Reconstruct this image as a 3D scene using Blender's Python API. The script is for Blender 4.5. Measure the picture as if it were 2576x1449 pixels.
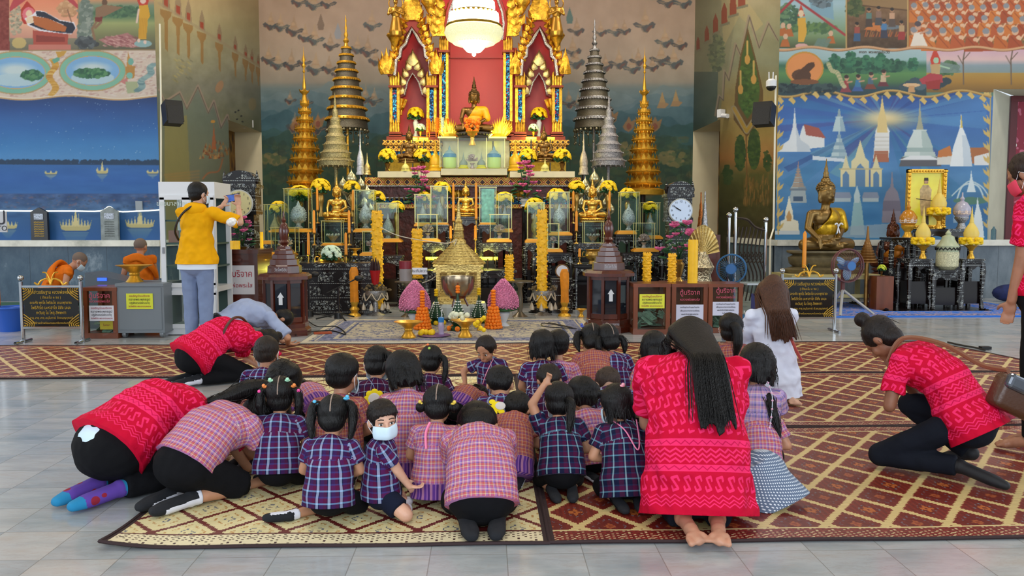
import bpy,bmesh,math,random
import numpy as np
from mathutils import Vector,Matrix,Euler
R=math.radians
PI=math.pi
rnd=random.Random(7)
for o in list(bpy.data.objects):bpy.data.objects.remove(o)
SC=bpy.context.scene
COL=SC.collection
FPX=2120.0
CAM_H=1.28
PITCH=math.atan(164/FPX)
YAW=math.atan(66/FPX)
cam=bpy.data.cameras.new('camera')
cam.sensor_width=36;cam.lens=FPX/2576*36
cam.clip_start=0.05;cam.clip_end=200
camo=bpy.data.objects.new('camera',cam);COL.objects.link(camo)
camo.location=(0,0,CAM_H)
camo.rotation_euler=Euler((PI/2-PITCH,0,-YAW),'XYZ')
SC.camera=camo
CR=camo.rotation_euler.to_matrix()
CRI=CR.inverted()
def P(px,py,Y):
 "world point at depth Y (m along the hall) seen at a photo pixel"
 d=CR@Vector(((px-1288)/FPX,(724.5-py)/FPX,-1))
 t=Y/d.y
 return Vector((d.x*t,Y,CAM_H+d.z*t))
def G(px,py,z=0.0):
 "world point on the level z"
 d=CR@Vector(((px-1288)/FPX,(724.5-py)/FPX,-1))
 t=(z-CAM_H)/d.z
 return Vector((d.x*t,d.y*t,z))
def K(Y):return Y/FPX
def proj(x,y,z):
 x=np.asarray(x,float);y=np.asarray(y,float);z=np.asarray(z,float)-CAM_H
 m=np.array(CRI)
 a=m[0][0]*x+m[0][1]*y+m[0][2]*z
 b=m[1][0]*x+m[1][1]*y+m[1][2]*z
 c=m[2][0]*x+m[2][1]*y+m[2][2]*z
 return 1288+FPX*a/-c,724.5-FPX*b/-c
SC.view_settings.view_transform='Standard'
SC.view_settings.look='None'
SC.view_settings.gamma=1
SC.view_settings.use_curve_mapping=False
SC.view_settings.exposure=0.46
W=bpy.data.worlds.new('daylight');SC.world=W;W.use_nodes=True
bg=W.node_tree.nodes['Background']
bg.inputs[0].default_value=(0.80,0.90,1.0,1);bg.inputs[1].default_value=0.72
def lamp(name,kind,loc,energy,color=(1,1,1),rot=(0,0,0),size=1.0,sizey=None,parent=None):
 l=bpy.data.lights.new(name,kind);l.energy=energy;l.color=color
 if kind=='AREA':
  l.size=size
  if sizey:l.shape='RECTANGLE';l.size_y=sizey
 elif kind in('POINT','SPOT'):l.shadow_soft_size=size
 o=bpy.data.objects.new(name,l);COL.objects.link(o)
 o.location=loc;o.rotation_euler=rot
 if parent:o.parent=parent
 return o
lamp('doorway_daylight','AREA',(0,-3.5,3.2),350,(0.84,0.92,1.0),(R(78),0,0),9,3.6)
lamp('side_doorway_daylight','AREA',(-11.5,4.5,3.0),190,(0.86,0.93,1.0),(0,R(-80),0),4,8)
lamp('side_doorway_daylight','AREA',(11.5,5.5,3.0),190,(0.86,0.93,1.0),(0,R(80),0),4,8)
for x,y,e in((-4,8.5,70),(4,8.5,70),(0,3,50),(-8.5,11,90),(9,11,90),(-3.6,14.5,170),(3.6,14.5,170)):
 lamp('added_overhead_fill','AREA',(x,y,7.6),e,(1,0.93,0.82),(R(25 if y>14 else 0),0,0),1.2)  # added overhead fills without fixtures; the far pair brightens the back mural
def lin(c):
 c=c/255.0
 return c/12.92 if c<=0.04045 else((c+0.055)/1.055)**2.4
def C3(c):
 if isinstance(c,str):c=tuple(int(c[i:i+2],16)for i in(0,2,4))
 return(lin(c[0]),lin(c[1]),lin(c[2]),1)
class NT:
 "tiny node-tree helper"
 def __init__(s,name):
  s.m=bpy.data.materials.new(name);s.m.use_nodes=True
  s.t=s.m.node_tree;s.n=s.t.nodes;s.b=s.n['Principled BSDF'];s.out=s.n['Material Output']
 def lk(s,a,b):s.t.links.new(a,b)
 def sv(s,sock,v):
  if hasattr(v,'is_output'):s.lk(v,sock)
  elif v is not None:sock.default_value=v
 def N(s,typ,**kw):
  n=s.n.new(typ)
  for k,v in kw.items():setattr(n,k,v)
  return n
 def math(s,op,a,b=None,c=None):
  n=s.N('ShaderNodeMath',operation=op)
  s.sv(n.inputs[0],a)
  if b is not None:s.sv(n.inputs[1],b)
  if c is not None:s.sv(n.inputs[2],c)
  return n.outputs[0]
 def mix(s,f,a,b,mode='MIX'):
  n=s.N('ShaderNodeMix',data_type='RGBA',blend_type=mode)
  s.sv(n.inputs[0],f);s.sv(n.inputs[6],a);s.sv(n.inputs[7],b)
  return n.outputs[2]
 def coord(s,kind='Object'):
  return s.N('ShaderNodeTexCoord').outputs[kind]
 def mapping(s,v,scale=(1,1,1),rot=(0,0,0),loc=(0,0,0)):
  n=s.N('ShaderNodeMapping');s.lk(v,n.inputs[0])
  n.inputs['Scale'].default_value=scale;n.inputs['Rotation'].default_value=rot;n.inputs['Location'].default_value=loc
  return n.outputs[0]
 def noise(s,v,scale,detail=3,rough=0.55,out=0):
  n=s.N('ShaderNodeTexNoise');s.lk(v,n.inputs['Vector'])
  n.inputs['Scale'].default_value=scale;n.inputs['Detail'].default_value=detail;n.inputs['Roughness'].default_value=rough
  return n.outputs[out]
 def vor(s,v,scale,feature='F1',out=0):
  n=s.N('ShaderNodeTexVoronoi',feature=feature);s.lk(v,n.inputs['Vector']);n.inputs['Scale'].default_value=scale
  return n.outputs[out]
 def sep(s,v):
  n=s.N('ShaderNodeSeparateXYZ');s.lk(v,n.inputs[0]);return n.outputs
 def comb(s,x,y,z=0.0):
  n=s.N('ShaderNodeCombineXYZ')
  for i,v in enumerate((x,y,z)):s.sv(n.inputs[i],v)
  return n.outputs[0]
 def ramp(s,f,stops,interp='LINEAR'):
  n=s.N('ShaderNodeValToRGB');s.lk(f,n.inputs[0]);r=n.color_ramp;r.interpolation=interp
  while len(r.elements)<len(stops):r.elements.new(0.5)
  for e,(p,c)in zip(r.elements,stops):
   e.position=p;e.color=C3(c)if not(isinstance(c,tuple)and len(c)==4)else c
  return n.outputs[0]
 def bump(s,h,strength=0.3,dist=0.01):
  n=s.N('ShaderNodeBump');s.lk(h,n.inputs['Height']);n.inputs['Strength'].default_value=strength;n.inputs['Distance'].default_value=dist
  s.lk(n.outputs[0],s.b.inputs['Normal'])
 def set(s,col=None,rough=None,metal=None,**kw):
  if col is not None:
   if isinstance(col,(str,))or(isinstance(col,tuple)and len(col)==3):col=C3(col)
   s.sv(s.b.inputs['Base Color'],col)
  s.sv(s.b.inputs['Roughness'],rough);s.sv(s.b.inputs['Metallic'],metal)
  for k,v in kw.items():s.sv(s.b.inputs[k],v)
  return s
MC={}
def M(name,col,rough=0.5,metal=0.0,var=None,bump=None,emit=None,coat=0,scale=(1,1,1)):
 "cached plain material: var=(noise scale, amount), bump=(noise scale, strength)"
 key=name
 if key in MC:return MC[key]
 t=NT(name);v=t.mapping(t.coord(),scale)
 c=C3(col)
 if var:
  f=t.noise(v,var[0]);d=tuple(max(0,x*(1-var[1]))for x in c[:3])+(1,);l=tuple(min(1,x*(1+var[1]))for x in c[:3])+(1,)
  c=t.ramp(f,[(0.3,d),(0.7,l)])
 t.set(c,rough,metal)
 if coat:t.b.inputs['Coat Weight'].default_value=coat
 if bump:t.bump(t.noise(v,bump[0]),bump[1])
 if emit:
  t.b.inputs['Emission Color'].default_value=C3(emit[0]);t.b.inputs['Emission Strength'].default_value=emit[1]
 MC[key]=t.m
 return t.m
def glass_mat(name,tint='f4fbf8',refl=0.10):
 if name in MC:return MC[name]
 t=NT(name)
 tr=t.N('ShaderNodeBsdfTransparent');tr.inputs[0].default_value=C3(tint)
 gl=t.N('ShaderNodeBsdfGlossy');gl.inputs['Roughness'].default_value=0.02
 lw=t.N('ShaderNodeFresnel');lw.inputs[0].default_value=1.45
 f=t.math('MULTIPLY',lw.outputs[0],refl*3.5)
 mx=t.N('ShaderNodeMixShader');t.lk(f,mx.inputs[0]);t.lk(tr.outputs[0],mx.inputs[1]);t.lk(gl.outputs[0],mx.inputs[2])
 t.lk(mx.outputs[0],t.out.inputs[0]);MC[name]=t.m
 return t.m
def tag(o,label=None,cat=None,group=None,kind=None):
 if label:o['label']=label
 if cat:o['category']=cat
 if group:o['group']=group
 if kind:o['kind']=kind
 return o
def empty(name,loc,label,cat,group=None,rz=0.0):
 o=bpy.data.objects.new(name,None);COL.objects.link(o)
 o.location=loc;o.rotation_euler=(0,0,rz);o.empty_display_size=0.1
 return tag(o,label,cat,group)
def link(name,me,parent=None,m=None):
 o=bpy.data.objects.new(name,me);COL.objects.link(o)
 if m is not None:
  me.materials.clear()
  for k in(m if isinstance(m,(list,tuple))else[m]):me.materials.append(k)
 if parent is not None:o.parent=parent
 return o
def copy_tree(o,parent=None,loc=None,rz=None,label=None,scale=None):
 c=o.copy();COL.objects.link(c);c.parent=parent
 if loc is not None:c.location=loc
 if rz is not None:c.rotation_euler=(0,0,rz)
 if scale is not None:c.scale=scale if isinstance(scale,tuple)else(scale,)*3
 if label:c['label']=label
 for ch in list(o.children):copy_tree(ch,c)
 return c
class MB:
 "mesh builder"
 def __init__(s):s.v=[];s.f=[];s.mi=[];s.cur=0
 def add(s,vs,fs):
  b=len(s.v);s.v.extend([tuple(v)for v in vs]);s.f.extend([tuple(i+b for i in f)for f in fs]);s.mi.extend([s.cur]*len(fs));return s
 def box(s,c,d,rz=0.0,taper=1.0,rot=None):
  x,y,z=d[0]/2,d[1]/2,d[2]/2;vs=[]
  for sz in(-1,1):
   t=1 if sz<0 else taper
   for sx,sy in((-1,-1),(1,-1),(1,1),(-1,1)):vs.append(Vector((sx*x*t,sy*y*t,sz*z)))
  m=rot if rot is not None else Matrix.Rotation(rz,3,'Z')
  vs=[m@v+Vector(c)for v in vs]
  return s.add(vs,[(3,2,1,0),(4,5,6,7),(0,1,5,4),(1,2,6,5),(2,3,7,6),(3,0,4,7)])
 def box2(s,a,b):
  return s.box([(a[i]+b[i])/2 for i in range(3)],[abs(b[i]-a[i])for i in range(3)])
 def lathe(s,prof,c=(0,0,0),n=16,sx=1,sy=1,phase=0.0,mod=None,rot=None):
  "profile [(r,z)...] bottom to top; mod(angle,i) scales r"
  vs=[];fs=[];L=len(prof)
  for i,(r,z)in enumerate(prof):
   for k in range(n):
    a=phase+2*PI*k/n;q=r*(mod(a,i)if mod else 1)
    v=Vector((q*math.cos(a)*sx,q*math.sin(a)*sy,z))
    if rot is not None:v=rot@v
    vs.append(v+Vector(c))
  for i in range(L-1):
   for k in range(n):
    k2=(k+1)%n;fs.append((i*n+k,i*n+k2,(i+1)*n+k2,(i+1)*n+k))
  fs.append(tuple(range(n-1,-1,-1)));fs.append(tuple((L-1)*n+k for k in range(n)))
  return s.add(vs,fs)
 def cyl(s,c,r,h,n=16,r2=None):return s.lathe([(r,0),(r if r2 is None else r2,h)],c,n)
 def sph(s,c,r,n=10,m=7,rot=None):
  rr=r if isinstance(r,(tuple,list,Vector))else(r,r,r);vs=[];fs=[]
  def tr(v):
   v=Vector((v[0]*rr[0],v[1]*rr[1],v[2]*rr[2]))
   if rot is not None:v=rot@v
   return v+Vector(c)
  vs.append(tr((0,0,-1)))
  for i in range(1,m):
   t=-PI/2+PI*i/m
   for k in range(n):vs.append(tr((math.cos(t)*math.cos(2*PI*k/n),math.cos(t)*math.sin(2*PI*k/n),math.sin(t))))
  vs.append(tr((0,0,1)))
  for k in range(n):fs.append((0,1+(k+1)%n,1+k))
  for i in range(m-2):
   for k in range(n):
    a=1+i*n;fs.append((a+k,a+(k+1)%n,a+n+(k+1)%n,a+n+k))
  a=1+(m-2)*n
  for k in range(n):fs.append((a+k,a+(k+1)%n,len(vs)-1))
  return s.add(vs,fs)
 def tube(s,pts,r,n=6,closed=False):
  pts=[Vector(p)for p in pts];rs=r if isinstance(r,(list,tuple))else[r]*len(pts);vs=[];fs=[]
  up=Vector((0,0,1));prev=None;L=len(pts)
  for i,p in enumerate(pts):
   if closed:d=pts[(i+1)%L]-pts[i-1]
   else:d=(pts[min(i+1,L-1)]-pts[max(i-1,0)])
   d=d.normalized()if d.length>1e-9 else Vector((0,0,1))
   if prev is None:
    a=d.cross(up)
    if a.length<1e-3:a=d.cross(Vector((1,0,0)))
   else:
    a=prev-d*prev.dot(d)
    if a.length<1e-6:a=d.orthogonal()
   a.normalize();prev=a;b=d.cross(a)
   for k in range(n):
    t=2*PI*k/n;vs.append(p+(a*math.cos(t)+b*math.sin(t))*rs[i])
  for i in range(L if closed else L-1):
   j=(i+1)%L
   for k in range(n):
    k2=(k+1)%n;fs.append((i*n+k,i*n+k2,j*n+k2,j*n+k))
  if not closed:fs.append(tuple(range(n-1,-1,-1)));fs.append(tuple((L-1)*n+k for k in range(n)))
  return s.add(vs,fs)
 def prism(s,poly,y0,y1,mat=None):
  "poly in local (x,z), extruded along y"
  n=len(poly);vs=[Vector((p[0],y0,p[1]))for p in poly]+[Vector((p[0],y1,p[1]))for p in poly]
  if mat is not None:vs=[mat@v for v in vs]
  fs=[tuple(range(n)),tuple(range(2*n-1,n-1,-1))]+[(i,i+n,(i+1)%n+n,(i+1)%n)for i in range(n)]
  return s.add(vs,fs)
 def mesh(s,name,smooth=False):
  me=bpy.data.meshes.new(name);me.from_pydata(s.v,[],s.f)
  if any(s.mi):me.polygons.foreach_set('material_index',s.mi)
  if smooth:
   me.polygons.foreach_set('use_smooth',[True]*len(s.f))
   if smooth!='all':me.set_sharp_from_angle(angle=R(40))
  me.update();return me
 def build(s,name,m,parent=None,smooth=True,loc=None):
  o=link(name,s.mesh(name,smooth),parent,m)
  if loc is not None:o.location=loc
  return o
def bez(pts,n=6):
 "catmull-rom through points"
 P_=[Vector(p)for p in pts];out=[]
 for i in range(len(P_)-1):
  a=P_[max(i-1,0)];b=P_[i];c=P_[i+1];d=P_[min(i+2,len(P_)-1)]
  for k in range(n):
   t=k/n;out.append(0.5*((2*b)+(c-a)*t+(2*a-5*b+4*c-d)*t*t+(3*b-3*c+d-a)*t**3))
 out.append(P_[-1]);return out
BK=bpy.data.scenes.new('bake');BVL=BK.view_layers[0]
def baked(me,mods):
 o=bpy.data.objects.new('tmp',me);BK.collection.objects.link(o)
 for typ,kw in mods:
  md=o.modifiers.new(typ,typ)
  for k,v in kw.items():setattr(md,k,v)
 BVL.update();dg=BVL.depsgraph
 r=bpy.data.meshes.new_from_object(o.evaluated_get(dg),depsgraph=dg)
 bpy.data.objects.remove(o);return r
def skin(mb,voxel,smooth=4,fac=0.6):
 me=mb.mesh('src',False)
 mods=[('REMESH',dict(mode='VOXEL',voxel_size=voxel,use_smooth_shade=True))]
 if smooth:mods.append(('SMOOTH',dict(factor=fac,iterations=smooth)))
 r=baked(me,mods);bpy.data.meshes.remove(me)
 r.polygons.foreach_set('use_smooth',[True]*len(r.polygons));return r
TXC={}
def text_mesh(body,size,ext=0.0,align='CENTER',bold=0.0):
 k=(body,size,ext,align)
 if k in TXC:return TXC[k]
 cu=bpy.data.curves.new('t','FONT');cu.body=body;cu.size=size;cu.extrude=ext;cu.offset=bold
 cu.align_x=align;cu.align_y='CENTER';cu.resolution_u=3
 o=bpy.data.objects.new('t',cu);BK.collection.objects.link(o);BVL.update()
 me=bpy.data.meshes.new_from_object(o.evaluated_get(BVL.depsgraph));bpy.data.objects.remove(o);TXC[k]=me
 return me
def text(name,body,size,loc,m,parent=None,ext=0.0008,rx=PI/2,rz=0.0,align='CENTER',bold=0.0,fit=None):
 me=text_mesh(body,size,ext,align,bold).copy()
 o=link(name,me,parent,m)
 if fit:
  xs=[v.co.x for v in me.vertices];w_=max(xs)-min(xs)
  if w_>fit:o.scale=(fit/w_,max(fit/w_,.75)if fit/w_>.5 else fit/w_*1.3,1)
 o.location=loc;o.rotation_euler=(rx,0,rz);return o
# ================================================================= THE ROOM
YN,YB=14.0,20.0
XL,XR=P(405,560,YN).x,P(1950,560,YN).x
XBL,XBR=P(663,560,YB).x,P(1740,560,YB).x
LEDGE=P(200,604,YN).z
TOP=8.0
class Canvas:
 "mural painting in paint colours on a fine grid of wall points"
 def __init__(s,x0,y0,x1,y1,step):
  s.x0,s.y0,s.st=x0,y0,step
  s.w=int((x1-x0)/step)+1;s.h=int((y1-y0)/step)+1
  s.a=np.zeros((s.h,s.w,3));s.X,s.Y=np.meshgrid(x0+np.arange(s.w)*step,y0+np.arange(s.h)*step)
 def win(s,xa,ya,xb,yb):
  i0=max(0,int((ya-s.y0)/s.st)-1);i1=min(s.h,int((yb-s.y0)/s.st)+3)
  j0=max(0,int((xa-s.x0)/s.st)-1);j1=min(s.w,int((xb-s.x0)/s.st)+3)
  return slice(i0,i1),slice(j0,j1)
 def put(s,w,mask,col,al=1.0):
  if mask.size==0:return
  c=np.array(col if not isinstance(col,str)else[int(col[i:i+2],16)for i in(0,2,4)],float)
  m=(mask*al)[...,None];s.a[w]=s.a[w]*(1-m)+c*m
 def grad(s,x0,y0,x1,y1,stops):
  w=s.win(x0,y0,x1,y1);Y=s.Y[w];X=s.X[w]
  c=np.stack([np.interp(Y,[p for p,_ in stops],[int(q[i:i+2],16)for _,q in stops])for i in(0,2,4)],-1)
  m=((X>=x0)&(X<=x1)&(Y>=y0)&(Y<=y1))[...,None]
  s.a[w]=np.where(m,c,s.a[w])
 def poly(s,pts,col,al=1.0):
  xs=[p[0]for p in pts];ys=[p[1]for p in pts];w=s.win(min(xs),min(ys),max(xs),max(ys));X=s.X[w];Y=s.Y[w]
  if X.size==0:return
  m=np.zeros(X.shape,bool);n=len(pts)
  for i in range(n):
   x1,y1=pts[i];x2,y2=pts[(i+1)%n]
   if y1==y2:continue
   m^=((Y<y1)!=(Y<y2))&(X<(x2-x1)*(Y-y1)/(y2-y1)+x1)
  s.put(w,m.astype(float),col,al)
 def ell(s,cx,cy,rx,ry,col,al=1.0,rot=0.0,soft=0.0):
  r=max(rx,ry);w=s.win(cx-r,cy-r,cx+r,cy+r);X=s.X[w]-cx;Y=s.Y[w]-cy
  c,q=math.cos(rot),math.sin(rot);d=np.sqrt(((X*c+Y*q)/rx)**2+((-X*q+Y*c)/ry)**2)
  m=np.clip((1-d)/soft,0,1)if soft else(d<1).astype(float);s.put(w,m,col,al)
 def line(s,pts,wd,col,al=1.0):
  for(x1,y1),(x2,y2)in zip(pts,pts[1:]):
   w=s.win(min(x1,x2)-wd,min(y1,y2)-wd,max(x1,x2)+wd,max(y1,y2)+wd);X=s.X[w];Y=s.Y[w]
   if X.size==0:continue
   dx,dy=x2-x1,y2-y1;L=dx*dx+dy*dy or 1e-6
   t=np.clip(((X-x1)*dx+(Y-y1)*dy)/L,0,1);d=np.hypot(X-x1-t*dx,Y-y1-t*dy)
   s.put(w,np.clip((wd/2+0.5*s.st-d)/s.st,0,1),col,al)
 def noise(s,x0,y0,x1,y1,scale,amt,seed=0,sx=1.0,oct=4,tint=(1,1,1)):
  w=s.win(x0,y0,x1,y1);X=s.X[w];Y=s.Y[w];g=np.random.RandomState(seed);f=np.zeros(X.shape);a=1.0;tot=0
  for o in range(oct):
   T=g.rand(64,64);u=X/(scale*sx)*2**o;v=Y/scale*2**o
   iu=np.floor(u).astype(int);iv=np.floor(v).astype(int);fu=u-iu;fv=v-iv
   fu=fu*fu*(3-2*fu);fv=fv*fv*(3-2*fv)
   A=T[iv%64,iu%64];B=T[iv%64,(iu+1)%64];Cc=T[(iv+1)%64,iu%64];D=T[(iv+1)%64,(iu+1)%64]
   f+=a*((A*(1-fu)+B*fu)*(1-fv)+(Cc*(1-fu)+D*fu)*fv);tot+=a;a*=0.5
  f=(f/tot-0.5)*2*amt;m=((X>=x0)&(X<=x1)&(Y>=y0)&(Y<=y1))
  s.a[w]+=np.where(m[...,None],f[...,None]*np.array(tint),0)
 def foliage(s,cx,cy,rx,ry,cols,n,r,seed=0,al=0.9):
  g=random.Random(seed)
  for i in range(n):
   a=g.random()*2*PI;q=math.sqrt(g.random());s.ell(cx+math.cos(a)*q*rx,cy+math.sin(a)*q*ry,r*(0.6+g.random()),r*(0.5+g.random()*0.6),g.choice(cols),al)
 def mound(s,pts,base,col,al=1.0):s.poly([(pts[0][0],base)]+pts+[(pts[-1][0],base)],col,al)
def mural_mat(name,rough=0.55,gain=1.0):
 t=NT(name);a=t.N('ShaderNodeVertexColor');a.layer_name='paint'
 v=t.coord();f=t.noise(v,3.0,4)
 c=t.mix(0.12,a.outputs[0],t.ramp(f,[(0.3,'b0b0b0'),(0.7,'ffffff')]),'MULTIPLY')
 if gain!=1:c=t.mix(1.0,c,(gain,gain,gain,1),'MULTIPLY')
 t.set(c,rough);t.bump(t.noise(v,40,2),0.08);return t.m
def wall_grid(name,canvas,p00,pu,pv,du,dv,m,kind='structure'):
 "grid at p00 + u*pu + v*pv; each vertex takes the paint of its own spot"
 nu=int(pu.length/du)+1;nv=int(pv.length/dv)+1
 U,V=np.meshgrid(np.linspace(0,1,nu),np.linspace(0,1,nv))
 co=np.array(p00)[None,None]+U[...,None]*np.array(pu)+V[...,None]*np.array(pv)
 px,py=proj(co[...,0],co[...,1],co[...,2])
 j=np.clip((px-canvas.x0)/canvas.st,0,canvas.w-1.001);i=np.clip((py-canvas.y0)/canvas.st,0,canvas.h-1.001)
 j0=j.astype(int);i0=i.astype(int);fj=(j-j0)[...,None];fi=(i-i0)[...,None];a=canvas.a
 col=(a[i0,j0]*(1-fj)+a[i0,j0+1]*fj)*(1-fi)+(a[i0+1,j0]*(1-fj)+a[i0+1,j0+1]*fj)*fi
 c=np.clip(col,0,255)/255;c=np.where(c<=0.04045,c/12.92,((c+0.055)/1.055)**2.4)
 n=nu*nv;idx=np.arange(n).reshape(nv,nu)
 q=np.stack([idx[:-1,:-1],idx[:-1,1:],idx[1:,1:],idx[1:,:-1]],-1).reshape(-1,4)
 me=bpy.data.meshes.new(name);me.vertices.add(n);me.vertices.foreach_set('co',co.reshape(-1))
 me.loops.add(len(q)*4);me.loops.foreach_set('vertex_index',q.reshape(-1).astype(np.int32))
 me.polygons.add(len(q));me.polygons.foreach_set('loop_start',(np.arange(len(q))*4).astype(np.int32))
 me.update(calc_edges=True)
 ca=me.color_attributes.new('paint','FLOAT_COLOR','POINT')
 ca.data.foreach_set('color',np.concatenate([c.reshape(-1,3),np.ones((n,1))],1).reshape(-1))
 me.materials.append(m);o=bpy.data.objects.new(name,me);COL.objects.link(o);o['kind']=kind
 return o
def marble_floor():
 t=NT('marble_floor');v=t.coord();s=t.sep(v);T=0.2965
 u=t.math('DIVIDE',t.math('SUBTRACT',s[0],0.079),T);y0=G(100,1408.7).y
 w=t.math('DIVIDE',t.math('SUBTRACT',s[1],y0),T)
 cell=t.comb(t.math('FLOOR',u),t.math('FLOOR',w))
 wn=t.N('ShaderNodeTexWhiteNoise');t.lk(cell,wn.inputs[0])
 off=t.N('ShaderNodeVectorMath',operation='MULTIPLY_ADD');t.lk(wn.outputs[1],off.inputs[0]);off.inputs[1].default_value=(9,9,9);t.lk(v,off.inputs[2])
 vs=t.mapping(off.outputs[0],(1,3.2,1),(0,0,R(12)))
 n1=t.noise(vs,2.2,5,0.6);n2=t.noise(vs,5,6,0.7)
 c=t.ramp(n1,[(.3,'8f969a'),(.45,'a6aaac'),(.55,'b6b8ba'),(.68,'b0a8a0'),(.8,'c6c8ca')])
 vein=t.ramp(t.math('ABSOLUTE',t.math('SUBTRACT',n2,0.5)),[(0.0,(1,1,1,1)),(0.03,(0,0,0,1))])
 c=t.mix(t.math('MULTIPLY',vein,0.3),c,C3('9b8878'))
 c=t.mix(0.4,c,t.ramp(wn.outputs[0],[(0,'8c9498'),(0.35,'a0a6a8'),(0.7,'b2aea8'),(1,'b2b8bf')],'CONSTANT'))
 def edge(x):
  f=t.math('FRACT',x);return t.math('MINIMUM',f,t.math('SUBTRACT',1.0,f))
 e=t.math('MINIMUM',edge(u),edge(w));g=t.math('LESS_THAN',e,0.0065)
 c=t.mix(t.math('MULTIPLY',g,0.6),c,C3('6b675f'))
 t.set(c,t.math('MULTIPLY_ADD',n1,0.12,0.10));t.b.inputs['Specular IOR Level'].default_value=0.5
 return t.m
fl=MB().box2((-13,-6,-0.1),(14,21.5,0)).build('floor',marble_floor(),smooth=False);fl['kind']='structure'
ce=MB().box2((-13,-6,TOP),(14,21.5,TOP+0.1)).build('ceiling',M('ceiling_paint','d8cdb8',0.8),smooth=False);ce['kind']='structure'
def paint_left():
 c=Canvas(-10,-60,420,640,1.35)
 c.grad(-10,240,420,640,[(245,'1c3c74'),(270,'1f4c90'),(320,'2a68b0'),(365,'3c83c4'),(402,'4a8cc8'),(412,'2f6ab0'),(450,'2b66b4'),(486,'2f6cb4'),(488,'3a5a90'),(528,'3f6796'),(545,'2f639c'),(600,'2462a8')])
 c.noise(-10,245,420,400,60,12,3,4);c.noise(-10,412,420,486,14,9,4,6)
 g=random.Random(3)
 for i in range(60):c.ell(g.uniform(0,400),g.uniform(255,385),0.9,0.9,'cfe0ee',0.7)
 for i in range(240):c.ell(g.uniform(-5,405),408+g.uniform(-3,2),5,3+g.random()*3,'173a5c',0.9)
 c.line([(-10,412),(410,414)],3,'173a5c')
 c.noise(-10,488,420,530,12,34,5,2);
 for i in range(160):c.ell(g.uniform(-5,405),g.uniform(492,526),g.uniform(2,7),g.uniform(1,3),g.choice(['2f4866','6a6a88','3b5d80','785f72']),0.5)
 c.noise(-10,530,420,552,8,14,8,3)
 def boat(x,y,w,h,kind):
  gold='c9bd83';lt='e2d49a'
  c.poly([(x-w/2,y-h*.45),(x-w*.42,y-h*.1),(x+w*.42,y-h*.1),(x+w/2,y-h*.45),(x+w*.44,y+h*.1),(x+w*.3,y+h*.2),(x-w*.3,y+h*.2),(x-w*.44,y+h*.1)],gold)
  for k in range(int(w/9)):
   xx=x-w*.38+k*w*.76/max(1,int(w/9)-1);hh=h*(0.35+0.55*math.exp(-((xx-x)/(w*.15))**2)*(kind>0))
   c.poly([(xx-3.4,y-h*.05),(xx,y-hh-h*.1),(xx+3.4,y-h*.05)],lt,0.9)
  c.poly([(x-5*h/30,y-h*.1),(x,y-h*(1.05 if kind else .5)),(x+5*h/30,y-h*.1)],lt)
  for k in range(9):c.line([(x-w*.4+k*2,y+h*.3+k*h*.08),(x+w*.4-k*2,y+h*.3+k*h*.08)],1.6,lt,0.45-k*.04)
  c.line([(x-w*.42,y+h*.22),(x+w*.42,y+h*.22)],2,'24508a',.8)
 boat(128,436,34,16,0);boat(257,432,32,26,1);boat(384,434,32,16,0)
 boat(190,572,82,44,1);boat(352,566,76,36,1);boat(20,570,50,30,0)
 pts=[(x,246+5*math.sin(x/38))for x in range(-10,421,6)]
 c.poly([(-10,125)]+[(420,125)]+pts[::-1],'d8c4b4')
 g=random.Random(9)
 for i in range(900):c.ell(g.uniform(-5,405),g.uniform(130,243),4.5,1.8,g.choice(['c09a90','e3d3c6','c8aaa0','ded2cc','b88c84']),0.55,g.uniform(-.4,.1))
 c.line(pts,3.5,'c8a070');c.line([(x,y-3)for x,y in pts],2,'ece2cc')
 for(cx,cy,rx,ry)in((40,183,88,52),(233,178,82,49)):
  c.ell(cx,cy,rx+3,ry+3,'b89a6a');c.ell(cx,cy,rx,ry,'7fb8a0');c.ell(cx,cy,rx-13,ry-11,'c2a878')
  w=c.win(cx-rx,cy-ry,cx+rx,cy+ry)
  c.ell(cx,cy,rx-15,ry-13,'7fb0dc');c.ell(cx,cy-6,rx-28,ry-30,'d8e0d8',.8,0,.6)
  c.ell(cx,cy+18,rx-28,16,'b8d0d8',.9)
  c.foliage(cx+(-2 if cx>100 else 40),cy+6,42 if cx>100 else 24,11,['2f6a48','437a50','5c9060','285a44'],170,5,int(cx))
 for i in range(60):
  c.ell(132+8*math.sin(i/6),150+i*1.5,9,3,g.choice(['cf9c3e','dcb460','b9822e']),.8)
 c.poly([(130,150),(150,142),(150,152),(136,160)],'66a890');c.poly([(140,130),(168,128),(160,140),(146,146)],'c99a40')
 c.poly([(322,130),(334,170),(326,178),(318,172)],'c49048');c.ell(329,155,7,9,'74b0a0');c.poly([(316,168),(340,166),(338,196),(318,200)],'b9863e');c.ell(326,190,8,8,'80b8a8');c.poly([(300,205),(320,196),(322,215)],'c87c78');c.poly([(315,205),(345,205),(350,232),(320,235)],'a8b088')
 for i in range(50):c.ell(345+i*.9+6*math.sin(i/4),228-i*1.35,9,4.5,g.choice(['7f9ea0','94b0ac','66888c']),.75)
 c.grad(-10,-60,420,127,[(-60,'a07468'),(0,'c88a6c'),(60,'b0a080'),(127,'6c6a58')])
 c.poly([(-10,-60),(22,-60),(24,127),(-10,127)],'84362c');c.noise(-10,-60,23,127,6,26,11)
 c.grad(24,-60,196,96,[(-60,'d86a50'),(20,'e8946e'),(60,'eab090'),(96,'c8907c')])
 c.foliage(40,50,14,40,['a89c84','c0b094','8f8a74'],90,4,31);c.foliage(170,22,22,20,['c8986c','b88860','dcae84'],70,5,32);c.line([(180,56),(170,25)],3,'8a6048')
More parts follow.
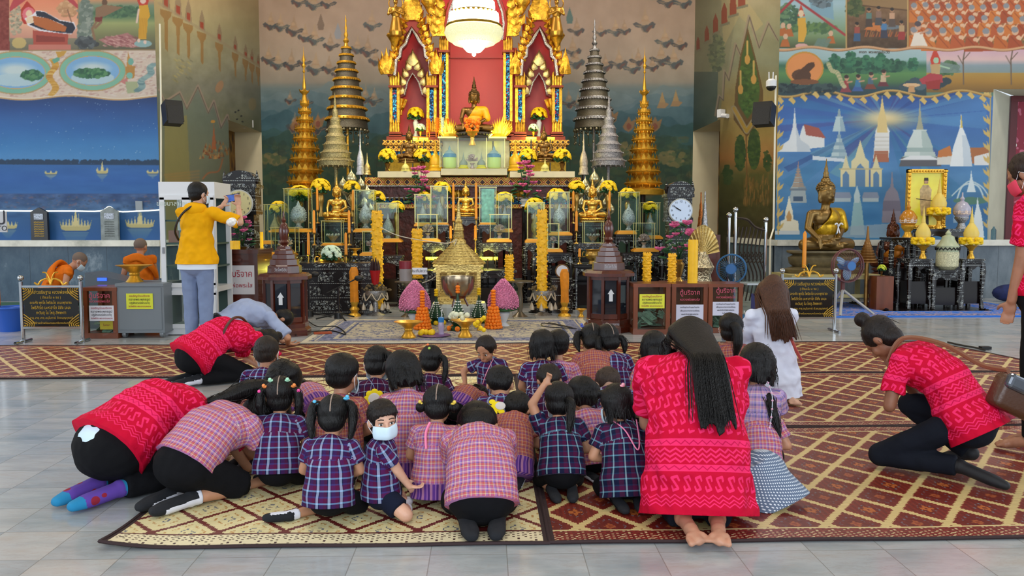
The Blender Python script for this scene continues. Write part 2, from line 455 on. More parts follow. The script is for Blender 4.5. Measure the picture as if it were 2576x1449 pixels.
 c.poly([(60,-60),(130,-60),(202,18),(198,24),(120,-40),(24,30),(24,20)],'b84048')
 c.poly([(54,48),(52,25),(68,2),(88,25),(92,48),(76,62),(60,60)],'b82c1c');c.ell(72,36,16,18,'e0707c');c.ell(73,34,8,9,'eac8a8')
 c.poly([(62,46),(80,38),(92,27),(110,28),(150,50),(186,56),(192,70),(180,86),(150,84),(100,78),(70,64)],'e8e4ec')
 c.poly([(90,28),(112,30),(150,52),(184,58),(190,70),(182,84),(150,82),(104,74),(74,62),(86,56),(150,70),(160,62),(120,46),(92,40)],'1c2236')
 c.poly([(82,40),(120,46),(152,60),(168,68),(164,80),(120,76),(86,62)],'b8642c');c.poly([(66,44),(82,40),(84,58),(66,58)],'eacfae')
 c.poly([(82,76),(172,86),(170,112),(84,112)],'b04c3c');c.poly([(90,88),(164,94),(164,106),(90,106)],'8c3428');c.poly([(72,112),(178,112),(178,127),(72,127)],'c87868')
 c.ell(48,108,18,14,'d4b870',.8);c.grad(196,-60,400,127,[(-60,'7c9478'),(0,'d0946c'),(14,'7c9074'),(40,'5c7c58'),(58,'a0a86c'),(90,'7c7c54'),(127,'5c5a48')])
 c.foliage(215,60,16,62,['7e8a80','98a094','68766c'],200,6,33);c.foliage(300,30,60,12,['4c7050','5c8058','3c6048'],160,6,34);c.foliage(218,108,24,14,['4a5054','626a6c','383c40'],60,7,35)
 c.ell(263,6,7,9,'6a4a34');c.poly([(240,20),(262,12),(282,14),(310,18),(262,42),(240,44)],'8e6c50');c.poly([(238,44),(258,42),(256,56),(240,56)],'7c2c28');c.line([(242,56),(232,72),(238,98)],6,'8e6c50');c.line([(254,56),(240,70)],6,'8e6c50')
 c.ell(360,0,14,18,'c83828');c.ell(360,0,8,10,'e8c8b8');c.poly([(350,14),(372,12),(378,40),(372,50),(368,98),(348,98),(350,50)],'dba428');c.line([(349,24),(344,56)],5,'e8c8b8')
 for k in range(6):c.line([(352+k*3.4,46),(350+k*3.6,96)],1,'b07a18',.8)
 c.poly([(247,100),(322,82),(352,110),(362,118),(330,120),(270,112)],'b07874')
 for i in range(120):c.ell(g.uniform(262,345),g.uniform(90,118),5,1.6,g.choice(['8c4c50','d8a8a0','a06468']),.6,.3)
 c.ell(360,110,22,9,'8fb0b0');c.ell(349,102,4,5,'e8c8b8');c.ell(365,106,4,5,'e8c8b8')
 c.line([(395,-60),(397,127)],4,'dcd2c0');c.line([(24,127),(396,125)],2.5,'9c7c54');c.line([(196,-60),(197,60)],2,'a08058')
 return c
ml=mural_mat('left_mural_paint',gain=.74)
wl=wall_grid('wall_left',paint_left(),Vector((P(-60,400,YN).x,YN,LEDGE)),Vector((XL-P(-60,400,YN).x,0,0)),Vector((0,0,5.05-LEDGE)),K(YN)*1.35,K(YN)*1.35,ml)
def paint_back():
 c=Canvas(650,-30,1760,520,1.5)
 c.grad(650,-30,1760,520,[(-30,'a58b76'),(60,'a8907c'),(150,'a69583'),(205,'948b7c'),(222,'6d7c7c'),(260,'52707a'),(300,'3c6472'),(330,'2c5450'),(380,'2c4c3a'),(430,'3a4a34'),(520,'343e2c')])
 c.noise(650,-30,1760,215,120,12,21,.5);c.noise(650,-30,1760,215,26,5,22)
 g=random.Random(5)
 for k,(y,col)in enumerate(((228,'6c8084'),(250,'56727c'),(275,'436672'),(298,'2f5864'),(322,'28504e'),(350,'24463a'),(385,'2c4a34'))):
  ph=g.random()*9;pts=[(x,y+13*math.sin(x/47+ph)+8*math.sin(x/19+ph*2)+3*math.sin(x/7+ph))for x in range(650,1765,5)]
  c.poly(pts+[(1765,520),(650,520)],col,0.75)
 c.noise(650,228,1760,520,30,16,23);
 for i in range(900):
  y=g.uniform(345,510);c.ell(g.uniform(660,1750),y,g.uniform(5,17),g.uniform(4,10),g.choice(['20402c','2c5034','44583a','5a6038','243a2a','5c5236','1c3428']),.35)
 for i in range(60):
  x=g.uniform(665,1745);y=g.uniform(350,470);c.line([(x,y),(x+g.uniform(-3,3),y+30)],1.4,'1c2a1c',.6)
 for(x,y,r)in((1570,375,34),(1690,400,40),(690,400,30),(850,380,26)):
  c.foliage(x,y,r,r*.45,['6e6a40','50603c','80754a'],60,6,x)
 def apsara(x,y,s=1.0,f=1,cols=('3a3f42','6a3f34','a98c68')):
  q=lambda pts:[(x+f*a*s,y+b*s)for a,b in pts]
  c.poly(q([(-26,-2),(-18,-8),(-8,0),(4,2),(20,-6),(30,-2),(22,6),(10,8),(4,18),(-6,20),(-14,10),(-22,8)]),cols[0],.85)
  c.poly(q([(-20,0),(-10,4),(-2,14),(-8,18),(-16,8)]),cols[1],.8);c.poly(q([(0,4),(16,0),(26,0),(12,6)]),cols[2],.5)
  c.line(q([(-16,8),(-8,20),(2,18),(8,8)]),1.6,'b89a74',.7)
  c.poly(q([(-8,0),(-10,-16),(-4,-26),(0,-44),(3,-26),(8,-14),(6,0)]),cols[2],.55);c.ell(x-f*3*s,y-17*s,5*s,5*s,'b89878',.7);c.line(q([(-14,-4),(-8,-10),(6,-10),(12,-2)]),2,'a8805c',.6)
 L=[(752,4,.8),(790,10,.9),(825,8,.8),(682,62,.8),(706,66,.8),(740,76,.9),(768,92,.8),(792,98,.9),(832,114,.8),(676,148,.8),(700,160,.9),(734,162,.9),(765,156,.7),(795,172,1),(828,172,.8),(848,186,.6),(900,122,.8),(926,128,.9),(946,152,.8),(936,62,.9),(1450,76,.8),(1510,80,.7),(1548,78,.8),(1570,76,.7),(1622,62,1.05),(1672,104,.9),(1710,112,.8),(1440,128,.9),(1446,156,1.0),(1522,166,.8),(1556,158,.9),(1590,170,.9),(1605,152,.8),(1662,148,1),(1694,156,1),(1640,168,.7),(1678,4,.9),(1718,6,.9),(730,252,.6),(772,258,.6),(742,318,.9),(800,322,.9),(920,246,.8),(942,252,.8),(1430,258,.8),(1454,262,.7)]
 for k,(x,y,s)in enumerate(L):
  apsara(x,y,s,1 if x<1200 else-1,[('3c4044','6c4036','a98c68'),('404c50','5a3c38','b09470'),('36383c','744438','9c8060')][k%3])
 for(x,y)in((1666,258),(1700,254)):c.poly([(x-8,y),(x,y-28),(x+8,y)],'b48a50',.8);c.poly([(x-14,y+14),(x-8,y),(x+8,y),(x+18,y+4),(x+8,y+14)],'a87c4c',.8)
 for(x,y)in((1582,318),(1648,318),(1538,300),(745,318),(800,312)):
  c.poly([(x-16,y),(x-6,y-14),(x,y-26),(x+6,y-12),(x+18,y-20),(x+12,y+4),(x,y+14),(x-12,y+8)],'a8703c',.75);c.ell(x,y,6,8,'7c3828',.7)
 for(x,y,col)in((1433,46,'3f6a68'),(850,84,'8a93a0'),(807,62,'6c5848')):
  c.poly([(x,y-28),(x+9,y),(x+6,y+14),(x-6,y+14),(x-9,y)],col,.8)
 return c
mbk=mural_mat('back_mural_paint')
wb=wall_grid('wall_back',paint_back(),Vector((XBL,YB,0)),Vector((XBR-XBL,0,0)),Vector((0,0,7.0)),K(YB)*1.5,K(YB)*1.6,mbk)
def paint_sideL():
 c=Canvas(395,-40,675,480,1.4)
 c.grad(395,-40,675,480,[(-40,'a58c66'),(60,'9c9470'),(150,'8c8c74'),(220,'76786c'),(300,'6e7058'),(400,'86784e'),(480,'6c5c38')])
 c.noise(395,-40,675,480,40,12,41);c.noise(395,120,675,330,14,10,42)
 zz=[(400,226),(414,256),(452,232),(470,272),(498,216),(524,282),(538,254),(556,320),(572,290),(582,330)]
 c.poly(zz+[(590,480),(395,480),(395,226)],'5f6f6a',.65);c.poly([(414,300),(470,290),(480,480),(414,480)],'8c8248',.6)
 c.line(zz,6,'8e7f74');c.line([(x,y+3)for x,y in zz],1.6,'4c4640')
 for i in range(5):c.line([(414+i*4,440+i*6),(500,430+i*8)],5,'a0784c',.4)
 g=random.Random(8)
 for k,x in enumerate((418,448,474,508,552,592,618,634,650)):
  y=22+(x-418)*.62;s=1-(x-418)/420
  c.poly([(x-16*s,y),(x+14*s,y+8),(x+12*s,y+20),(x+5*s,y+28),(x+4*s,y+100*s+8),(x-3*s,y+100*s),(x-5*s,y+26),(x-15*s,y+14)],'876638',.85)
  c.poly([(x-10*s,y-4),(x-8*s,y-40*s),(x,y-70*s),(x+8*s,y-36*s),(x+10*s,y+4)],'7c6a54',.8);c.poly([(x-5*s,y-6),(x-5*s,y-30*s),(x+5*s,y-26*s),(x+5*s,y)],'8c2c1c',.8)
 c.line([(400,8),(660,170)],7,'8f8368',.7)
 for i in range(30):c.ell(g.uniform(432,482),g.uniform(150,205),6,2,g.choice(['8c8458','a89c68','5c6050']),.5,.6)
 for i in range(90):
  a=g.random()*PI;r=g.random();c.poly([(x0:=540+math.cos(a)*42*r,y0:=400-math.sin(a)*40*r),(x0+3,y0-10),(x0+6,y0)],g.choice(['a0703c','b8905c','7c4028','8a8060']),.7)
 c.poly([(532,375),(538,310),(544,375)],'a85c38',.8);c.ell(536,306,6,4,'b88840')
 c.line(bez2([(510,450),(525,435),(550,430),(560,400)]),4,'9c6444',.8)
 c.ell(552,218,9,16,'a07858',.8,.4);c.ell(635,262,10,16,'8a7850',.6)
 for(x,y)in((592,282),(600,278),(607,292),(596,300),(610,306)):c.ell(x,y,2.4,2.4,'2c2c2c')
 return c
def bez2(p):return[(v.x,v.y)for v in bez([(a,b,0)for a,b in p],5)]
def paint_sideR():
 c=Canvas(1730,-40,1965,620,1.4)
 c.grad(1730,-40,1965,620,[(-40,'98886a'),(60,'8a8a6c'),(160,'7c8068'),(250,'8c7c4c'),(330,'94804a'),(400,'9a6c3c'),(440,'54542c'),(520,'44401f'),(620,'3c3420')])
 c.poly([(1735,-40),(1800,-40),(1850,40),(1845,80),(1808,300),(1735,330)],'74765e',.7);c.poly([(1736,180),(1806,180),(1804,320),(1736,330)],'3c504c',.8)
 c.noise(1730,-40,1965,620,36,13,51);c.poly([(1812,-40),(1850,-40),(1920,60),(1900,80),(1860,40),(1820,120)],'a8986c',.5)
 zz=[(1800,290),(1808,240),(1818,250),(1822,178),(1832,200),(1850,110),(1862,138),(1884,40),(1908,118),(1932,56),(1956,100)]
 c.line(zz,6,'8e8270');c.line([(x+2,y+3)for x,y in zz],1.5,'4a443c')
 for k in range(6):
  x=1756+k*22;y=128-k*22;s=.7+k*.13
  c.poly([(x-7*s,y),(x-6*s,y-34*s),(x,y-52*s),(x+6*s,y-36*s),(x+7*s,y-4)],'7c3020',.85);c.poly([(x-10*s,y+6),(x-10*s,y),(x+12*s,y-8),(x+12*s,y-1)],'70705c')
 c.foliage(1803,135,18,48,['5a6852','6c7858','4a5848'],140,5,61)
 c.poly([(1881,70),(1902,150),(1920,230),(1917,300),(1878,345),(1845,300),(1850,220),(1862,140)],'5e4a2c');c.poly([(1881,85),(1898,150),(1912,225),(1908,260),(1880,300),(1856,260),(1858,210),(1866,140)],'40582c')
 c.foliage(1882,215,24,70,['3c5c2c','4c6c34','2c4824'],160,4,62);c.line([(1846,272),(1878,330),(1917,272)],13,'8a8474');c.line([(1846,272),(1878,330),(1917,272)],8,'9c8038')
 for(x,y)in((1880,150),(1896,200),(1863,225)):c.line([(x,y-46),(x,y)],5,'b89c5c');c.ell(x,y,7,12,'b8904c')
 c.ell(1862,385,14,46,'34492a');c.ell(1897,375,16,52,'34492a');c.foliage(1862,385,12,44,['2c4424','42582c'],60,4,63);c.foliage(1897,375,14,48,['2c4424','42582c'],60,4,64)
 c.line([(1877,340),(1879,480)],3,'6c4c2c');c.foliage(1930,405,8,26,['2c4424','3c4c28'],50,4,65);c.foliage(1830,440,10,24,['2c4424','3c4c28'],60,4,66)
 g=random.Random(4)
 for i in range(120):
  x=g.uniform(1870,1940);y=g.uniform(455,520);c.line([(x,y),(x+1,y-g.uniform(8,24))],2,g.choice(['7c5c30','946c3c','5c4824']),.6)
 c.noise(1810,500,1960,620,12,12,52);return c
YD=YB-3.0
def side_wall(nm,X,XB_,sgn,paint,px_split,ly,door_nm):
 m=mural_mat(nm+'_paint',0.5);d0=YB-0.02
 y0=YN;a=R(0)
 for it in range(4000):
  yy=YN+it*0.002
  xx=X+(XB_-X)*(yy-YN)/(YB-YN)
  if(proj(xx,yy,2.0)[0]-px_split)*sgn<=0:y0=yy;break
 x0=X+(XB_-X)*(y0-YN)/(YB-YN)
 lz=P(663 if sgn<0 else 1740,ly,YB).z
 cv=paint()
 wall_grid(nm,cv,Vector((X,YN,0)),Vector((x0-X,y0-YN,0)),Vector((0,0,7.0)),0.016,0.011,m)
 wall_grid(nm,cv,Vector((x0,y0,lz)),Vector((XB_-x0,YB-y0,0)),Vector((0,0,7.0-lz)),0.016,0.011,m)
 o_=sgn*0.62;cream=M('cream_plaster','d9cfae',0.7,var=(2,0.06))
 b=MB()
 b.add([(XB_,YB,0),(XB_+o_,YB,0),(XB_+o_,YB,lz),(XB_,YB,lz)],[(0,1,2,3)])
 b.add([(x0,y0,lz),(XB_,YB,lz),(XB_+o_,YB,lz),(x0+o_,y0,lz)],[(0,1,2,3)])
 b.add([(x0,y0,0),(x0+o_,y0,0),(x0+o_,y0,lz),(x0,y0,lz)],[(0,1,2,3)])
 b.build('trim_doorway',cream,smooth=False)['kind']='structure'
 t=NT('gilt_carved_door');v=t.coord()
 c_=t.ramp(t.vor(t.mapping(v,(1,1,.6)),5),[(0.1,'2a1408'),(.35,'7a4c14'),(.6,'a07828'),(.8,'3c1a08')]);t.set(c_,.45,.3);t.bump(t.noise(v,12),.4)
 dd=Vector((XB_-x0,YB-y0,0));n_=Vector((sgn,0,0))
 MB().add([Vector((x0+o_,y0,0)),Vector((XB_+o_,YB,0)),Vector((XB_+o_,YB,lz)),Vector((x0+o_,y0,lz))],[(0,1,2,3)]).build(door_nm,t.m,smooth=False)['kind']='structure'
 return lz
side_wall('wall_left_side',XL,XBL,-1,paint_sideL,579,333,'door_1')
side_wall('wall_right_side',XR,XBR,1,paint_sideR,1809,331,'door_2')
def paint_right():
 c=Canvas(1945,-60,2600,605,1.35);g=random.Random(12)
 c.grad(1945,215,2500,605,[(215,'28488c'),(300,'3c6cb0'),(400,'4c84bc'),(480,'4884b4'),(540,'3474ac'),(605,'3c80b0')])
 for i in range(36):
  a=g.uniform(0,2*PI);r1=g.uniform(140,330);w=g.uniform(.03,.12)
  c.poly([(2225+20*math.cos(a),300+14*math.sin(a)),(2225+r1*math.cos(a-w),300+r1*.75*math.sin(a-w)),(2225+r1*math.cos(a+w),300+r1*.75*math.sin(a+w))],g.choice(['1c3478','2c58a4','5c98c4','7cb0b8','4a3c80','2c7aa8','88b8a8']),.38)
 c.ell(2225,300,120,34,'dcc888',.8,0,.9);c.ell(2225,296,60,22,'f0d8a0',.8,0,.8)
 c.noise(1945,225,2500,600,70,26,71,2.2,3,(.5,.8,1));c.noise(1945,380,2500,600,26,16,72,3,3)
 def chedi(x,base,h,w,col='dfe6ea',sh='b8c6d2',tip='e0cf98',tiers=4):
  y=base
  for k in range(tiers):
   ww=w*(1-k*.13);hh=h*.07;c.poly([(x-ww/2,y),(x+ww/2,y),(x+ww*.47,y-hh),(x-ww*.47,y-hh)],col if k%2 else sh);c.poly([(x,y),(x+ww/2,y),(x+ww*.47,y-hh),(x,y-hh)],sh,.5);y-=hh
  b=w*.36;y1=y-h*.28
  c.poly([(x-b,y),(x+b,y),(x+b*.8,y-h*.12),(x+b*.45,y1),(x-b*.45,y1),(x-b*.8,y-h*.12)],col);c.poly([(x+b*.2,y),(x+b,y),(x+b*.8,y-h*.12),(x+b*.45,y1),(x+b*.1,y1)],sh,.7)
  c.poly([(x-b*.3,y1),(x+b*.3,y1),(x+b*.12,y1-h*.16),(x,base-h),(x-b*.12,y1-h*.16)],tip)
  c.line([(x-b*.5,y1),(x+b*.5,y1)],3,col)
 c.poly([(2020,315),(2074,345),(2074,370),(2000,378)],'e6e8e8');c.poly([(2022,312),(2060,322),(2078,348),(2028,340)],'a8584a')
 c.poly([(1958,382),(1962,368),(1985,352),(1994,320),(1999,272),(2004,320),(2014,352),(2035,366),(2040,382)],'e4e8ea');c.poly([(2000,275),(2004,320),(2014,352),(2035,366),(2040,382),(2005,382)],'b8c4d0',.6)
 chedi(2111,402,128,46,'bcd0d4','8ca8b8','94a8b0',8);c.poly([(2044,392),(2130,400),(2130,408),(2044,402)],'d8e0e8')
 c.poly([(2196,408),(2202,330),(2208,318),(2232,318),(2238,330),(2236,408)],'e6e4e0');c.poly([(2206,334),(2208,300),(2214,278),(2219,240),(2225,278),(2230,300),(2233,334)],'e2c888');c.poly([(2196,408),(2200,380),(2234,380),(2236,408)],'b06848')
 for k in range(5):c.line([(2198,345+k*10),(2236,345+k*10)],1.4,'b0a898',.7)
 chedi(2314,404,156,92,'d2dcd8','a4b8b4','a8a890',3);c.poly([(2262,418),(2268,396),(2362,396),(2368,418)],'5c5a60');c.poly([(2262,402),(2290,392),(2340,392),(2366,402)],'e8eaec')
 c.poly([(2358,412),(2360,380),(2390,366),(2400,412)],'c87838');c.poly([(2440,372),(2486,370),(2488,412),(2446,412)],'b06c3c');c.poly([(2358,396),(2400,392),(2400,414),(2358,414)],'dcd8d0');c.poly([(2450,394),(2488,384),(2488,416),(2450,416)],'e4e4e4')
 c.poly([(2390,418),(2398,370),(2408,340),(2414,322),(2418,282),(2422,322),(2430,340),(2440,370),(2446,418)],'eaeef0');c.poly([(2416,322),(2418,282),(2422,322)],'dcc068');c.poly([(2420,340),(2430,340),(2440,370),(2446,418),(2424,418)],'b8c8d8',.6)
 for(x,w,h)in((2164,44,118),(2128,28,80),(2204,28,80)):
  b=470;c.poly([(x-w/2,b),(x-w/2,b-h*.55),(x-w*.3,b-h*.62),(x,b-h),(x+w*.3,b-h*.62),(x+w/2,b-h*.55),(x+w/2,b)],'e2d6a8');c.poly([(x-w*.28,b),(x-w*.28,b-h*.38),(x,b-h*.5),(x+w*.28,b-h*.38),(x+w*.28,b)],'6088b0')
 c.line([(2112,425),(2220,425)],3,'c8b888')
 chedi(2008,480,82,44,'aab0ac','6f7c88','b08878',2)
 for k in range(8):c.poly([(2008-15+k*1.4,470-k*6),(2008+15-k*1.4,470-k*6),(2008+13-k*1.4,466-k*6),(2008-13+k*1.4,466-k*6)],'a8907c')
 c.poly([(1985,510),(1990,480),(2026,480),(2030,510)],'a4b0b4');c.poly([(1996,506),(1996,494),(2020,494),(2020,506)],'3c5470')
 c.poly([(1962,580),(1964,556),(1974,552),(1976,530),(1980,515),(1985,490),(1990,515),(1994,530),(1996,552),(2008,556),(2010,580)],'eae4cc');c.poly([(1978,545),(1985,528),(1992,545),(1990,556),(1980,556)],'c89858');c.poly([(1950,580),(2012,580),(2012,590),(1950,590)],'ccd4d8')
 c.poly([(2138,592),(2146,520),(2150,490),(2156,466),(2162,490),(2168,520),(2176,592)],'9cc4cc');c.poly([(2148,492),(2156,466),(2164,492),(2162,510),(2150,510)],'c8dce0')
 for(x,w)in((2118,50),(2190,44)):c.poly([(x-w/2,498),(x-w*.4,484),(x+w*.4,484),(x+w/2,498)],'8c98b0');c.poly([(x-w*.45,508),(x-w*.45,498),(x+w*.45,498),(x+w*.45,508)],'b4c4cc')
 c.poly([(2218,560),(2222,505),(2230,482),(2240,470),(2244,425),(2248,470),(2258,482),(2264,505),(2268,560)],'8c8494');c.poly([(2222,505),(2264,505),(2268,530),(2220,530)],'6c6478',.7)
 c.poly([(2080,596),(2090,575),(2130,570),(2240,562),(2270,600)],'a8b8c8',.7)
 c.line(bez2([(2408,500),(2420,470),(2440,462),(2462,470),(2476,500)]),4,'c8d8dc');c.line(bez2([(2395,492),(2425,464),(2443,456),(2470,470),(2486,492)]),3,'c8d8dc');c.poly([(2432,484),(2440,452),(2443,428),(2447,452),(2455,484)],'dce8ec');c.ell(2442,505,44,9,'54805c',.8)
 c.poly([(2444,598),(2448,560),(2452,535),(2456,520),(2459,494),(2463,520),(2468,535),(2472,560),(2476,598)],'e4ecee');c.poly([(2400,520),(2418,520),(2420,560),(2398,560)],'c8d0d4',.6)
 def scroll(x,y,s,f=1):
  for k in range(5):
   a=k*.9;c.line([(x+f*k*3*s,y+math.sin(a)*4*s),(x+f*(k*3+5)*s,y-8*s+math.sin(a)*4*s)],2.6*s,'d8bc78')
 wv=[(x,236+8*math.sin(x/28))for x in range(1952,2496,6)]
 c.poly([(1945,120)]+[(2600,120)]+[(2600,226)]+wv[::-1],'5c7c6c')
 for(x,yy,xx,y2)in((1952,232,1958,590),(2492,228,2486,590)):
  c.line([(x,yy),(xx,y2)],3,'c8a860')
  for k in range(11):
   y=yy+10+k*33;f=1 if x<2200 else-1
   c.poly([(x+f*3,y+10),(x+f*16,y),(x+f*20,y-12),(x+f*9,y-4),(x+f*10,y-16),(x+f*2,y-2)],'d4b468');
 c.grad(1945,122,2330,240,[(122,'a8c0c4'),(150,'9cb8b8'),(165,'3c6c54'),(185,'5c8c50'),(205,'4c7448'),(222,'2c4850'),(240,'284048')]);c.grad(2330,122,2600,232,[(122,'d0a8b8'),(150,'dcb8b4'),(165,'8c9ca4'),(180,'7c8c84'),(184,'b08c40'),(205,'a87c30'),(232,'7c5c28')])
 c.foliage(2180,165,100,16,['2c5c44','3c7050','1f4a3a'],240,8,81);c.foliage(2380,172,32,14,['3c5c3c','54744c'],90,7,82)
 c.poly([(2340,150),(2420,166),(2576,160),(2600,184),(2330,184)],'8a9aa0',.6)
 for(x,y,s)in((2100,155,18),(2140,150,20),(2180,158,16),(2214,154,18),(2296,162,16)):c.foliage(x,y,s*.6,s,['2f6a50','3f7c58','245642'],50,5,x)
 c.line(wv,6,'caa45c');c.line([(x,y+2)for x,y in wv],2,'8a6430')
 for k in range(18):x=1962+k*30;y=236+8*math.sin(x/28);c.poly([(x,y),(x+10,y+12),(x+4,y+20),(x-4,y+12),(x-10,y+8)],'d4b468')
 for k in range(5):c.foliage(1965+k*30,222,16,10,['24383c','3c5050','182c34'],30,6,90+k)
 c.ell(2024,172,48,42,'c89038');c.ell(2024,172,44,38,'e09050');c.ell(2016,190,24,16,'5c3a22');c.poly([(2000,190),(2020,170),(2034,158),(2048,156),(2050,166),(2036,180),(2040,200),(2000,204)],'54341e');c.ell(2024,206,36,7,'7c4c2c')
 def kneeler(x,y,s,top,bot):
  c.poly([(x-16*s,y),(x-8*s,y-16*s),(x+8*s,y-12*s),(x+16*s,y)],bot);c.poly([(x-8*s,y-12*s),(x-6*s,y-30*s),(x+6*s,y-32*s),(x+8*s,y-12*s)],top);c.ell(x+2*s,y-37*s,6*s,7*s,'c89878');c.ell(x+1*s,y-41*s,6*s,5*s,'3c2c28');c.line([(x+4*s,y-26*s),(x+16*s,y-28*s)],4*s,'c89878')
 for k,(x,y)in enumerate(((2128,232),(2158,230),(2190,224),(2222,218))):kneeler(x,y,.95,['9c3c3c','3c78a0','4c6878','c8b090'][k],['8c4048','3c5c98','7c4030','6c3038'][k])
 for k in range(26):c.ell(2084+k*1.6,160+k*2.1+6*math.sin(k/3),6,5,'c8b890' if k%2 else '9ca878',.9)
 for k in range(9):c.ell(2276+k*13,218-(k%3)*7,14,9,g.choice(['3c5058','50646c','2c3c44']))
 c.poly([(2340,150),(2352,118),(2366,150),(2364,168),(2344,168)],'c8402c');c.ell(2355,152,7,8,'a8c8a8');c.poly([(2340,162),(2366,160),(2364,186),(2344,188)],'c0a070');c.poly([(2312,200),(2340,184),(2370,188),(2372,208),(2320,212)],'b03c44');c.poly([(2328,206),(2366,200),(2364,224),(2332,224)],'9c2c28');c.line([(2366,166),(2388,172)],4,'a8c8a8');c.ell(2293,214,22,5,'dcb488');c.poly([(2286,216),(2300,216),(2302,232),(2284,232)],'c89868')
 for x in(2424,2544):c.line([(x,212),(x-1,150),(x+3,128)],3,'6c5848');c.line([(x,150),(x+16,132)],2,'6c5848');c.line([(x,165),(x-14,140)],2,'6c5848')
 c.grad(1945,-60,2130,122,[(-60,'88a8b8'),(10,'a8c4cc'),(60,'8ca890'),(90,'7c9468'),(122,'4c5438')]);c.foliage(1985,40,24,30,['4c6c50','6c8c64','3c5c48'],160,5,83);c.foliage(2040,70,60,14,['4c6c48','64844c'],120,5,84)
 c.poly([(2030,-60),(2090,-60),(2098,50),(2040,30)],'84a8b8');c.foliage(2066,4,26,12,['5c6a70','74848c','4c565c'],60,6,85)
 c.line([(1956,38),(1998,-4),(2060,40),(2126,88)],6,'a83c40');c.poly([(2006,40),(2015,10),(2025,40)],'c83c28');c.ell(2015,34,7,9,'eacca8');c.poly([(2006,46),(2026,44),(2030,80),(2022,106),(2008,106),(2008,80)],'dca83c');c.ell(2017,116,16,7,'d8a8a0')
 for(x,y)in((1970,90),(1985,92),(1976,118),(2090,110)):c.ell(x,y-26,6,7,'d8b090');c.poly([(x-8,y-18),(x+6,y-20),(x+12,y),(x-14,y)],'b86830')
 for k in range(12):c.ell(2052+k*3,116-(k%4)*5,6,5,'6c8478',.8);
 c.grad(2130,-60,2284,122,[(-60,'7c5838'),(10,'8c6a48'),(60,'6c5038'),(122,'4c3824')]);c.noise(2130,-60,2284,122,10,18,73)
 c.foliage(2152,20,22,20,['4c5c34','3c4c2c','64683c'],120,5,86);c.poly([(2170,-60),(2284,-60),(2284,26),(2170,14)],'94744c');c.line([(2170,14),(2284,26)],3,'5c4028')
 c.poly([(2174,74),(2198,56),(2218,66),(2216,80)],'c8783c');c.ell(2240,68,26,6,'6c7880');
 for k in range(26):c.line([(2176+k*4,92),(2180+k*4,76+(k%3)*5)],2.5,g.choice(['5c3424','a86c3c','b85c2c']))
 for k,(x,y,t_,b_)in enumerate(((2156,96,'a04c40','3c5c80'),(2186,60,'5c8078','4c3c34'),(2224,88,'4c7ca8','3c3c4c'),(2268,92,'b89870','9c3430'),(2244,60,'c89c7c','5c4c44'),(2210,56,'8c6c5c','4c4c50'))):c.ell(x,y-34,5,6,'a87c5c');c.ell(x,y-37,5,4,'2c2420');c.poly([(x-7,y-28),(x+7,y-28),(x+7,y-12),(x-7,y-12)],t_);c.poly([(x-8,y-12),(x+8,y-12),(x+9,y+8),(x-9,y+8)],b_)
 c.grad(2284,-60,2600,122,[(-60,'a0603c'),(40,'a8643c'),(122,'7c6440')])
 for i in range(260):c.ell(g.uniform(2288,2598),g.uniform(100,122),4,2.4,g.choice(['c89c50','5c5c38','a8844c','8c4c2c']),.7)
 rows=[(-38,9),(-8,10),(20,10),(52,9),(86,8)]
 for r_,(yy,n)in enumerate(rows):
  for k in range(n):
   x=2300+k*290/n+(r_%2)*16;y=yy+26+g.uniform(-4,4);s=.9+r_*.09
   c.poly([(x-16*s,y+12*s),(x-12*s,y-16*s),(x+8*s,y-19*s),(x+14*s,y),(x+22*s,y+12*s)],g.choice(['c06428','b8582a','cc7430','a84c24']));c.line([(x-8*s,y-14*s),(x+10*s,y+6*s)],1.6,'7c3418',.8);c.ell(x+7*s,y-12*s,5*s,4*s,'e0b490');c.ell(x,y-25*s,7*s,8.5*s,'d8ac8c');c.ell(x-1,y-28*s,7*s,6*s,'8c8c90');c.line([(x+10*s,y-8*s),(x+17*s,y-18*s)],3.4*s,'e0b490')
 c.poly([(2290,116),(2300,84),(2318,80),(2334,116)],'e8dccc');c.ell(2310,66,8,10,'c8987c');c.ell(2309,60,8,7,'54484c');c.line([(2316,84),(2334,76)],5,'c8987c')
 for x in(2129,2284):c.line([(x,-60),(x,122)],3.5,'c8a468');c.line([(x+2,-60),(x+2,122)],1,'6c4c28')
 w2=[(x,122+4*math.sin(x/22))for x in range(1945,2606,6)];c.line(w2,6,'d4a478');c.line([(x,y+3)for x,y in w2],1.6,'8c5c34');c.line([(1954,-60),(1952,232)],3,'d4b47c')
 return c
mr=mural_mat('right_mural_paint',gain=.80)
XRE=P(2492,400,YN).x
cvR=paint_right();zdoor=P(2520,224,YN).z
wall_grid('wall_right',cvR,Vector((XR,YN,LEDGE)),Vector((XRE-XR,0,0)),Vector((0,0,5.05-LEDGE)),K(YN)*1.35,K(YN)*1.35,mr)
wall_grid('wall_right',cvR,Vector((XRE,YN,zdoor)),Vector((P(2640,100,YN).x-XRE,0,0)),Vector((0,0,5.05-zdoor)),K(YN)*1.5,K(YN)*1.5,mr)
cream=M('cream_plaster','d9cfae',0.7)
YJ=YN+0.75;XJ=P(2545,400,YJ).x
MB().add([(XRE,YN,0),(XJ-.08,YJ,0),(XJ-.08,YJ,zdoor),(XRE,YN,zdoor)],[(0,1,2,3)]).add([(XRE,YN,zdoor),(XJ,YJ,zdoor),(XJ+2,YJ,zdoor),(XJ+2,YN,zdoor)],[(0,1,2,3)]).build('trim_door_jamb',M('pale_grey_plaster','b9b7a2',0.7,var=(2,.08)),smooth=False)['kind']='structure'
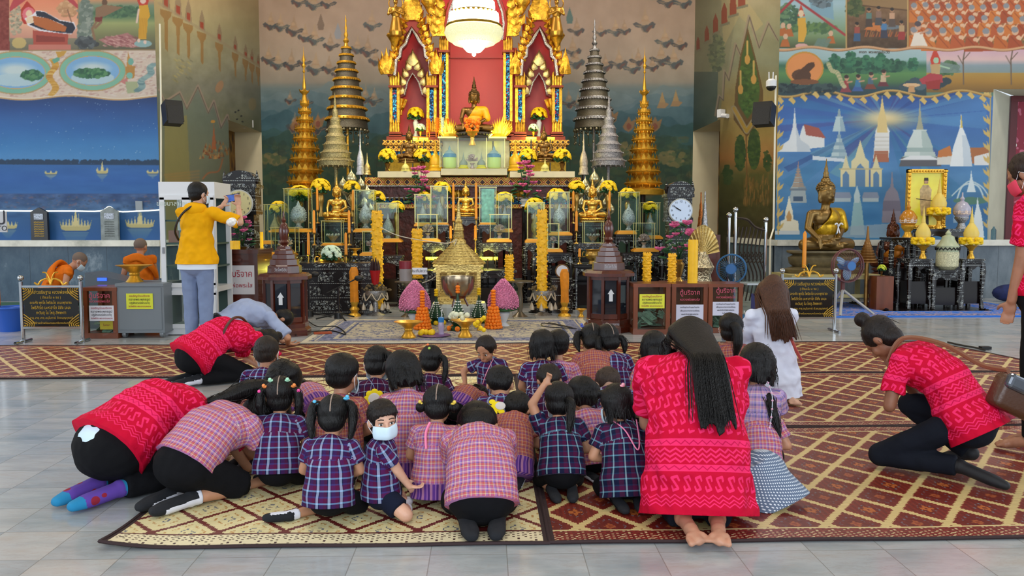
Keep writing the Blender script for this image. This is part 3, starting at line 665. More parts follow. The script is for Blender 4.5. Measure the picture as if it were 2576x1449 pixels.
def red_door_mat():
 t=NT('red_floral_door');v=t.coord();s=t.sep(v);uv=t.comb(s[0],s[2])
 d=t.vor(uv,2.4);f=t.vor(uv,9,'SMOOTH_F1');c=t.mix(t.math('LESS_THAN',f,.34),C3('8c1430'),C3('c06078'))
 c=t.mix(t.math('LESS_THAN',d,.13),c,C3('e8dcd4'));c=t.mix(t.math('LESS_THAN',d,.04),c,C3('b03850'));t.set(c,.5);return t.m
MB().box2((XJ,YJ,0),(XJ+2.2,YJ+.06,zdoor)).build('door_3',red_door_mat(),smooth=False)['kind']='structure'
fr=MB().box2((XJ-.07,YJ-.03,0),(XJ+.05,YJ+.02,zdoor));fr.box2((XJ-.072,YJ-.034,zdoor-.1),(XJ+2.2,YJ+.024,zdoor-.002));fr.build('trim_red_door_frame',M('door_frame_maroon','5a0c14',.4),smooth=False)['kind']='structure'
tx=text('trim_mural_caption','ชาดก  พระพุทธประวัติ',.06,P(2200,131,YN-.006),M('brown_ink','5a4434',.6));tx['kind']='structure'
MB().box2((-13,YN,5.0),(XL,YN+.3,TOP)).box2((XR,YN,5.0),(14,YN+.3,TOP)).box2((XL,YN,6.9),(XR,YN+.3,TOP)).build('wall_upper',M('upper_wall_paint','a8785c',.7,var=(1,.2)),smooth=False)['kind']='structure'
gm=NT('dark_marble_dado');v=gm.coord();n1=gm.noise(gm.mapping(v,(1,1,.6),(0,R(25),0)),1.6,8,.7)
gc=gm.ramp(n1,[(.3,'24384a'),(.5,'3d5468'),(.62,'4d6274'),(.72,'8a98a4'),(.8,'3a5064')])
fx=gm.math('FRACT',gm.math('DIVIDE',gm.sep(v)[0],.62));gc=gm.mix(gm.math('MULTIPLY',gm.math('LESS_THAN',fx,.012),.7),gc,C3('18222c'))
gm.set(gc,.18)
gr=NT('grey_marble_dado');v=gr.coord();n1=gr.noise(gr.mapping(v,(1,1,.5),(0,R(-30),0)),1.3,8,.7)
gr.set(gr.mix(gr.math('MULTIPLY',gr.math('LESS_THAN',gr.math('FRACT',gr.math('DIVIDE',gr.sep(v)[0],.62)),.012),.7),gr.ramp(n1,[(.3,'47525c'),(.5,'66727c'),(.68,'848e96'),(.8,'5c666e')]),C3('2a3036')),.2)
mw=NT('white_marble_ledge');mw.set(mw.ramp(mw.noise(mw.coord(),2.5,6,.65),[(.3,'a4a498'),(.5,'d4d2c6'),(.7,'e4e2d8')]),.25)
lt=LEDGE;lh=.1
MB().box2((-13,YN-.02,0),(XL,YN+.2,lt-lh)).build('wall_left_dado',gm.m,smooth=False)['kind']='structure'
MB().box2((-13,YN-.14,lt-lh),(XL+.02,YN+.1,lt)).build('trim_left_ledge',mw.m,smooth=False)['kind']='structure'
MB().box2((XR,YN-.02,0),(XRE,YN+.2,lt-lh)).build('wall_right_dado',gr.m,smooth=False)['kind']='structure'
MB().box2((XR,YN-.14,lt-lh),(XRE+.9,YN+.1,lt)).build('trim_right_ledge',mw.m,smooth=False)['kind']='structure'
MB().box2((XRE,YN+.02,0),(XRE+.9,YN+.2,lt-lh)).build('wall_right_plinth',gr.m,smooth=False)['kind']='structure'
yy=YB-.03
def side_dado(X,XB_,sgn,m,y1):
 x1=X+(XB_-X)*(y1-YN)/(YB-YN);e=-sgn*.03
 b=MB();b.add([(X+e,YN,0),(x1+e,y1,0),(x1+e,y1,lt),(X+e,YN,lt)],[(0,1,2,3)]);b.build('wall_side_dado',m,smooth=False)['kind']='structure'
 MB().prism([(0,0),(1,0),(1,1),(0,1)],0,1,Matrix(((x1-X,e*3,0,X),(y1-YN,0,0,YN),(0,0,lh,lt-lh),(0,0,0,1)))).build('trim_side_ledge',mw.m,smooth=False)['kind']='structure'
side_dado(XR,XBR,1,gr.m,YN+2.6);side_dado(XL,XBL,-1,gm.m,YN+2.6)
MB().tube([P(402,60,YN-.03),P(405,250,YN-.03),P(405,700,YN-.03)],.014).build('trim_left_conduit',M('white_conduit','ded8c4',.5))['kind']='structure'
MB().tube([P(1952,190,YN-.04),P(1950,270,YN-.04),P(1946,575,YN-.04),P(1938,600,YN-.18),P(1936,740,YN-.18)],.016).build('trim_right_conduit',M('white_conduit','ded8c4',.5))['kind']='structure'
# ================================================================= MATS AND RUGS
def snapuv(t,v,a,b):
 s=t.sep(v);return t.math('MULTIPLY',t.math('FLOOR',t.math('DIVIDE',s[0],a)),a),t.math('MULTIPLY',t.math('FLOOR',t.math('DIVIDE',s[1],b)),b)
def lattice(t,u,v,w,d):
 a=t.math('ADD',t.math('DIVIDE',u,w),t.math('DIVIDE',v,d));b=t.math('SUBTRACT',t.math('DIVIDE',u,w),t.math('DIVIDE',v,d))
 tri=lambda x:t.math('MULTIPLY',t.math('ABSOLUTE',t.math('SUBTRACT',t.math('FRACT',x),.5)),2.0)
 par=t.math('FLOORED_MODULO',t.math('ADD',t.math('FLOOR',a),t.math('FLOOR',b)),2.0)
 return t.math('MAXIMUM',tri(a),tri(b)),t.math('MINIMUM',tri(a),tri(b)),par
def mat_mat(name,W_,L_,kind):
 t=NT(name);v=t.coord();u,w=snapuv(t,v,.010,.008);s=t.sep(v)
 def step(x,k):return t.math('GREATER_THAN',x,k)
 if kind=='cream':
  m,n,par=lattice(t,u,w,.272,.30)
  c=t.ramp(m,[(0,'e6d8a4'),(.12,'6f7480'),(.2,'e6d8a4'),(.44,'c09458'),(.52,'e6d8a4'),(.885,'6c2420')],'CONSTANT')
  c2=t.ramp(m,[(0,'a08a6a'),(.07,'e6d8a4'),(.22,'70747c'),(.30,'e2d39c'),(.58,'c89c60'),(.66,'e6d8a4'),(.885,'6c2420')],'CONSTANT')
  c=t.mix(par,c,c2);dash=t.math('GREATER_THAN',t.math('FRACT',t.math('DIVIDE',s[0],.04)),.35)
  c=t.mix(t.math('MULTIPLY',t.math('LESS_THAN',m,.8),t.math('SUBTRACT',1.0,dash)),c,C3('e6d8a4'))
  base,dk,lt_='ecdfb8','3a1c1c','8c3c34'
 else:
  m,n,par=lattice(t,u,w,.262,.34)
  c=t.ramp(m,[(0,'702818'),(.07,'b4622c'),(.27,'641e14'),(.34,'6c6a70'),(.40,'7c281c'),(.84,'d4bc80')],'CONSTANT')
  c2=t.ramp(m,[(0,'8c3c20'),(.1,'a0522c'),(.2,'641e16'),(.5,'70606a'),(.56,'641e16'),(.62,'74241a'),(.84,'d4bc80')],'CONSTANT')
  c=t.mix(par,c,c2);dash=t.math('GREATER_THAN',t.math('FRACT',t.math('DIVIDE',s[0],.027)),.45)
  c=t.mix(t.math('MULTIPLY',t.math('MULTIPLY',t.math('LESS_THAN',m,.76),t.math('GREATER_THAN',m,.2)),dash),c,C3('6a2018'))
  base,dk,lt_='cdb88c','5c1c18','8c3028'
 e=t.math('MINIMUM',w if False else s[1],t.math('SUBTRACT',L_,s[1]));ex=t.math('MINIMUM',s[0],t.math('SUBTRACT',W_,s[0]))
 k=.026;dg=t.math('FRACT',t.math('DIVIDE',t.math('ADD',u,w),k));dg2=t.math('FRACT',t.math('DIVIDE',t.math('SUBTRACT',u,t.math('MULTIPLY',w,2.0)),k*2))
 b=t.ramp(dg,[(0,base),(.45,lt_ if kind!='cream' else base),(.6,dk)],'CONSTANT');b=t.mix(t.math('LESS_THAN',dg2,.62),b,C3(base)if kind=='cream' else C3('7c2a24'))
 c=t.mix(t.math('LESS_THAN',e,.125),c,b)
 ln=t.math('MULTIPLY',t.math('LESS_THAN',e,.137),t.math('GREATER_THAN',e,.125));c=t.mix(ln,c,C3('5c2420' if kind=='cream' else 'd8c48c'))
 bind=t.math('LESS_THAN',t.math('MINIMUM',e,ex),.022);c=t.mix(bind,c,C3('2e1a1c'))
 rib=t.math('SINE',t.math('MULTIPLY',s[1],2*PI/.0075));c=t.mix(t.math('MULTIPLY_ADD',rib,.07,.07),c,C3('3c2014'))
 t.set(c,t.mix(bind,(.38,)*3+(1,),(.8,)*3+(1,)));t.bump(rib,.35,.002);return t.m
def floor_mat(name,label,x0,y0,w,l,m,z=0.0,curl=None,wav=.003,th=.007,poly=None,cat='mat',grp=None):
 nx,ny=int(w/.05),int(l/.05);g=np.random.RandomState(len(label));b=MB();ph=g.rand(6)*6
 def hz(x,y):
  h=wav*(1+math.sin(x*7+ph[0]+1.3*math.sin(y*2.2))*.6+math.sin(y*11+ph[1])*.4)
  if curl:d=math.hypot(x-curl[0],y-curl[1]);h+=curl[2]*max(0,1-d/curl[3])**2
  return h
 vs=[];fs=[]
 for lay in(1,0):
  for j in range(ny+1):
   for i in range(nx+1):
    x,y=w*i/nx,l*j/ny;vs.append((x,y,(hz(x,y)+(th if lay else 0))+(0 if(lay or curl)else-0)))
 N_=(nx+1)*(ny+1)
 for j in range(ny):
  for i in range(nx):
   a=j*(nx+1)+i;fs.append((a,a+1,a+nx+2,a+nx+1));fs.append((a+N_,a+nx+1+N_,a+nx+2+N_,a+1+N_))
 rim=[i for i in range(nx+1)]+[(nx+1)*j+nx for j in range(1,ny+1)]+[(nx+1)*ny+i for i in range(nx-1,-1,-1)]+[(nx+1)*j for j in range(ny-1,0,-1)]
 for i in range(len(rim)):a,c=rim[i],rim[(i+1)%len(rim)];fs.append((a,a+N_,c+N_,c))
 b.add(vs,fs);o=b.build(name,m,smooth=True,loc=(x0,y0,z));tag(o,label,cat,grp)
 if cat=='mat':e=MB();e.tube([vs[i]for i in rim][:-1],.0075,5,True);e.build('edge_binding',M('dark_binding','2e1a1c',.8),o)
 return o
floor_mat('woven_mat','cream woven floor mat with brown zigzag diamonds under the children',-1.515,3.262,1.765,3.66,mat_mat('cream_woven_mat',1.765,3.66,'cream'),curl=(0,0,.028,.35))
rb=[mat_mat('red_woven_mat',4.8,1.86,'red'),mat_mat('red_woven_mat',6.2,1.86,'red'),mat_mat('red_woven_mat',12.0,1.87,'red')]
floor_mat('woven_mat','red brown woven mat in the front row, under the barefoot woman',.252,3.262,4.8,1.86,rb[0])
floor_mat('woven_mat','red brown woven mat in the middle row, under the woman in white',.252,5.135,6.2,1.86,rb[1])
def mat_quad(name,label,pts,m,W_,L_,th=.007,cat='mat'):
 "flat mat with a skewed outline; near-left, near-right, far-right, far-left"
 b=MB();n=60;mm=20;vs=[];fs=[]
 for lay in(th,0):
  for j in range(mm+1):
   for i in range(n+1):
    u,v=i/n,j/mm;p=(Vector(pts[0])*(1-u)+Vector(pts[1])*u)*(1-v)+(Vector(pts[3])*(1-u)+Vector(pts[2])*u)*v
    vs.append((p.x,p.y,lay+.002+.003*math.sin(p.x*6)*math.sin(p.y*5+1)))
 q=(n+1)*(mm+1)
 for j in range(mm):
  for i in range(n):a=j*(n+1)+i;fs.append((a,a+1,a+n+2,a+n+1));fs.append((a+q,a+n+1+q,a+n+2+q,a+1+q))
 rim=list(range(n+1))+[(n+1)*j+n for j in range(1,mm+1)]+[(n+1)*mm+i for i in range(n-1,-1,-1)]+[(n+1)*j for j in range(mm-1,0,-1)]
 for i in range(len(rim)):a,c=rim[i],rim[(i+1)%len(rim)];fs.append((a,a+q,c+q,c))
 b.add(vs,fs);o=b.build(name,m,smooth=True);tag(o,label,cat);e=MB();e.tube([vs[i]for i in rim],.0075,5,True);e.build('edge_binding',M('dark_binding','2e1a1c',.8),o);return o
D0=Vector((-5.6,6.93,0))
o=mat_quad('woven_mat','long red brown woven mat stretched across just before the altar rug',[(0,0,0),(10.7,.07,0),(10.35,1.88,0),(.2,1.86,0)],rb[2],12,1.87)
o.location=D0+Vector((0,.02,.002))
def blue_rug_mat(name,W_,L_,c1,c2,c3,edge):
 t=NT(name);v=t.coord();s=t.sep(v)
 ex=t.math('MINIMUM',t.math('MINIMUM',s[0],t.math('SUBTRACT',W_,s[0])),t.math('MINIMUM',s[1],t.math('SUBTRACT',L_,s[1])))
 n=t.noise(t.mapping(v,(1,1.4,1)),7,3,.6);q=t.vor(v,9);nn=t.math('ABSOLUTE',t.math('SUBTRACT',n,.5))
 c=t.mix(t.math('LESS_THAN',nn,.028),C3(c1),C3(c2));c=t.mix(t.math('LESS_THAN',q,.16),c,C3(c2));c=t.mix(t.math('LESS_THAN',q,.07),c,C3(c3))
 n2=t.noise(v,22,2);b=t.mix(t.math('GREATER_THAN',n2,.5),C3(c2),C3(c3 if c3 else c1));
 def band(a,z,col,prev):
  return t.mix(t.math('MULTIPLY',t.math('GREATER_THAN',ex,a),t.math('LESS_THAN',ex,z)),prev,col)
 c=band(.1,.3,b,c);c=band(.34,.37,C3(c2),c);c=band(.29,.31,C3(c1),c);c=band(.12,.14,C3(c1),c);c=band(-1,.06,C3(edge),c)
 t.set(c,.95);t.bump(t.noise(v,160,2),.4,.004);return t.m
floor_mat('altar_rug','cream and navy floral rug under the gold offering trays',-1.97,8.93,3.25,2.15,blue_rug_mat('navy_floral_rug',3.25,2.15,'b4aa94','4c5478','80829a','c6bca6'),th=.012,wav=.001,cat='rug')
pr=[G(2105,782),G(2191,806),G(2530,802),G(2508,768),G(2110,768)]
floor_mat('blue_rug','bright blue patterned rug under the lacquered portrait table',4.6,11.2,3.4,2.1,blue_rug_mat('bright_blue_rug',3.4,2.1,'1c68c8','a08c98','38508c','1f6ad0'),th=.012,wav=.001,cat='rug')
# ================================================================= PEOPLE
def plaid(name,warp,weft,pu=.05,pv=.05,hem=None,rough=.85):
 if name in MC:return MC[name]
 t=NT(name);uv=t.N('ShaderNodeUVMap');uv.uv_map='cloth';s=t.sep(uv.outputs[0])
 fu=t.math('FRACT',t.math('DIVIDE',s[0],pu));fv=t.math('FRACT',t.math('DIVIDE',s[1],pv))
 a=t.ramp(fu,warp,'CONSTANT');b=t.ramp(fv,weft,'CONSTANT');c=t.mix(.5,a,b)
 if hem:c=t.mix(t.math('LESS_THAN',s[1],hem[0]),c,t.ramp(fu,hem[1],'CONSTANT'))
 v=t.coord();t.set(c,rough);t.b.inputs['Specular IOR Level'].default_value=.15
 t.bump(t.noise(v,38,3,.5),.25,.01);MC[name]=t.m;return t.m
def dark_plaid():return plaid('navy_maroon_plaid',[(0,'581440'),(.28,'1c1c44'),(.36,'a8b4d4'),(.58,'1c1c44'),(.66,'4c1c58')],[(0,'161a3c'),(.34,'6c9cc4'),(.48,'501238'),(.86,'283c74')])
def dark_plaid2():return plaid('teal_navy_plaid',[(0,'4c1038'),(.36,'14183a'),(.48,'8cb0bc'),(.6,'14183a')],[(0,'10142c'),(.4,'5c8ca4'),(.52,'420e34'),(.88,'1c3050')],.052,.052)
def dark_plaid3():return plaid('maroon_white_plaid',[(0,'4c1034'),(.4,'18163a'),(.52,'b4b0c4'),(.62,'18163a'),(.7,'3c1444')],[(0,'18163a'),(.4,'9c9cb8'),(.5,'48102c')],.045,.045)
PK=[(0,'bc5c60'),(.22,'d8c488'),(.28,'9c70ac'),(.5,'3c307c'),(.58,'c87c7c'),(.76,'d8ccb0'),(.82,'ac5c7c')]
PW=[(0,'b05880'),(.2,'d8cc98'),(.26,'b85c54'),(.5,'403484'),(.57,'b880a8'),(.74,'dcd4c4'),(.8,'9068a8')]
def pink_plaid():return plaid('pink_lavender_plaid',PK,PW,.04,.04)
PU=[(0,'5c3484'),(.3,'8c5c9c'),(.45,'4c2870'),(.7,'a06c90')]
def pink_plaid_hem():return plaid('pink_purple_hem_plaid',PK,PW,.038,.038,(.07,PU))
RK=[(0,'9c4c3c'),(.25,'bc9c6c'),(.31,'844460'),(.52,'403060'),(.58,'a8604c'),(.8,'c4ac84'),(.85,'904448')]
def shaded_pink_plaid():return plaid('shaded_orange_pink_plaid',RK,RK[::1],.036,.036,(.08,PU))  # orange-pink plaid, toned darker to put the back rows' shade into its colours
def red_tunic():
 if 'red_s_tunic' in MC:return MC['red_s_tunic']
 t=NT('red_s_tunic');uv=t.N('ShaderNodeUVMap');uv.uv_map='cloth';s=t.sep(uv.outputs[0]);u,v=s[0],s[1]
 cw,chh=.050,.078
 vv=t.math('DIVIDE',t.math('SUBTRACT',v,.085),chh);row=t.math('FLOOR',vv)
 x=t.math('SUBTRACT',t.math('FRACT',t.math('ADD',t.math('DIVIDE',u,cw),t.math('MULTIPLY',row,.5))),.5);y=t.math('SUBTRACT',t.math('FRACT',vv),.5)
 sg=t.math('SIGN',t.math('ADD',y,.0001));x=t.math('MULTIPLY',x,sg);y=t.math('MULTIPLY',y,sg);p=t.comb(t.math('MULTIPLY',x,.9),y)
 def V_(op,a,b=None):
  n=t.N('ShaderNodeVectorMath',operation=op);t.sv(n.inputs[0],a)
  if b is not None:t.sv(n.inputs[3 if op=='SCALE' else 1],b)
  return n.outputs[1 if op in('DOT_PRODUCT','LENGTH')else 0]
 d=None
 for a,b in(((.27,.17),(.17,.36)),((.17,.36),(-.2,.27)),((-.2,.27),(0,0))):
  ba=(b[0]-a[0],b[1]-a[1],0);L=ba[0]**2+ba[1]**2;pa=V_('SUBTRACT',p,(a[0],a[1],0))
  h=t.math('MINIMUM',t.math('MAXIMUM',t.math('DIVIDE',V_('DOT_PRODUCT',pa,ba),L),0.0),1.0)
  vb=t.N('ShaderNodeCombineXYZ');vb.inputs[0].default_value,vb.inputs[1].default_value=ba[0],ba[1]
  dd=V_('LENGTH',V_('SUBTRACT',pa,V_('SCALE',vb.outputs[0],h)));d=dd if d is None else t.math('MINIMUM',d,dd)
 S_=t.math('LESS_THAN',d,.072)
 def between(q,a,b):return t.math('MULTIPLY',t.math('GREATER_THAN',q,a),t.math('LESS_THAN',q,b))
 tri=t.math('MULTIPLY',t.math('ABSOLUTE',t.math('SUBTRACT',t.math('FRACT',t.math('DIVIDE',u,.042)),.5)),.03)
 def zig(v0,w_):return between(t.math('SUBTRACT',v,tri),v0,v0+w_)
 f=t.math('MULTIPLY',S_,t.math('MAXIMUM',between(v,.085,.163),t.math('GREATER_THAN',v,.319)))
 for z0,w_ in((.03,.006),(.045,.006),(.062,.006),(.205,.009),(.225,.009),(.245,.009)):f=t.math('MAXIMUM',f,t.math('MULTIPLY',zig(z0,w_),between(v,.02,.275)))
 b_=t.math('MAXIMUM',between(v,.172,.2),between(v,.275,.305));f=t.math('MAXIMUM',f,b_)
 zz=t.math('MULTIPLY',b_,t.math('MAXIMUM',zig(.176,.006),zig(.279,.006)))
 c=t.mix(f,C3('c00830'),C3('e82c64'));c=t.mix(zz,c,C3('c41448'));v3=t.coord()
 t.set(c,.8);t.b.inputs['Specular IOR Level'].default_value=.12;t.bump(t.noise(v3,14,3,.5),.5,.02);MC['red_s_tunic']=t.m;return t.m
def skin_mat(tone='b98566'):
 k='skin_'+tone
 if k in MC:return MC[k]
 t=NT(k);v=t.coord();c=C3(tone);n=t.noise(v,18,3)
 t.set(t.ramp(n,[(.3,tuple(x*.88 for x in c[:3])+(1,)),(.7,tuple(min(1,x*1.08)for x in c[:3])+(1,))]),.5)
 t.b.inputs['Subsurface Weight'].default_value=.06;t.b.inputs['Subsurface Radius'].default_value=(.6,.25,.15);t.b.inputs['Subsurface Scale'].default_value=.02
 t.bump(t.noise(v,120,2),.05,.005);MC[k]=t.m;return t.m
def hair_mat(col='0b0808',name=None):
 k='hair_'+col
 if k in MC:return MC[k]
 t=NT(k);v=t.mapping(t.coord(),(55,55,6));n=t.noise(v,3,3,.6);c=C3(col)
 t.set(t.ramp(n,[(.35,tuple(x*.6 for x in c[:3])+(1,)),(.65,tuple(min(1,x*1.3)for x in c[:3])+(1,))]),.45)
 t.b.inputs['Specular IOR Level'].default_value=.28;t.bump(n,.6,.01);MC[k]=t.m;return t.m
def cloth(name,col,rough=.9,var=.15,b=.25):
 m=M(name,col,rough,0,(6,var),(26,b));m.node_tree.nodes['Principled BSDF'].inputs['Specular IOR Level'].default_value=.2;return m
CLOUD=bpy.data.textures.new('folds','CLOUDS');CLOUD.noise_scale=.09;CLOUD.noise_depth=1
def cap(mb,a,b,ra,rb,n=12):
 a=Vector(a);b=Vector(b);d=b-a;L=d.length
 if L<1e-6:mb.sph(a,ra,n,8);return
 q=Vector((0,0,1)).rotation_difference(d/L).to_matrix();prof=[]
 for i in range(5):t=-PI/2+PI/2*i/4;prof.append((max(ra*math.cos(t),1e-4),ra*math.sin(t)))
 for i in range(5):t=PI/2*i/4;prof.append((max(rb*math.cos(t),1e-4),L+rb*math.sin(t)))
 mb.lathe(prof,a,n,rot=q)
def frus(mb,a,b,ra,rb,n=16,flat=1.0,ax=None):
 a=Vector(a);b=Vector(b);d=(b-a);L=d.length;z=d/L
 x=(Vector(ax)if ax is not None else Vector((1,0,0)));x=(x-z*x.dot(z));x=x.normalized()if x.length>1e-4 else z.orthogonal().normalized();y=z.cross(x)
 m=Matrix((x,y,z)).transposed();mb.lathe([(ra,0),(rb,L)],a,n,1,flat,rot=m)
def ik(a,t,l1,l2,pole):
 a=Vector(a);t=Vector(t);d=t-a;L=max(.001,min(d.length,(l1+l2)*.999));dn=d.normalized();t=a+dn*L
 k=(l1*l1-l2*l2+L*L)/(2*L);h=math.sqrt(max(0,l1*l1-k*k));p=Vector(pole);p=p-dn*p.dot(dn)
 p=p.normalized()if p.length>1e-5 else dn.orthogonal();return a+dn*k+p*h,t
def hand(mb,w,d,n,s=1.0,side=1,curl=.5,spread=.12):
 "palm and five fingers; d = finger direction, n = out of the back of the hand; side = thumb side sign along n x d"
 d=Vector(d).normalized();n=Vector(n);n=(n-d*n.dot(d)).normalized();x=n.cross(d)*side
 c=Vector(w)+d*.045*s;m=Matrix((x,n,d)).transposed();mb.sph(c,(.036*s,.014*s,.048*s),12,8,m)
 for i,(ox,L)in enumerate(((-.027,.058),(-.010,.070),(.009,.074),(.027,.066))):
  o=c+x*ox*s+d*.034*s;dd=(d+x*ox*4*spread).normalized();p=[o];cur=dd
  for k,f in enumerate((.45,.32,.23)):
   cur=(Matrix.Rotation(-curl*(.5+.35*k),3,x*side)@cur)if curl else cur;p.append(p[-1]+cur*L*f*s)
  r=.0085*s
  for k in range(3):cap(mb,p[k],p[k+1],r*(1-.08*k),r*(1-.08*(k+1)),8)
 o=c+x*.028*s-d*.02*s;t1=o+(x*.8+d*.65-n*.3).normalized()*.032*s;t2=t1+(x*.25+d*.9-n*.35*(1+curl)).normalized()*.028*s
 cap(mb,o,t1,.011*s,.0095*s,8);cap(mb,t1,t2,.0095*s,.008*s,8)
CHILD=dict(lo=.13,up=.15,sh=.100,hw=.058,pel=(.108,.088),wa=(.098,.078),ch=(.100,.076),ua=.135,fa=.125,ra=.029,th=.19,sk=.19,rt=.056,rs=.034,hd=.86,ft=.13,nk=.04,rn=.034)
ADULT=dict(lo=.24,up=.27,sh=.165,hw=.088,pel=(.17,.13),wa=(.13,.10),ch=(.15,.108),ua=.28,fa=.25,ra=.041,th=.40,sk=.40,rt=.082,rs=.052,hd=1.05,ft=.21,nk=.07,rn=.048)
def person(label,loc=None,yaw=0,s=1.0,B=CHILD,top=None,pz=None,lean=20,curl=15,side=0,twist=0,head=(20,0,0),legs='kneel',arms='lap',shirt=None,hem=-.02,sleeve=.62,slmat=None,bottom='skirt',botmat=None,foot='sock',footmat=None,solemat=None,hair='bob',hairmat=None,tone='b98566',face=False,mask=False,collar=False,vox=.008,girth=1.0,long=False,bare_torso=False,flare=0.0,group=None,toes=False,extra=None,neckf=1.0,hl=1.0):
 s0=s;s=s*.84 if B is CHILD else s;b=dict(B)
 for k in b:
  if k not in('hd',):b[k]=tuple(x*s for x in b[k])if isinstance(b[k],tuple)else b[k]*s
 hs=b['hd']*(s0*.95 if B is CHILD else 1.0)*hl
 for k in('pel','wa','ch'):b[k]=tuple(x*girth for x in b[k])
 root=empty('person',loc or(0,0,0),label,'person',group,R(yaw))
 kid=B is CHILD
 pz=pz if pz is not None else(.135 if kid else .24)*s
 Pv=Vector((0,0,pz));tw=R(twist)
 def dirv(a):return Vector((math.sin(R(side)),math.sin(R(a))*math.cos(R(side)),math.cos(R(a))*math.cos(R(side))))
 u1=dirv(lean);u2=dirv(lean+curl);Wv=Pv+u1*b['lo'];Nv=Wv+u2*b['up']
 def frame(u):
  x=Vector((1,0,0));x=(x-u*x.dot(u)).normalized();y=u.cross(x);return Matrix((x,y,u)).transposed()
 f1,f2=frame(u1),frame(u2);f2=f2@Matrix.Rotation(tw,3,'Z');X2=f2.col[0].copy()
 Cv=Wv+u2*b['up']*.5;Sh=[Nv-u2*.035*s+X2*q*b['sh']for q in(-1,1)]
 hp,hy,hr=head;Hm=Matrix.Rotation(R(-hy),3,'Z')@Matrix.Rotation(R(-hp),3,'X')@Matrix.Rotation(R(hr),3,'Y')
 un=(u2*.6+Hm.col[2]*.4).normalized();nk=b['nk']*neckf;Hc=Nv+un*nk+Hm.col[2]*.078*hs+Hm.col[1]*.015*hs
 if top:
  zt=.010+Hc.z+.10*hs;g_=G(top[0],top[1],zt);o_=Matrix.Rotation(R(yaw),3,'Z')@Hc;root.location=(g_.x-o_.x,g_.y-o_.y,.010)
 def H(x,y,z):return Hc+Hm@Vector((x,y,z))*hs
 hw=b['hw'];ft=b['ft'];th,sk=b['th'],b['sk']
 if isinstance(legs,str):
  if legs=='kneel':L=[((q*hw*1.5,th*.88,b['rs']*1.1),(q*hw*.95,-.02*s,b['rs']*.95),(q*hw*.7,-.02*s-ft,.022*s))for q in(-1,1)]
  elif legs=='kneelup':L=[((q*hw*1.2,b['rt']*.6,b['rs']*1.1),(q*hw*1.1,b['rt']*.6-sk,b['rs']*.8),(q*hw*.9,b['rt']*.6-sk-ft,.03*s))for q in(-1,1)]
  elif legs=='cross':L=[((q*th*.82,th*.6,b['rs']*1.3),(-q*.03*s,th*.72,.035*s),(-q*ft*1.1,th*.72+q*.02,.03*s))for q in(-1,1)]
  elif legs=='sideL':L=[((-hw*.6,th*.95,b['rs']),(-hw*3.4,th*.05,b['rs']*.8),(-hw*3.4-ft*.85,-.03*s,.03*s)),((hw*2.0,th*.85,b['rs']),(-hw*.3,th*.9,b['rs']*.8),(-hw*.3-ft,th*.9,.03*s))]
  elif legs=='sideR':L=[((-hw*2.0,th*.85,b['rs']),(hw*.3,th*.9,b['rs']*.8),(hw*.3+ft,th*.9,.03*s)),((hw*.6,th*.95,b['rs']),(hw*3.2,th*.05,b['rs']*.8),(hw*3.2+ft*.85,-.03*s,.03*s))]
  elif legs=='stand':L=[((q*hw*.95,.01,pz*.52),(q*hw*.9,0,.08*s),(q*hw*1.1,ft*.8,.03*s))for q in(-1,1)]
 else:L=legs
 hips=[Pv+Vector((q*hw,0,0))for q in(-1,1)]
 AR=[]
 for i,q in enumerate((-1,1)):
  a=arms[i]if isinstance(arms,(list,tuple))else arms
  if a=='lap':tg=Vector((q*.045*s,b['th']*.55+Nv.y*.3,pz+b['rt']*.9));pole=(q*1.4,-.5,-.3)
  elif a=='pray':tg=Nv+f2@Vector((q*.012,.15,-.05))*s;pole=(q*1.0,-.1,-1.2)
  elif a=='floor':tg=Vector((q*.09*s,Nv.y+(.10 if kid else .16)*s,.03*s));pole=(q*1.3,-.3,.4)
  elif a=='down':tg=Sh[i]+Vector((q*.05,.05,-(b['ua']+b['fa'])*.98));pole=(q*.2,-1,0)
  else:tg=Vector(a[0]);pole=a[1]
  e,w=ik(Sh[i],tg,b['ua'],b['fa'],pole);AR.append((Sh[i],e,w))
 mb=MB();pe,wa,ch=b['pel'],b['wa'],b['ch'];sl=.9
 mb.sph(Pv,(pe[0]*sl,pe[1]*sl,.085*s*(1 if kid else 1.6)),14,9,f1);mb.sph(Wv,(wa[0]*sl,wa[1]*sl,.08*s*(1 if kid else 1.7)),14,9,f1)
 mb.sph(Cv,(ch[0]*sl,ch[1]*sl,b['up']*.62),14,9,f2);cap(mb,Sh[0],Sh[1],b['ra']*1.15,b['ra']*1.15);cap(mb,Nv-u2*.02*s,Hc-Hm.col[2]*.03*hs,b['rn']*1.1,b['rn'])
 for(S_,E_,W_)in AR:cap(mb,S_,E_,b['ra']*1.1,b['ra']*.9);cap(mb,E_,W_,b['ra']*.88,b['ra']*.62)
 hsz=.62*s if kid else .98
 for i,(S_,E_,W_)in enumerate(AR):
  a=arms[i]if isinstance(arms,(list,tuple))else arms;d=(W_-E_).normalized()
  if a=='pray':d=(Vector((0,.35,1))+u2*.3).normalized();n=Vector((1 if i else-1,0,0));cu=.08
  elif a in('lap','floor'):d=Vector((d.x*.3,1 if a=='floor' else .6,-.15)).normalized();n=Vector((0,0.1,1));cu=.35
  elif a=='down':n=Vector((1 if i else-1,0,0));cu=.4
  else:d=Vector(a[2]).normalized()if len(a)>2 else d;n=Vector(a[3])if len(a)>3 else Vector((1 if i else-1,-.3,.2));cu=a[4]if len(a)>4 else .6
  sd=(1 if n.cross(d).dot(Vector((-1 if i else 1,.3,.3)))>0 else-1);hand(mb,W_,d,n,hsz,sd,cu)
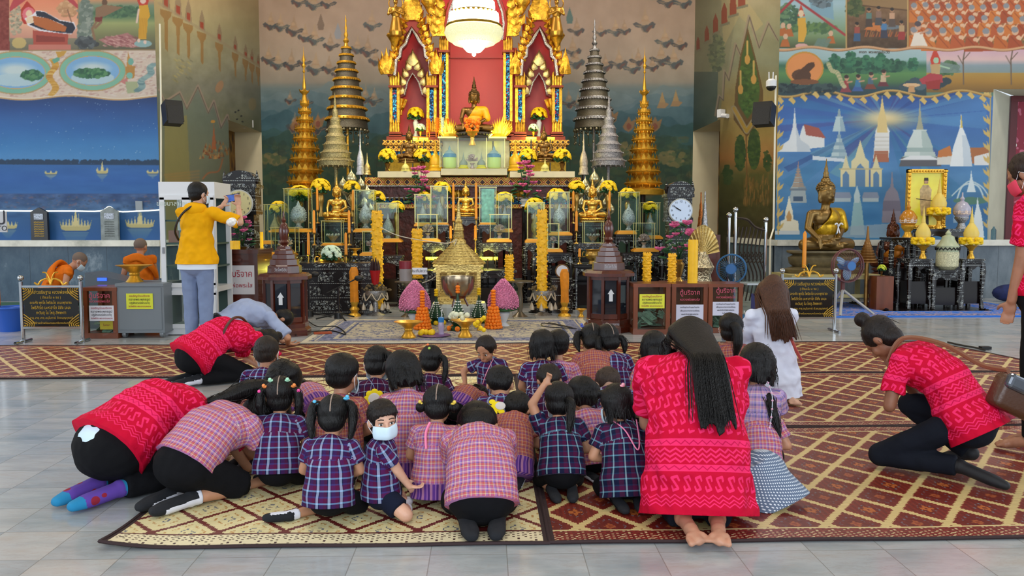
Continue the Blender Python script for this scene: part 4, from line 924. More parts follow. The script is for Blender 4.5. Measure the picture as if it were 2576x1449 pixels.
 for i,(k,a,t)in enumerate(L):
  k,a,t=Vector(k),Vector(a),Vector(t);cap(mb,hips[i],k,b['rt']*.92,b['rs']*1.15);cap(mb,k,a,b['rs']*1.08,b['rs']*.62)
  mb.sph(a,b['rs']*.75,10,7);cap(mb,a,a.lerp(t,.75),b['rs']*.62,b['rs']*.52);cap(mb,a.lerp(t,.5),t,b['rs']*.6,b['rs']*.38)
  if toes:
   d=(t-a).normalized();sx=d.cross(Vector((0,0,1))).normalized()
   cap(mb,t-d*.035*s-sx*.022*s,t-d*.035*s+sx*.022*s,.022*s,.02*s)
   for j in range(5):o_=(j-2)*.0165*s*(1 if i else-1);r_=(.014 if j==0 else .0098)*s;cap(mb,t-d*.02*s+sx*o_,t+d*(.018-.005*j)*s+sx*o_*1.05-Vector((0,0,.002)),r_,r_*.95,8)
 mb.sph(H(0,-.008,.018),(.074*hs,.088*hs,.083*hs),16,12,Hm);mb.sph(H(0,.022,-.036),(.058*hs,.058*hs,.062*hs),14,10,Hm)
 mb.sph(H(0,.052,-.078),(.026*hs,.020*hs,.018*hs),8,6,Hm)
 for q in(-1,1):mb.sph(H(q*.034,.052,-.032),.026*hs,8,6);mb.sph(H(q*.074,-.004,-.012),(.011*hs,.019*hs,.029*hs),8,6,Hm);cap(mb,H(q*.014,.077,.014),H(q*.04,.067,.014),.009*hs,.008*hs,8)
 cap(mb,H(0,.078,.002),H(0,.092,-.028),.008*hs,.0125*hs,8);cap(mb,H(-.014,.076,-.058),H(.014,.076,-.058),.0095*hs,.0095*hs,8);cap(mb,H(-.012,.075,-.067),H(.012,.075,-.067),.0095*hs,.0095*hs,8)
 me=skin(mb,vox*(.8 if face or toes else 1),2,.5);body=link('body',me,root,skin_mat(tone))
 def uvmap(me,cu=.0):
  n=len(me.vertices);co=np.empty(n*3);me.vertices.foreach_get('co',co);co=co.reshape(-1,3)
  segs=[(Pv-u1*.5*b['lo'],Wv,pe[0],f1,-.5*b['lo'],0),(Wv,Nv+u2*.03,ch[0],f2,b['lo'],0)]+[(S_,E_,b['ra']*1.5,None,0,1)for(S_,E_,W_)in AR]
  best=np.full(n,1e9);U=np.zeros(n);V_=np.zeros(n);sg=np.zeros(n,int);RR=np.zeros(n)
  for si,(a,e,r,fr,off,arm)in enumerate(segs):
   a=np.array(a);e=np.array(e);d=e-a;L_=np.linalg.norm(d);d/=L_;tt=(co-a)@d;tc=np.clip(tt,0 if si!=0 else-9,L_ if si<1 or arm else 9)if arm else(np.minimum(tt,L_)if si==0 else np.maximum(tt,0))
   dist=np.linalg.norm(co-a-tc[:,None]*d,axis=1)/r*(1.15 if arm else 1)
   if fr is None:x=np.array((0,1.0,0));x=x-d*d.dot(x);x/=np.linalg.norm(x)+1e-9;y=np.cross(d,x)
   else:x=np.array(fr.col[0]);y=np.array(fr.col[1])
   q=co-a;ang=np.arctan2(q@x,-(q@y));m=dist<best;best[m]=dist[m];U[m]=ang[m];sg[m]=si;RR[m]=r*(1.0 if not arm else 1.15)
   V_[m]=(tt[m]+off)if not arm else(-tt[m]+L_*sleeve+.02)
  V_=V_-(hem*s if not long else hem*s);nl=len(me.loops);vi=np.empty(nl,np.int32);me.loops.foreach_get('vertex_index',vi)
  npoly=len(me.polygons);lt=np.empty(npoly,np.int32);me.polygons.foreach_get('loop_total',lt);ls=np.empty(npoly,np.int32);me.polygons.foreach_get('loop_start',ls)
  first=np.repeat(vi[ls],lt);a0=U[first];au=U[vi];rr=RR[first];au=np.where(au-a0>PI,au-2*PI,au);au=np.where(au-a0<-PI,au+2*PI,au)
  same=sg[vi]==sg[first];uu=au*rr;uu=np.where(same,uu,a0*rr);vv=np.where(same,V_[vi],V_[first])
  l=me.uv_layers.new(name='cloth');l.data.foreach_set('uv',np.stack([uu,vv],1).reshape(-1))
 if shirt is not None:
  mb=MB();g=.012*s if kid else .014;fl=flare*s
  mb.sph(Pv-u1*.01*s,(pe[0]+g+fl,pe[1]+g+fl,(.10*s if kid else .17*s)),18,11,f1);mb.sph(Wv,(wa[0]+g+fl*.4,wa[1]+g+fl*.4,.10*s*(1 if kid else 1.6)),18,11,f1)
  frus(mb,Pv-u1*(abs(hem)+.05)*s,Wv,pe[0]+g+fl*1.5,wa[0]+g+fl*.4,24,(pe[1]+fl)/(pe[0]+fl));frus(mb,Wv-u2*.01,Cv+u2*.03*s,wa[0]+g,ch[0]+g,24,ch[1]/ch[0],X2)
  mb.sph(Cv,(ch[0]+g,ch[1]+g,b['up']*.66),18,11,f2);cap(mb,Sh[0],Sh[1],b['ra']*1.35+g*.5,b['ra']*1.35+g*.5);cap(mb,Nv-u2*.05*s,Nv-u2*.0*s,b['rn']*1.7,b['rn']*1.12)
  for(S_,E_,W_)in AR:
   e=S_.lerp(E_,min(sleeve,1));rr=b['ra']*(1.5 if sleeve<1 else 1.3);cap(mb,S_,S_.lerp(e,.5),b['ra']*1.4+g*.4,rr);frus(mb,S_,e,b['ra']*1.3,rr*1.12)
   if sleeve>1:e2=E_.lerp(W_,.92);cap(mb,S_,E_,rr,rr*.95);frus(mb,E_,e2,rr,rr*.75);mb.sph(E_,rr,10,8)
  src=mb.mesh('src',False);me=baked(src,[('REMESH',dict(mode='VOXEL',voxel_size=vox,use_smooth_shade=True)),('SMOOTH',dict(factor=.6,iterations=4)),('DISPLACE',dict(texture=CLOUD,strength=.02*(1 if kid else 1.9),mid_level=.5,texture_coords='LOCAL'))]);bpy.data.meshes.remove(src)
  bm=bmesh.new();bm.from_mesh(me);r_=bmesh.ops.bisect_plane(bm,geom=bm.verts[:]+bm.edges[:]+bm.faces[:],plane_co=Pv+u1*hem*s,plane_no=-u1,clear_outer=True)
  ed=[e for e in r_['geom_cut']if isinstance(e,bmesh.types.BMEdge)];bmesh.ops.holes_fill(bm,edges=ed,sides=0);bm.to_mesh(me);bm.free()
  me.polygons.foreach_set('use_smooth',[True]*len(me.polygons));uvmap(me);sh=link('shirt' if not long else 'tunic',me,root,shirt)
  if collar:cm=MB();pts=[Nv+f2@Vector((math.cos(a)*b['rn']*1.35,math.sin(a)*b['rn']*1.3,(-.006+.012*math.sin(-a))*s))for a in[2*PI*k/14 for k in range(14)]];cm.tube(pts,.013*s,8,True);cme=cm.mesh('collar','all');uvmap(cme);link('collar',cme,sh,shirt)
 if bottom:
  mb=MB();g=.010*s
  mb.sph(Pv-Vector((0,0,.01*s)),(pe[0]+g*.3,pe[1]+g*.5,(.095 if kid else .16)*s),16,10,frame(dirv(min(lean,60))));
  if not bare_torso:frus(mb,Pv,Pv+u1*.06*s,pe[0]*.98,wa[0]*.95,18,.82)
  for i,(k,a,t)in enumerate(L):
   k,a,t=Vector(k),Vector(a),Vector(t)
   if bottom=='skirt':e=hips[i].lerp(k,1.02);frus(mb,hips[i],e,b['rt']*1.12,b['rs']*1.75);cap(mb,hips[i],hips[i].lerp(k,.8),b['rt']*1.1,b['rs']*1.5)
   elif bottom=='shorts':e=hips[i].lerp(k,.72);cap(mb,hips[i],hips[i].lerp(k,.4),b['rt']*1.12,b['rt']*1.08);frus(mb,hips[i],e,b['rt']*1.1,b['rt']*1.1)
   else:cap(mb,hips[i],k,b['rt']*1.08,b['rs']*1.42);cap(mb,k,k.lerp(a,.6),b['rs']*1.42,b['rs']*1.2);frus(mb,k,k.lerp(a,.95),b['rs']*1.4,b['rs']*1.15)
  if bottom=='skirt':
   c0=Pv;k0,k1=Vector(L[0][0]),Vector(L[1][0]);cap(mb,Pv.lerp(k0,.5),Pv.lerp(k1,.5),b['rt']*.9,b['rt']*.9);cap(mb,k0,k1,b['rs']*1.3,b['rs']*1.3)
  src=mb.mesh('src',False);me=baked(src,[('REMESH',dict(mode='VOXEL',voxel_size=vox,use_smooth_shade=True)),('SMOOTH',dict(factor=.6,iterations=4)),('DISPLACE',dict(texture=CLOUD,strength=.014,mid_level=.5,texture_coords='LOCAL'))]);bpy.data.meshes.remove(src)
  n=len(me.vertices);co=np.empty(n*3);me.vertices.foreach_get('co',co);co[2::3]=np.maximum(co[2::3],.006);me.vertices.foreach_set('co',co)
  me.polygons.foreach_set('use_smooth',[True]*len(me.polygons));link({'skirt':'skirt','shorts':'shorts'}.get(bottom,'trousers'),me,root,botmat or cloth('black_cloth','0c0c10'))
 if foot:
  for i,(k,a,t)in enumerate(L):
   k,a,t=Vector(k),Vector(a),Vector(t);mb=MB();g=.004*s;d=(t-a).normalized();sx=d.cross(Vector((0,0,1)));sx=sx.normalized()if sx.length>.1 else Vector((1,0,0))
   mb.sph(a,b['rs']*.75+g,12,8);m_=a.lerp(t,.72)
   for q in(-1,1):cap(mb,a+sx*q*.004*s,m_+sx*q*.010*s,b['rs']*.62+g,b['rs']*.55+g);cap(mb,m_+sx*q*.010*s,t+sx*q*.006*s,b['rs']*.55+g,b['rs']*.4+g)
   frus(mb,a,a.lerp(k,.2 if foot=='sock' else .08),b['rs']*.66+g,b['rs']*.72+g);me=skin(mb,vox*.8,3)
   n=len(me.vertices);co=np.empty(n*3);me.vertices.foreach_get('co',co);co[2::3]=np.maximum(co[2::3],.004);me.vertices.foreach_set('co',co)
   so=link('sock' if foot=='sock' else 'shoe',me,root,[footmat or M('white_sock','d8d8e2',.9),solemat or M('black_sole','14161c',.9,bump=(60,.2))])
   if solemat is not False:
    up=Vector((0,-.25,1)).normalized()if legs in('kneel','kneelup')else Vector((0,-.8,-.25)).normalized()
    idx=[(1 if(p.center-a).dot(d)>(t-a).length*.8 or(p.center-a).dot(d)<-.01*s else 0)if solemat and 'toe' in solemat.name else 1 if(p.normal.dot(up)>.15 and(p.center-a).dot(d)>-.02*s)or(p.center-a).dot(d)>(t-a).length*.8 else 0 for p in me.polygons];me.polygons.foreach_set('material_index',[int(i)for i in idx])
 hm=hairmat or hair_mat();ho=None
 def lockset(locks,strands=10,sr=.0013):
  mb=MB();sb=MB();g=random.Random(len(label))
  for pts,rs in locks:
   pp=bez([tuple(H(*p))for p in pts],4);n=len(pp);rr=[np.interp(i/(n-1)*(len(rs)-1),range(len(rs)),rs)*hs for i in range(n)]
   for i in range(n-1):cap(mb,pp[i],pp[i+1],rr[i],rr[i+1],9)
   for k in range(strands):
    a=g.random()*2*PI;q=.75+.5*g.random();e=1+.10*g.random();o=Hm@Vector((math.cos(a),math.sin(a),0))*q
    st=[p+o*r_*(1+.25*math.sin(i*.9+k))for i,(p,r_)in enumerate(zip(pp,rr))];st.append(st[-1]+(st[-1]-st[-2])*(.3+g.random())+o*.004);sb.tube(st,[sr]*(len(st)-1)+[sr*.3],3)
  return mb,sb
 if hair and hair!='bald':
  st=hair if isinstance(hair,dict)else{'k':hair};k=st['k'];mb=MB();locks=st.get('locks',[])
  big=1.16 if k=='afro' else 1.0
  mb.sph(H(0,-.016,.026),(.083*hs*big,.090*hs*big,.086*hs*big),18,12,Hm)
  if k in('boy',):mb.sph(H(0,-.035,-.012),(.072*hs,.062*hs,.060*hs),14,10,Hm)
  elif k=='afro':mb.sph(H(0,-.03,-.01),(.09*hs,.08*hs,.08*hs),14,10,Hm)
  elif k=='cap':mb.sph(H(0,-.03,.0),(.08*hs,.07*hs,.062*hs),14,10,Hm)
  elif k=='thin':pass
  else:mb.sph(H(0,-.036,-.03),(.070*hs,.056*hs,.062*hs),14,10,Hm)
  if k=='bob':
   gg=random.Random(len(label)*7)
   for a in range(-8,9):
    t_=a/8*1.9;x,y=.072*math.sin(t_),-.02-.064*math.cos(t_);q_=gg.uniform(.95,1.15);cap(mb,H(x,y,.02),H(x*q_,y*q_,-.062-gg.uniform(0,.045)),.020*hs,.006*hs,8)
  if k in('bob','pig','fringe','pony')and st.get('fringe',k in('bob','fringe')):
   for a in range(-3,4):cap(mb,H(a*.016,.055,.075),H(a*.021,.084-abs(a)*.004,.050),.016*hs,.008*hs,8)
  if k=='pig':
   dz=st.get('z',.02);ln_=st.get('len',.14)
   for q in(-1,1):locks.append(([(q*.066,-.035,dz),(q*.098,-.045,dz-.005),(q*.108,-.04,dz-ln_*.5),(q*.095,-.035,dz-ln_)],[.018,.022,.026,.006]))
  if k=='buns':
   for q in(-1,1):mb.sph(H(q*.095,-.03,-.02),.028*hs,10,8)
  if k=='bun':c_=st.get('at',(0,-.06,.10));mb.sph(H(*c_),.038*hs,12,9);cap(mb,H(c_[0]*.6,c_[1]*.6,c_[2]*.6),H(*c_),.03*hs,.026*hs)
  if k=='pony':locks.append((st.get('pts',[(0,-.09,.05),(0,-.125,.04),(.01,-.13,-.05),(.02,-.11,-.14)]),st.get('rs',[.018,.026,.026,.006])))
  src=mb.mesh('src',False);me=baked(src,[('REMESH',dict(mode='VOXEL',voxel_size=vox*.8,use_smooth_shade=True)),('SMOOTH',dict(factor=.6,iterations=3)),('DISPLACE',dict(texture=CLOUD,strength=.012 if k!='afro' else .03,mid_level=.4,texture_coords='LOCAL'))]);bpy.data.meshes.remove(src)
  me.polygons.foreach_set('use_smooth',[True]*len(me.polygons));ho=link('hair',me,root,hm)
  sb=MB();g=random.Random(len(label)+3)
  if k in('bob','afro'):
   for i in range(60):t_=g.uniform(-2,2);v0=Vector((.084*math.sin(t_),-.02-.076*math.cos(t_),g.uniform(-.04,.04)));v1=v0+Vector((v0.x*.1+g.uniform(-.012,.012),g.uniform(-.015,.01),-.05));v2=v1+Vector((g.uniform(-.012,.012),g.uniform(-.012,.006),-.045));sb.tube([H(*v0),H(*v1),H(*v2)],[.0016,.0013,.0004],3)
  for i in range(st.get('fly',90)):
   t_=g.uniform(0,2*PI);p_=g.uniform(-.9,1.2);v0=Vector((.083*math.cos(p_)*math.cos(t_),-.016+.09*math.cos(p_)*math.sin(t_),.026+.086*math.sin(p_)))*big
   if v0.y>.04 and v0.z<.05:continue
   v1=v0*1.03+Vector((g.uniform(-.01,.01),g.uniform(-.01,.01),g.uniform(-.03,.004)));v2=v1+Vector((g.uniform(-.01,.01),g.uniform(-.01,0),g.uniform(-.03,0)));sb.tube([H(*v0),H(*v1),H(*v2)],[.0013,.001,.0004],3)
  for lk_ in locks:
   lm,ls_=lockset([lk_],st.get('strands',16));lme=skin(lm,vox*.7,2);link('hair_lock',lme,ho,hm);ls_.build('loose_strands',hm,ho)
  if sb.v:sb.build('loose_strands',hm,ho)
  if k in('pig','buns')and st.get('part',True):
   pb=MB();pb.tube([H(0,-.016+.0915*math.sin(a)*-1,.026+.0885*math.cos(a))for a in[.2+.2*i for i in range(9)]],.0028,4);pb.build('hair_parting',M('scalp','9a8578',.7),ho)
  for(p_,col)in st.get('ties',[]):tb=MB();tb.lathe([(.010,-.006),(.016,0),(.010,.006)],H(*p_),8);tb.sph(H(p_[0]*1.08,p_[1]-.012,p_[2]+.006),.009,8,6);tb.build('hair_tie',M('tie_'+col,col,.4),ho)
 elif hair=='bald':
  mb=MB();mb.sph(H(0,-.014,.024),(.0765*hs,.088*hs,.081*hs),18,12,Hm);mb.build('hair',M('shaved_hair','6a5a50',.8,bump=(300,.3)),root)
 if face:
  eb=MB();ib=MB();bb=MB()
  for q in(-1,1):eb.sph(H(q*.030,.070,-.004),(.0125*hs,.009*hs,.0078*hs),10,7,Hm);ib.sph(H(q*.030,.0755,-.004),(.006*hs,.005*hs,.0068*hs),8,6,Hm);bb.tube([H(q*.014,.083,.022),H(q*.030,.081,.026),H(q*.046,.072,.021)],.0028*hs,5)
  for q in(-1,1):ib.tube([H(q*.018,.080,.002),H(q*.030,.0805,.0055),H(q*.043,.072,.001)],.0016*hs,5)
  eb.build('eyes',M('eye_white','dcd8d4',.2),root);ib.build('irises',M('dark_iris','1a100c',.1),root);bb.build('eyebrows',hm,root)
  if not mask:lb=MB();cap(lb,H(-.014,.082,-.061),H(.014,.082,-.061),.006*hs,.006*hs,8);lb.build('lips',M('lips','a0605a',.45),root)
 if mask:
  mk=MB();vs=[];fs=[];nu,nv=13,8
  for j in range(nv+1):
   for i in range(nu+1):
    a=(i/nu-.5)*2.7;v_=j/nv;z=-.014-.080*v_;bul=math.sin(v_*PI)**.6;w_=.066+.008*bul
    nose=.022*math.exp(-(a/.35)**2)*(1-v_*.4);vs.append(H(w_*math.sin(a),.022+(.062+.008*bul)*math.cos(a)*(1 if v_<.8 else .93)+nose,z+.002*math.sin(j*2.5)))
  for j in range(nv):
   for i in range(nu):q=j*(nu+1)+i;fs.append((q,q+1,q+nu+2,q+nu+1))
  mk.add(vs,fs)
  me=mk.mesh('face_mask','all');me2=baked(me,[('SOLIDIFY',dict(thickness=.003)),('SUBSURF',dict(levels=1))]);me2.polygons.foreach_set('use_smooth',[True]*len(me2.polygons));mo=link('face_mask',me2,root,M('surgical_mask_'+(mask if isinstance(mask,str)else ''),mask if isinstance(mask,str)else 'c4dae8',.8,bump=(30,.1)))
  lp=MB()
  for q in(-1,1):lp.tube([H(q*.064,.034,-.018),H(q*.080,.004,.012),H(q*.083,-.016,-.006),H(q*.080,-.012,-.03),H(q*.062,.03,-.072)],.0016,4)
  lp.build('ear_loops',M('white_elastic','e8e8ec',.7),mo)
 if extra:extra(root,dict(H=H,Nv=Nv,Wv=Wv,Pv=Pv,Sh=Sh,AR=AR,f1=f1,f2=f2,u1=u1,u2=u2,b=b,hs=hs,Hc=Hc,Hm=Hm,L=L))
 return root
BLK=cloth('black_cloth','0c0c10');NAVY=cloth('navy_cloth','12182c')
def at(px,py):g=G(px,py);return(g.x,g.y,.010)
def cord(path,name,col,r=.0025,spots=None):
 def f(root,d):
  b=MB();b.tube(bez([d['Nv']+d['f2']@Vector(p)for p in path],5),r,5);o=b.build(name,M('cord_'+col,col,.6),root)
  if spots:
   s_=MB();pts=bez([d['Nv']+d['f2']@Vector(p)for p in path],5)
   for i in range(0,len(pts),2):s_.sph(pts[i],.006,7,5)
   s_.build('beads',M('beads_'+spots,spots,.4),o)
 return f
def pony_girl(**k):return k
person('child in navy plaid shirt with two low ponytails tied in pink and orange',None,4,1.04,top=(705,952),shirt=dark_plaid(),legs='sideL',lean=14,curl=18,head=(12,0,0),hem=-.03,vox=.007,flare=.012,hair=dict(k='pig',z=.03,len=.17,ties=[((-.078,-.05,.052),'f0904c'),((.078,-.05,.052),'f0904c'),((-.1,-.048,.02),'f050a0'),((.1,-.048,.02),'f050a0'),((-.045,-.06,.085),'a8e0c0'),((.045,-.06,.085),'a8e0c0')],strands=18))
person('child in navy plaid shirt with ponytails tied high in light blue',None,-3,1.02,top=(838,1000),shirt=dark_plaid(),legs='sideL',lean=8,curl=16,head=(24,-3,0),hem=-.045,vox=.007,flare=.012,hair=dict(k='pig',z=.055,len=.19,ties=[((-.085,-.045,.06),'58b8e0'),((.07,-.045,.085),'58b8e0')],strands=18))
person('small child in a white face mask looking back over the shoulder',None,-78,.96,top=(962,1010),shirt=dark_plaid(),legs='cross',lean=-2,curl=8,head=(4,80,4),hem=-.03,bottom='shorts',botmat=NAVY,vox=.0062,face=True,mask='cfe4f2',tone='d8a68c',flare=.014,arms=[((-.05,.15,.07),(-1,-.4,-.3)),((.03,.17,.05),(1,-.6,-.2),(-.2,1,-.2),(0,.2,1),.6)],hairmat=hair_mat('1a110e'),hair=dict(k='fringe',fly=120),extra=cord([(-.06,0,.03),(-.10,.02,-.05),(-.12,-.02,-.14)],'mask_cord','e890b0'))
person('child bowing in front in pink plaid shirt, black skirt and black socks tucked under',at(1212,1330),3,1.42,pz=.13,lean=34,curl=34,head=(88,0,0),shirt=pink_plaid(),hem=-.03,collar=True,flare=.004,girth=1.08,legs='kneel',hair=dict(k='bun',at=(-.03,-.02,.10)),vox=.007,arms='floor',footmat=BLK)
person('long haired child bowing low in pink plaid shirt and full black skirt',at(468,1272),-36,1.5,pz=.19,lean=48,curl=34,head=(92,0,0),shirt=pink_plaid(),hem=.0,flare=.0,girth=1.12,legs='kneel',arms='floor',vox=.0075,hair=dict(k='pony',pts=[(0,-.08,.05),(-.01,-.115,.02),(-.03,-.12,-.06),(-.05,-.10,-.14),(-.06,-.09,-.22)],rs=[.025,.035,.04,.03,.008],ties=[((-.0,-.10,.06),'a8c8e8')],strands=30))
person('child in pink plaid shirt with two small buns and a pink ribbon down the back',None,-4,1.02,top=(1102,975),shirt=pink_plaid_hem(),legs='sideR',lean=8,curl=16,head=(26,0,0),hem=-.09,vox=.0075,flare=.012,bottom='skirt',hair=dict(k='buns',ties=[((-.088,-.04,-.0),'e8c850'),((.088,-.04,-.0),'e8c850')]),extra=cord([(-.02,-.09,.0),(-.035,-.1,-.05),(-.03,-.1,-.12)],'ribbon','f080a8',.006))
person('child lifting one hand to the head, teal plaid shirt and black skirt',None,2,1.04,top=(1408,965),shirt=dark_plaid2(),legs='kneel',lean=24,curl=18,head=(20,18,0),hem=-.03,vox=.0075,flare=.014,arms=[((-.075,.10,.50),(-1,.3,-.35),(.5,.1,.8),(-.3,-1,.2),.9),'lap'],footmat=BLK,mask=True,hair=dict(k='pony',pts=[(.05,-.07,.0),(.085,-.10,-.02),(.09,-.12,-.12),(.08,-.12,-.24)],rs=[.02,.022,.022,.006]),extra=cord([(-.13,.09,.24),(-.12,.07,.24)],'bracelet','e8e0d0',.002))
person('child in teal plaid with a pink flower clip, seated beside the barefoot woman',None,4,1.06,top=(1548,970),shirt=dark_plaid2(),legs='kneel',lean=20,curl=18,head=(16,-32,0),hem=-.09,vox=.0075,flare=.02,mask=True,hair=dict(k='bob',ties=[((0,-.075,.088),'e8a0b0')]),footmat=BLK,extra=cord([(-.06,-.02,.03),(-.01,-.09,-.06),(.03,-.1,-.16),(.05,-.09,-.12),(.06,-.06,0)],'braided_cord','d878a0',.0035))
person('child in rust and pink plaid shirt bending forward with short black hair',None,-8,1.08,top=(1300,990),shirt=shaded_pink_plaid(),lean=34,curl=34,head=(70,0,0),hem=-.1,flare=.014,collar=True,hair='boy',legs='kneel')
person('curly haired child in pink plaid beside the child lifting a hand',None,20,.98,top=(1468,958),shirt=pink_plaid(),lean=20,curl=16,head=(40,20,0),hair=dict(k='afro',fly=120),legs='kneel',hem=-.05)
person('boy with mask loops seen from behind in rust plaid shirt with a collar',None,6,1.2,top=(862,893),shirt=shaded_pink_plaid(),lean=6,curl=14,head=(10,32,0),hem=-.05,hair='boy',collar=True,mask=True,tone='a87458',legs='kneel')
person('child bent low in purple pink shirt between the boy and the ponytailed child',at(800,1085),30,1.02,shirt=pink_plaid_hem(),lean=70,curl=22,pz=.16,head=(95,0,0),hem=-.06,hair='bob',legs='kneel',arms='floor')
person('fluffy haired child bowing in a dusty pink shirt',None,-22,1.16,top=(712,918),shirt=shaded_pink_plaid(),lean=30,curl=30,head=(62,0,0),hem=-.05,pz=.17,hair=dict(k='afro',fly=160),legs='kneel')
person('short haired boy with mask loops in dark plaid at the left of the group',None,-4,1.12,top=(670,850),shirt=dark_plaid(),lean=10,curl=16,head=(14,0,0),hair=dict(k='boy'),hairmat=hair_mat('241a14'),mask=True,legs='kneel',tone='a87458')
def flower_tag(root,d):
 b=MB();c=d['Nv']+d['f2']@Vector((.01,-.12,-.13));fm=d['f2']
 for k in range(8):a=k*PI/4;b.sph(c+fm@Vector((math.cos(a)*.038,0,math.sin(a)*.038)),(.02,.004,.02),8,6,fm)
 o=b.build('flower_name_tag',M('yellow_felt','f0d400',.8),root);q=MB();q.sph(c-fm.col[1]*.004,(.033,.004,.033),12,6,fm);q.build('tag_centre',M('pale_card','cfc8c4',.6),o);cord([(-.05,-.02,.02),(.0,-.11,-.05),(.01,-.11,-.09)],'tag_string','7088b0',.002)(root,d)
def fish_tag(root,d):
 b=MB();c=d['Nv']+d['f2']@Vector((-.015,-.12,-.12));fm=d['f2'];b.sph(c,(.036,.005,.03),10,6,fm)
 for a,r in((2.4,.05),(3.3,.052),(4.2,.05),(5.2,.045)):b.sph(c+fm@Vector((math.cos(a)*r*.8,0,math.sin(a)*r*.8)),(.017,.004,.015),8,6,fm)
 o=b.build('fish_name_tag',M('yellow_felt','f0d400',.8),root);q=MB();q.sph(c-fm.col[1]*.005+fm.col[0]*.012,(.027,.004,.024),12,6,fm);q.build('tag_centre',M('pale_card','cfc8c4',.6),o);cord([(-.06,-.02,.02),(-.02,-.1,-.05),(.02,-.1,-.05),(.05,-.02,.02)],'tag_string','6890c0',.002)(root,d)
person('child in maroon plaid with a yellow flower name tag on the back',None,0,1.1,top=(948,875),shirt=dark_plaid3(),lean=10,curl=14,head=(24,0,0),hair=dict(k='pony',pts=[(.06,-.07,.04),(.09,-.09,.03),(.1,-.09,-.03),(.095,-.08,-.08)],rs=[.02,.024,.024,.008]),mask=True,extra=flower_tag)
person('child with messy black hair in pink plaid shirt, seated behind the masked child',None,0,1.24,top=(1012,888),shirt=pink_plaid_hem(),lean=8,curl=18,head=(30,-30,0),hem=-.1,collar=True,hair=dict(k='bob',fly=120),mask=True)
person('child with long side ponytail and green hair bead in maroon plaid',None,0,1.04,top=(1085,873),shirt=dark_plaid3(),lean=14,curl=14,head=(24,10,0),hair=dict(k='pony',pts=[(.07,-.05,.02),(.11,-.06,.0),(.12,-.05,-.08),(.11,-.04,-.18)],rs=[.02,.022,.022,.006],ties=[((0,-.085,.06),'b0d860'),((.085,-.05,.01),'d8d060'),((-.02,-.05,.095),'f07840')]))
person('child bowed double in pink shirt behind the child with two buns',at(1150,1100),-20,1.0,shirt=shaded_pink_plaid(),lean=72,curl=26,pz=.18,head=(100,0,0),hem=-.05,hair='bob',legs='kneel',arms='floor')
person('child bowing with long black hair falling forward beside the pink ribbon',at(1172,1150),-60,.95,shirt=pink_plaid(),lean=50,curl=30,head=(80,40,0),hair=dict(k='bob',fly=120,locks=[([(0,-.08,0),(0,-.10,-.06),(0,-.08,-.12)],[.05,.05,.02])]),legs='kneel',arms='floor')
person('little boy facing the camera and looking down at his hands',None,165,1.0,top=(1222,848),shirt=dark_plaid(),lean=6,curl=12,head=(30,12,0),face=True,hair=dict(k='cap',fly=80),hairmat=hair_mat('1c120e'),tone='b07a5c',legs='cross',bottom='trousers',collar=False,vox=.0075,arms=[((-.09,.15,.15),(-1,0,-.3)),((.15,.12,.18),(1,0,-.3),(.7,.3,0),(0,0,1),.4)],extra=cord([(-.04,.04,.03),(.0,.1,-.05),(.03,.11,-.13)],'lanyard','e898b0',.003))
person('child in dark plaid with a yellow fish name tag on the back',None,0,1.1,top=(1258,926),shirt=dark_plaid(),lean=24,curl=20,head=(50,0,0),hair='boy',hem=-.04,extra=fish_tag)
person('child bent forward in white checked maroon plaid with cropped hair',None,0,1.08,top=(1382,920),shirt=dark_plaid3(),lean=28,curl=24,head=(62,0,0),hair='boy',hairmat=hair_mat('1c1410'),tone='a87458')
person('black haired boy in dark plaid looking to the right near the altar rug',None,-6,1.14,top=(1362,833),shirt=dark_plaid(),lean=8,curl=12,head=(12,-20,0),hair=dict(k='bob',fly=50,fringe=False),mask=False)
person('child in pale pink plaid just behind the black haired boy',None,-10,1.12,top=(1402,833),shirt=pink_plaid(),lean=8,curl=12,head=(10,-20,0),hair='boy')
person('child in pink plaid with a blue bow, bending forward at the front row',None,0,1.26,top=(1490,820),shirt=shaded_pink_plaid(),lean=22,curl=18,head=(46,0,0),hem=-.06,flare=.014,hair=dict(k='pig',z=.03,len=.14,ties=[((-.06,-.03,.10),'4c5cb8')]))
person('child in blue and pink plaid tucked behind the one with the blue bow',None,4,1.16,top=(1527,820),shirt=dark_plaid(),lean=14,curl=14,head=(26,-20,0),hair=dict(k='pig',z=.0,len=.12))
person('nearly bald child bent low in dark plaid before the barefoot woman',None,0,1.12,top=(1530,928),shirt=dark_plaid(),lean=40,curl=24,head=(70,0,0),hair='thin',hairmat=hair_mat('3a2c24'),tone='a8826c')
person('long haired child in pale plaid partly hidden by the barefoot woman',None,10,1.14,top=(1645,835),shirt=pink_plaid(),lean=6,curl=12,head=(10,20,0),hair=dict(k='bob',locks=[([(0,-.07,-.03),(0,-.08,-.1),(0,-.06,-.16)],[.05,.045,.02])]),mask=True)
person('child with raised praying hands and blue mask near the donation boxes',None,18,1.22,top=(1840,790),shirt=shaded_pink_plaid(),lean=4,curl=10,head=(6,40,0),arms='pray',mask='a8c4dc',face=True,hair=dict(k='pony',pts=[(.02,-.09,.02),(.05,-.12,.0),(.06,-.12,-.10),(.04,-.1,-.2)],rs=[.03,.035,.035,.01],fly=90),tone='a87458')
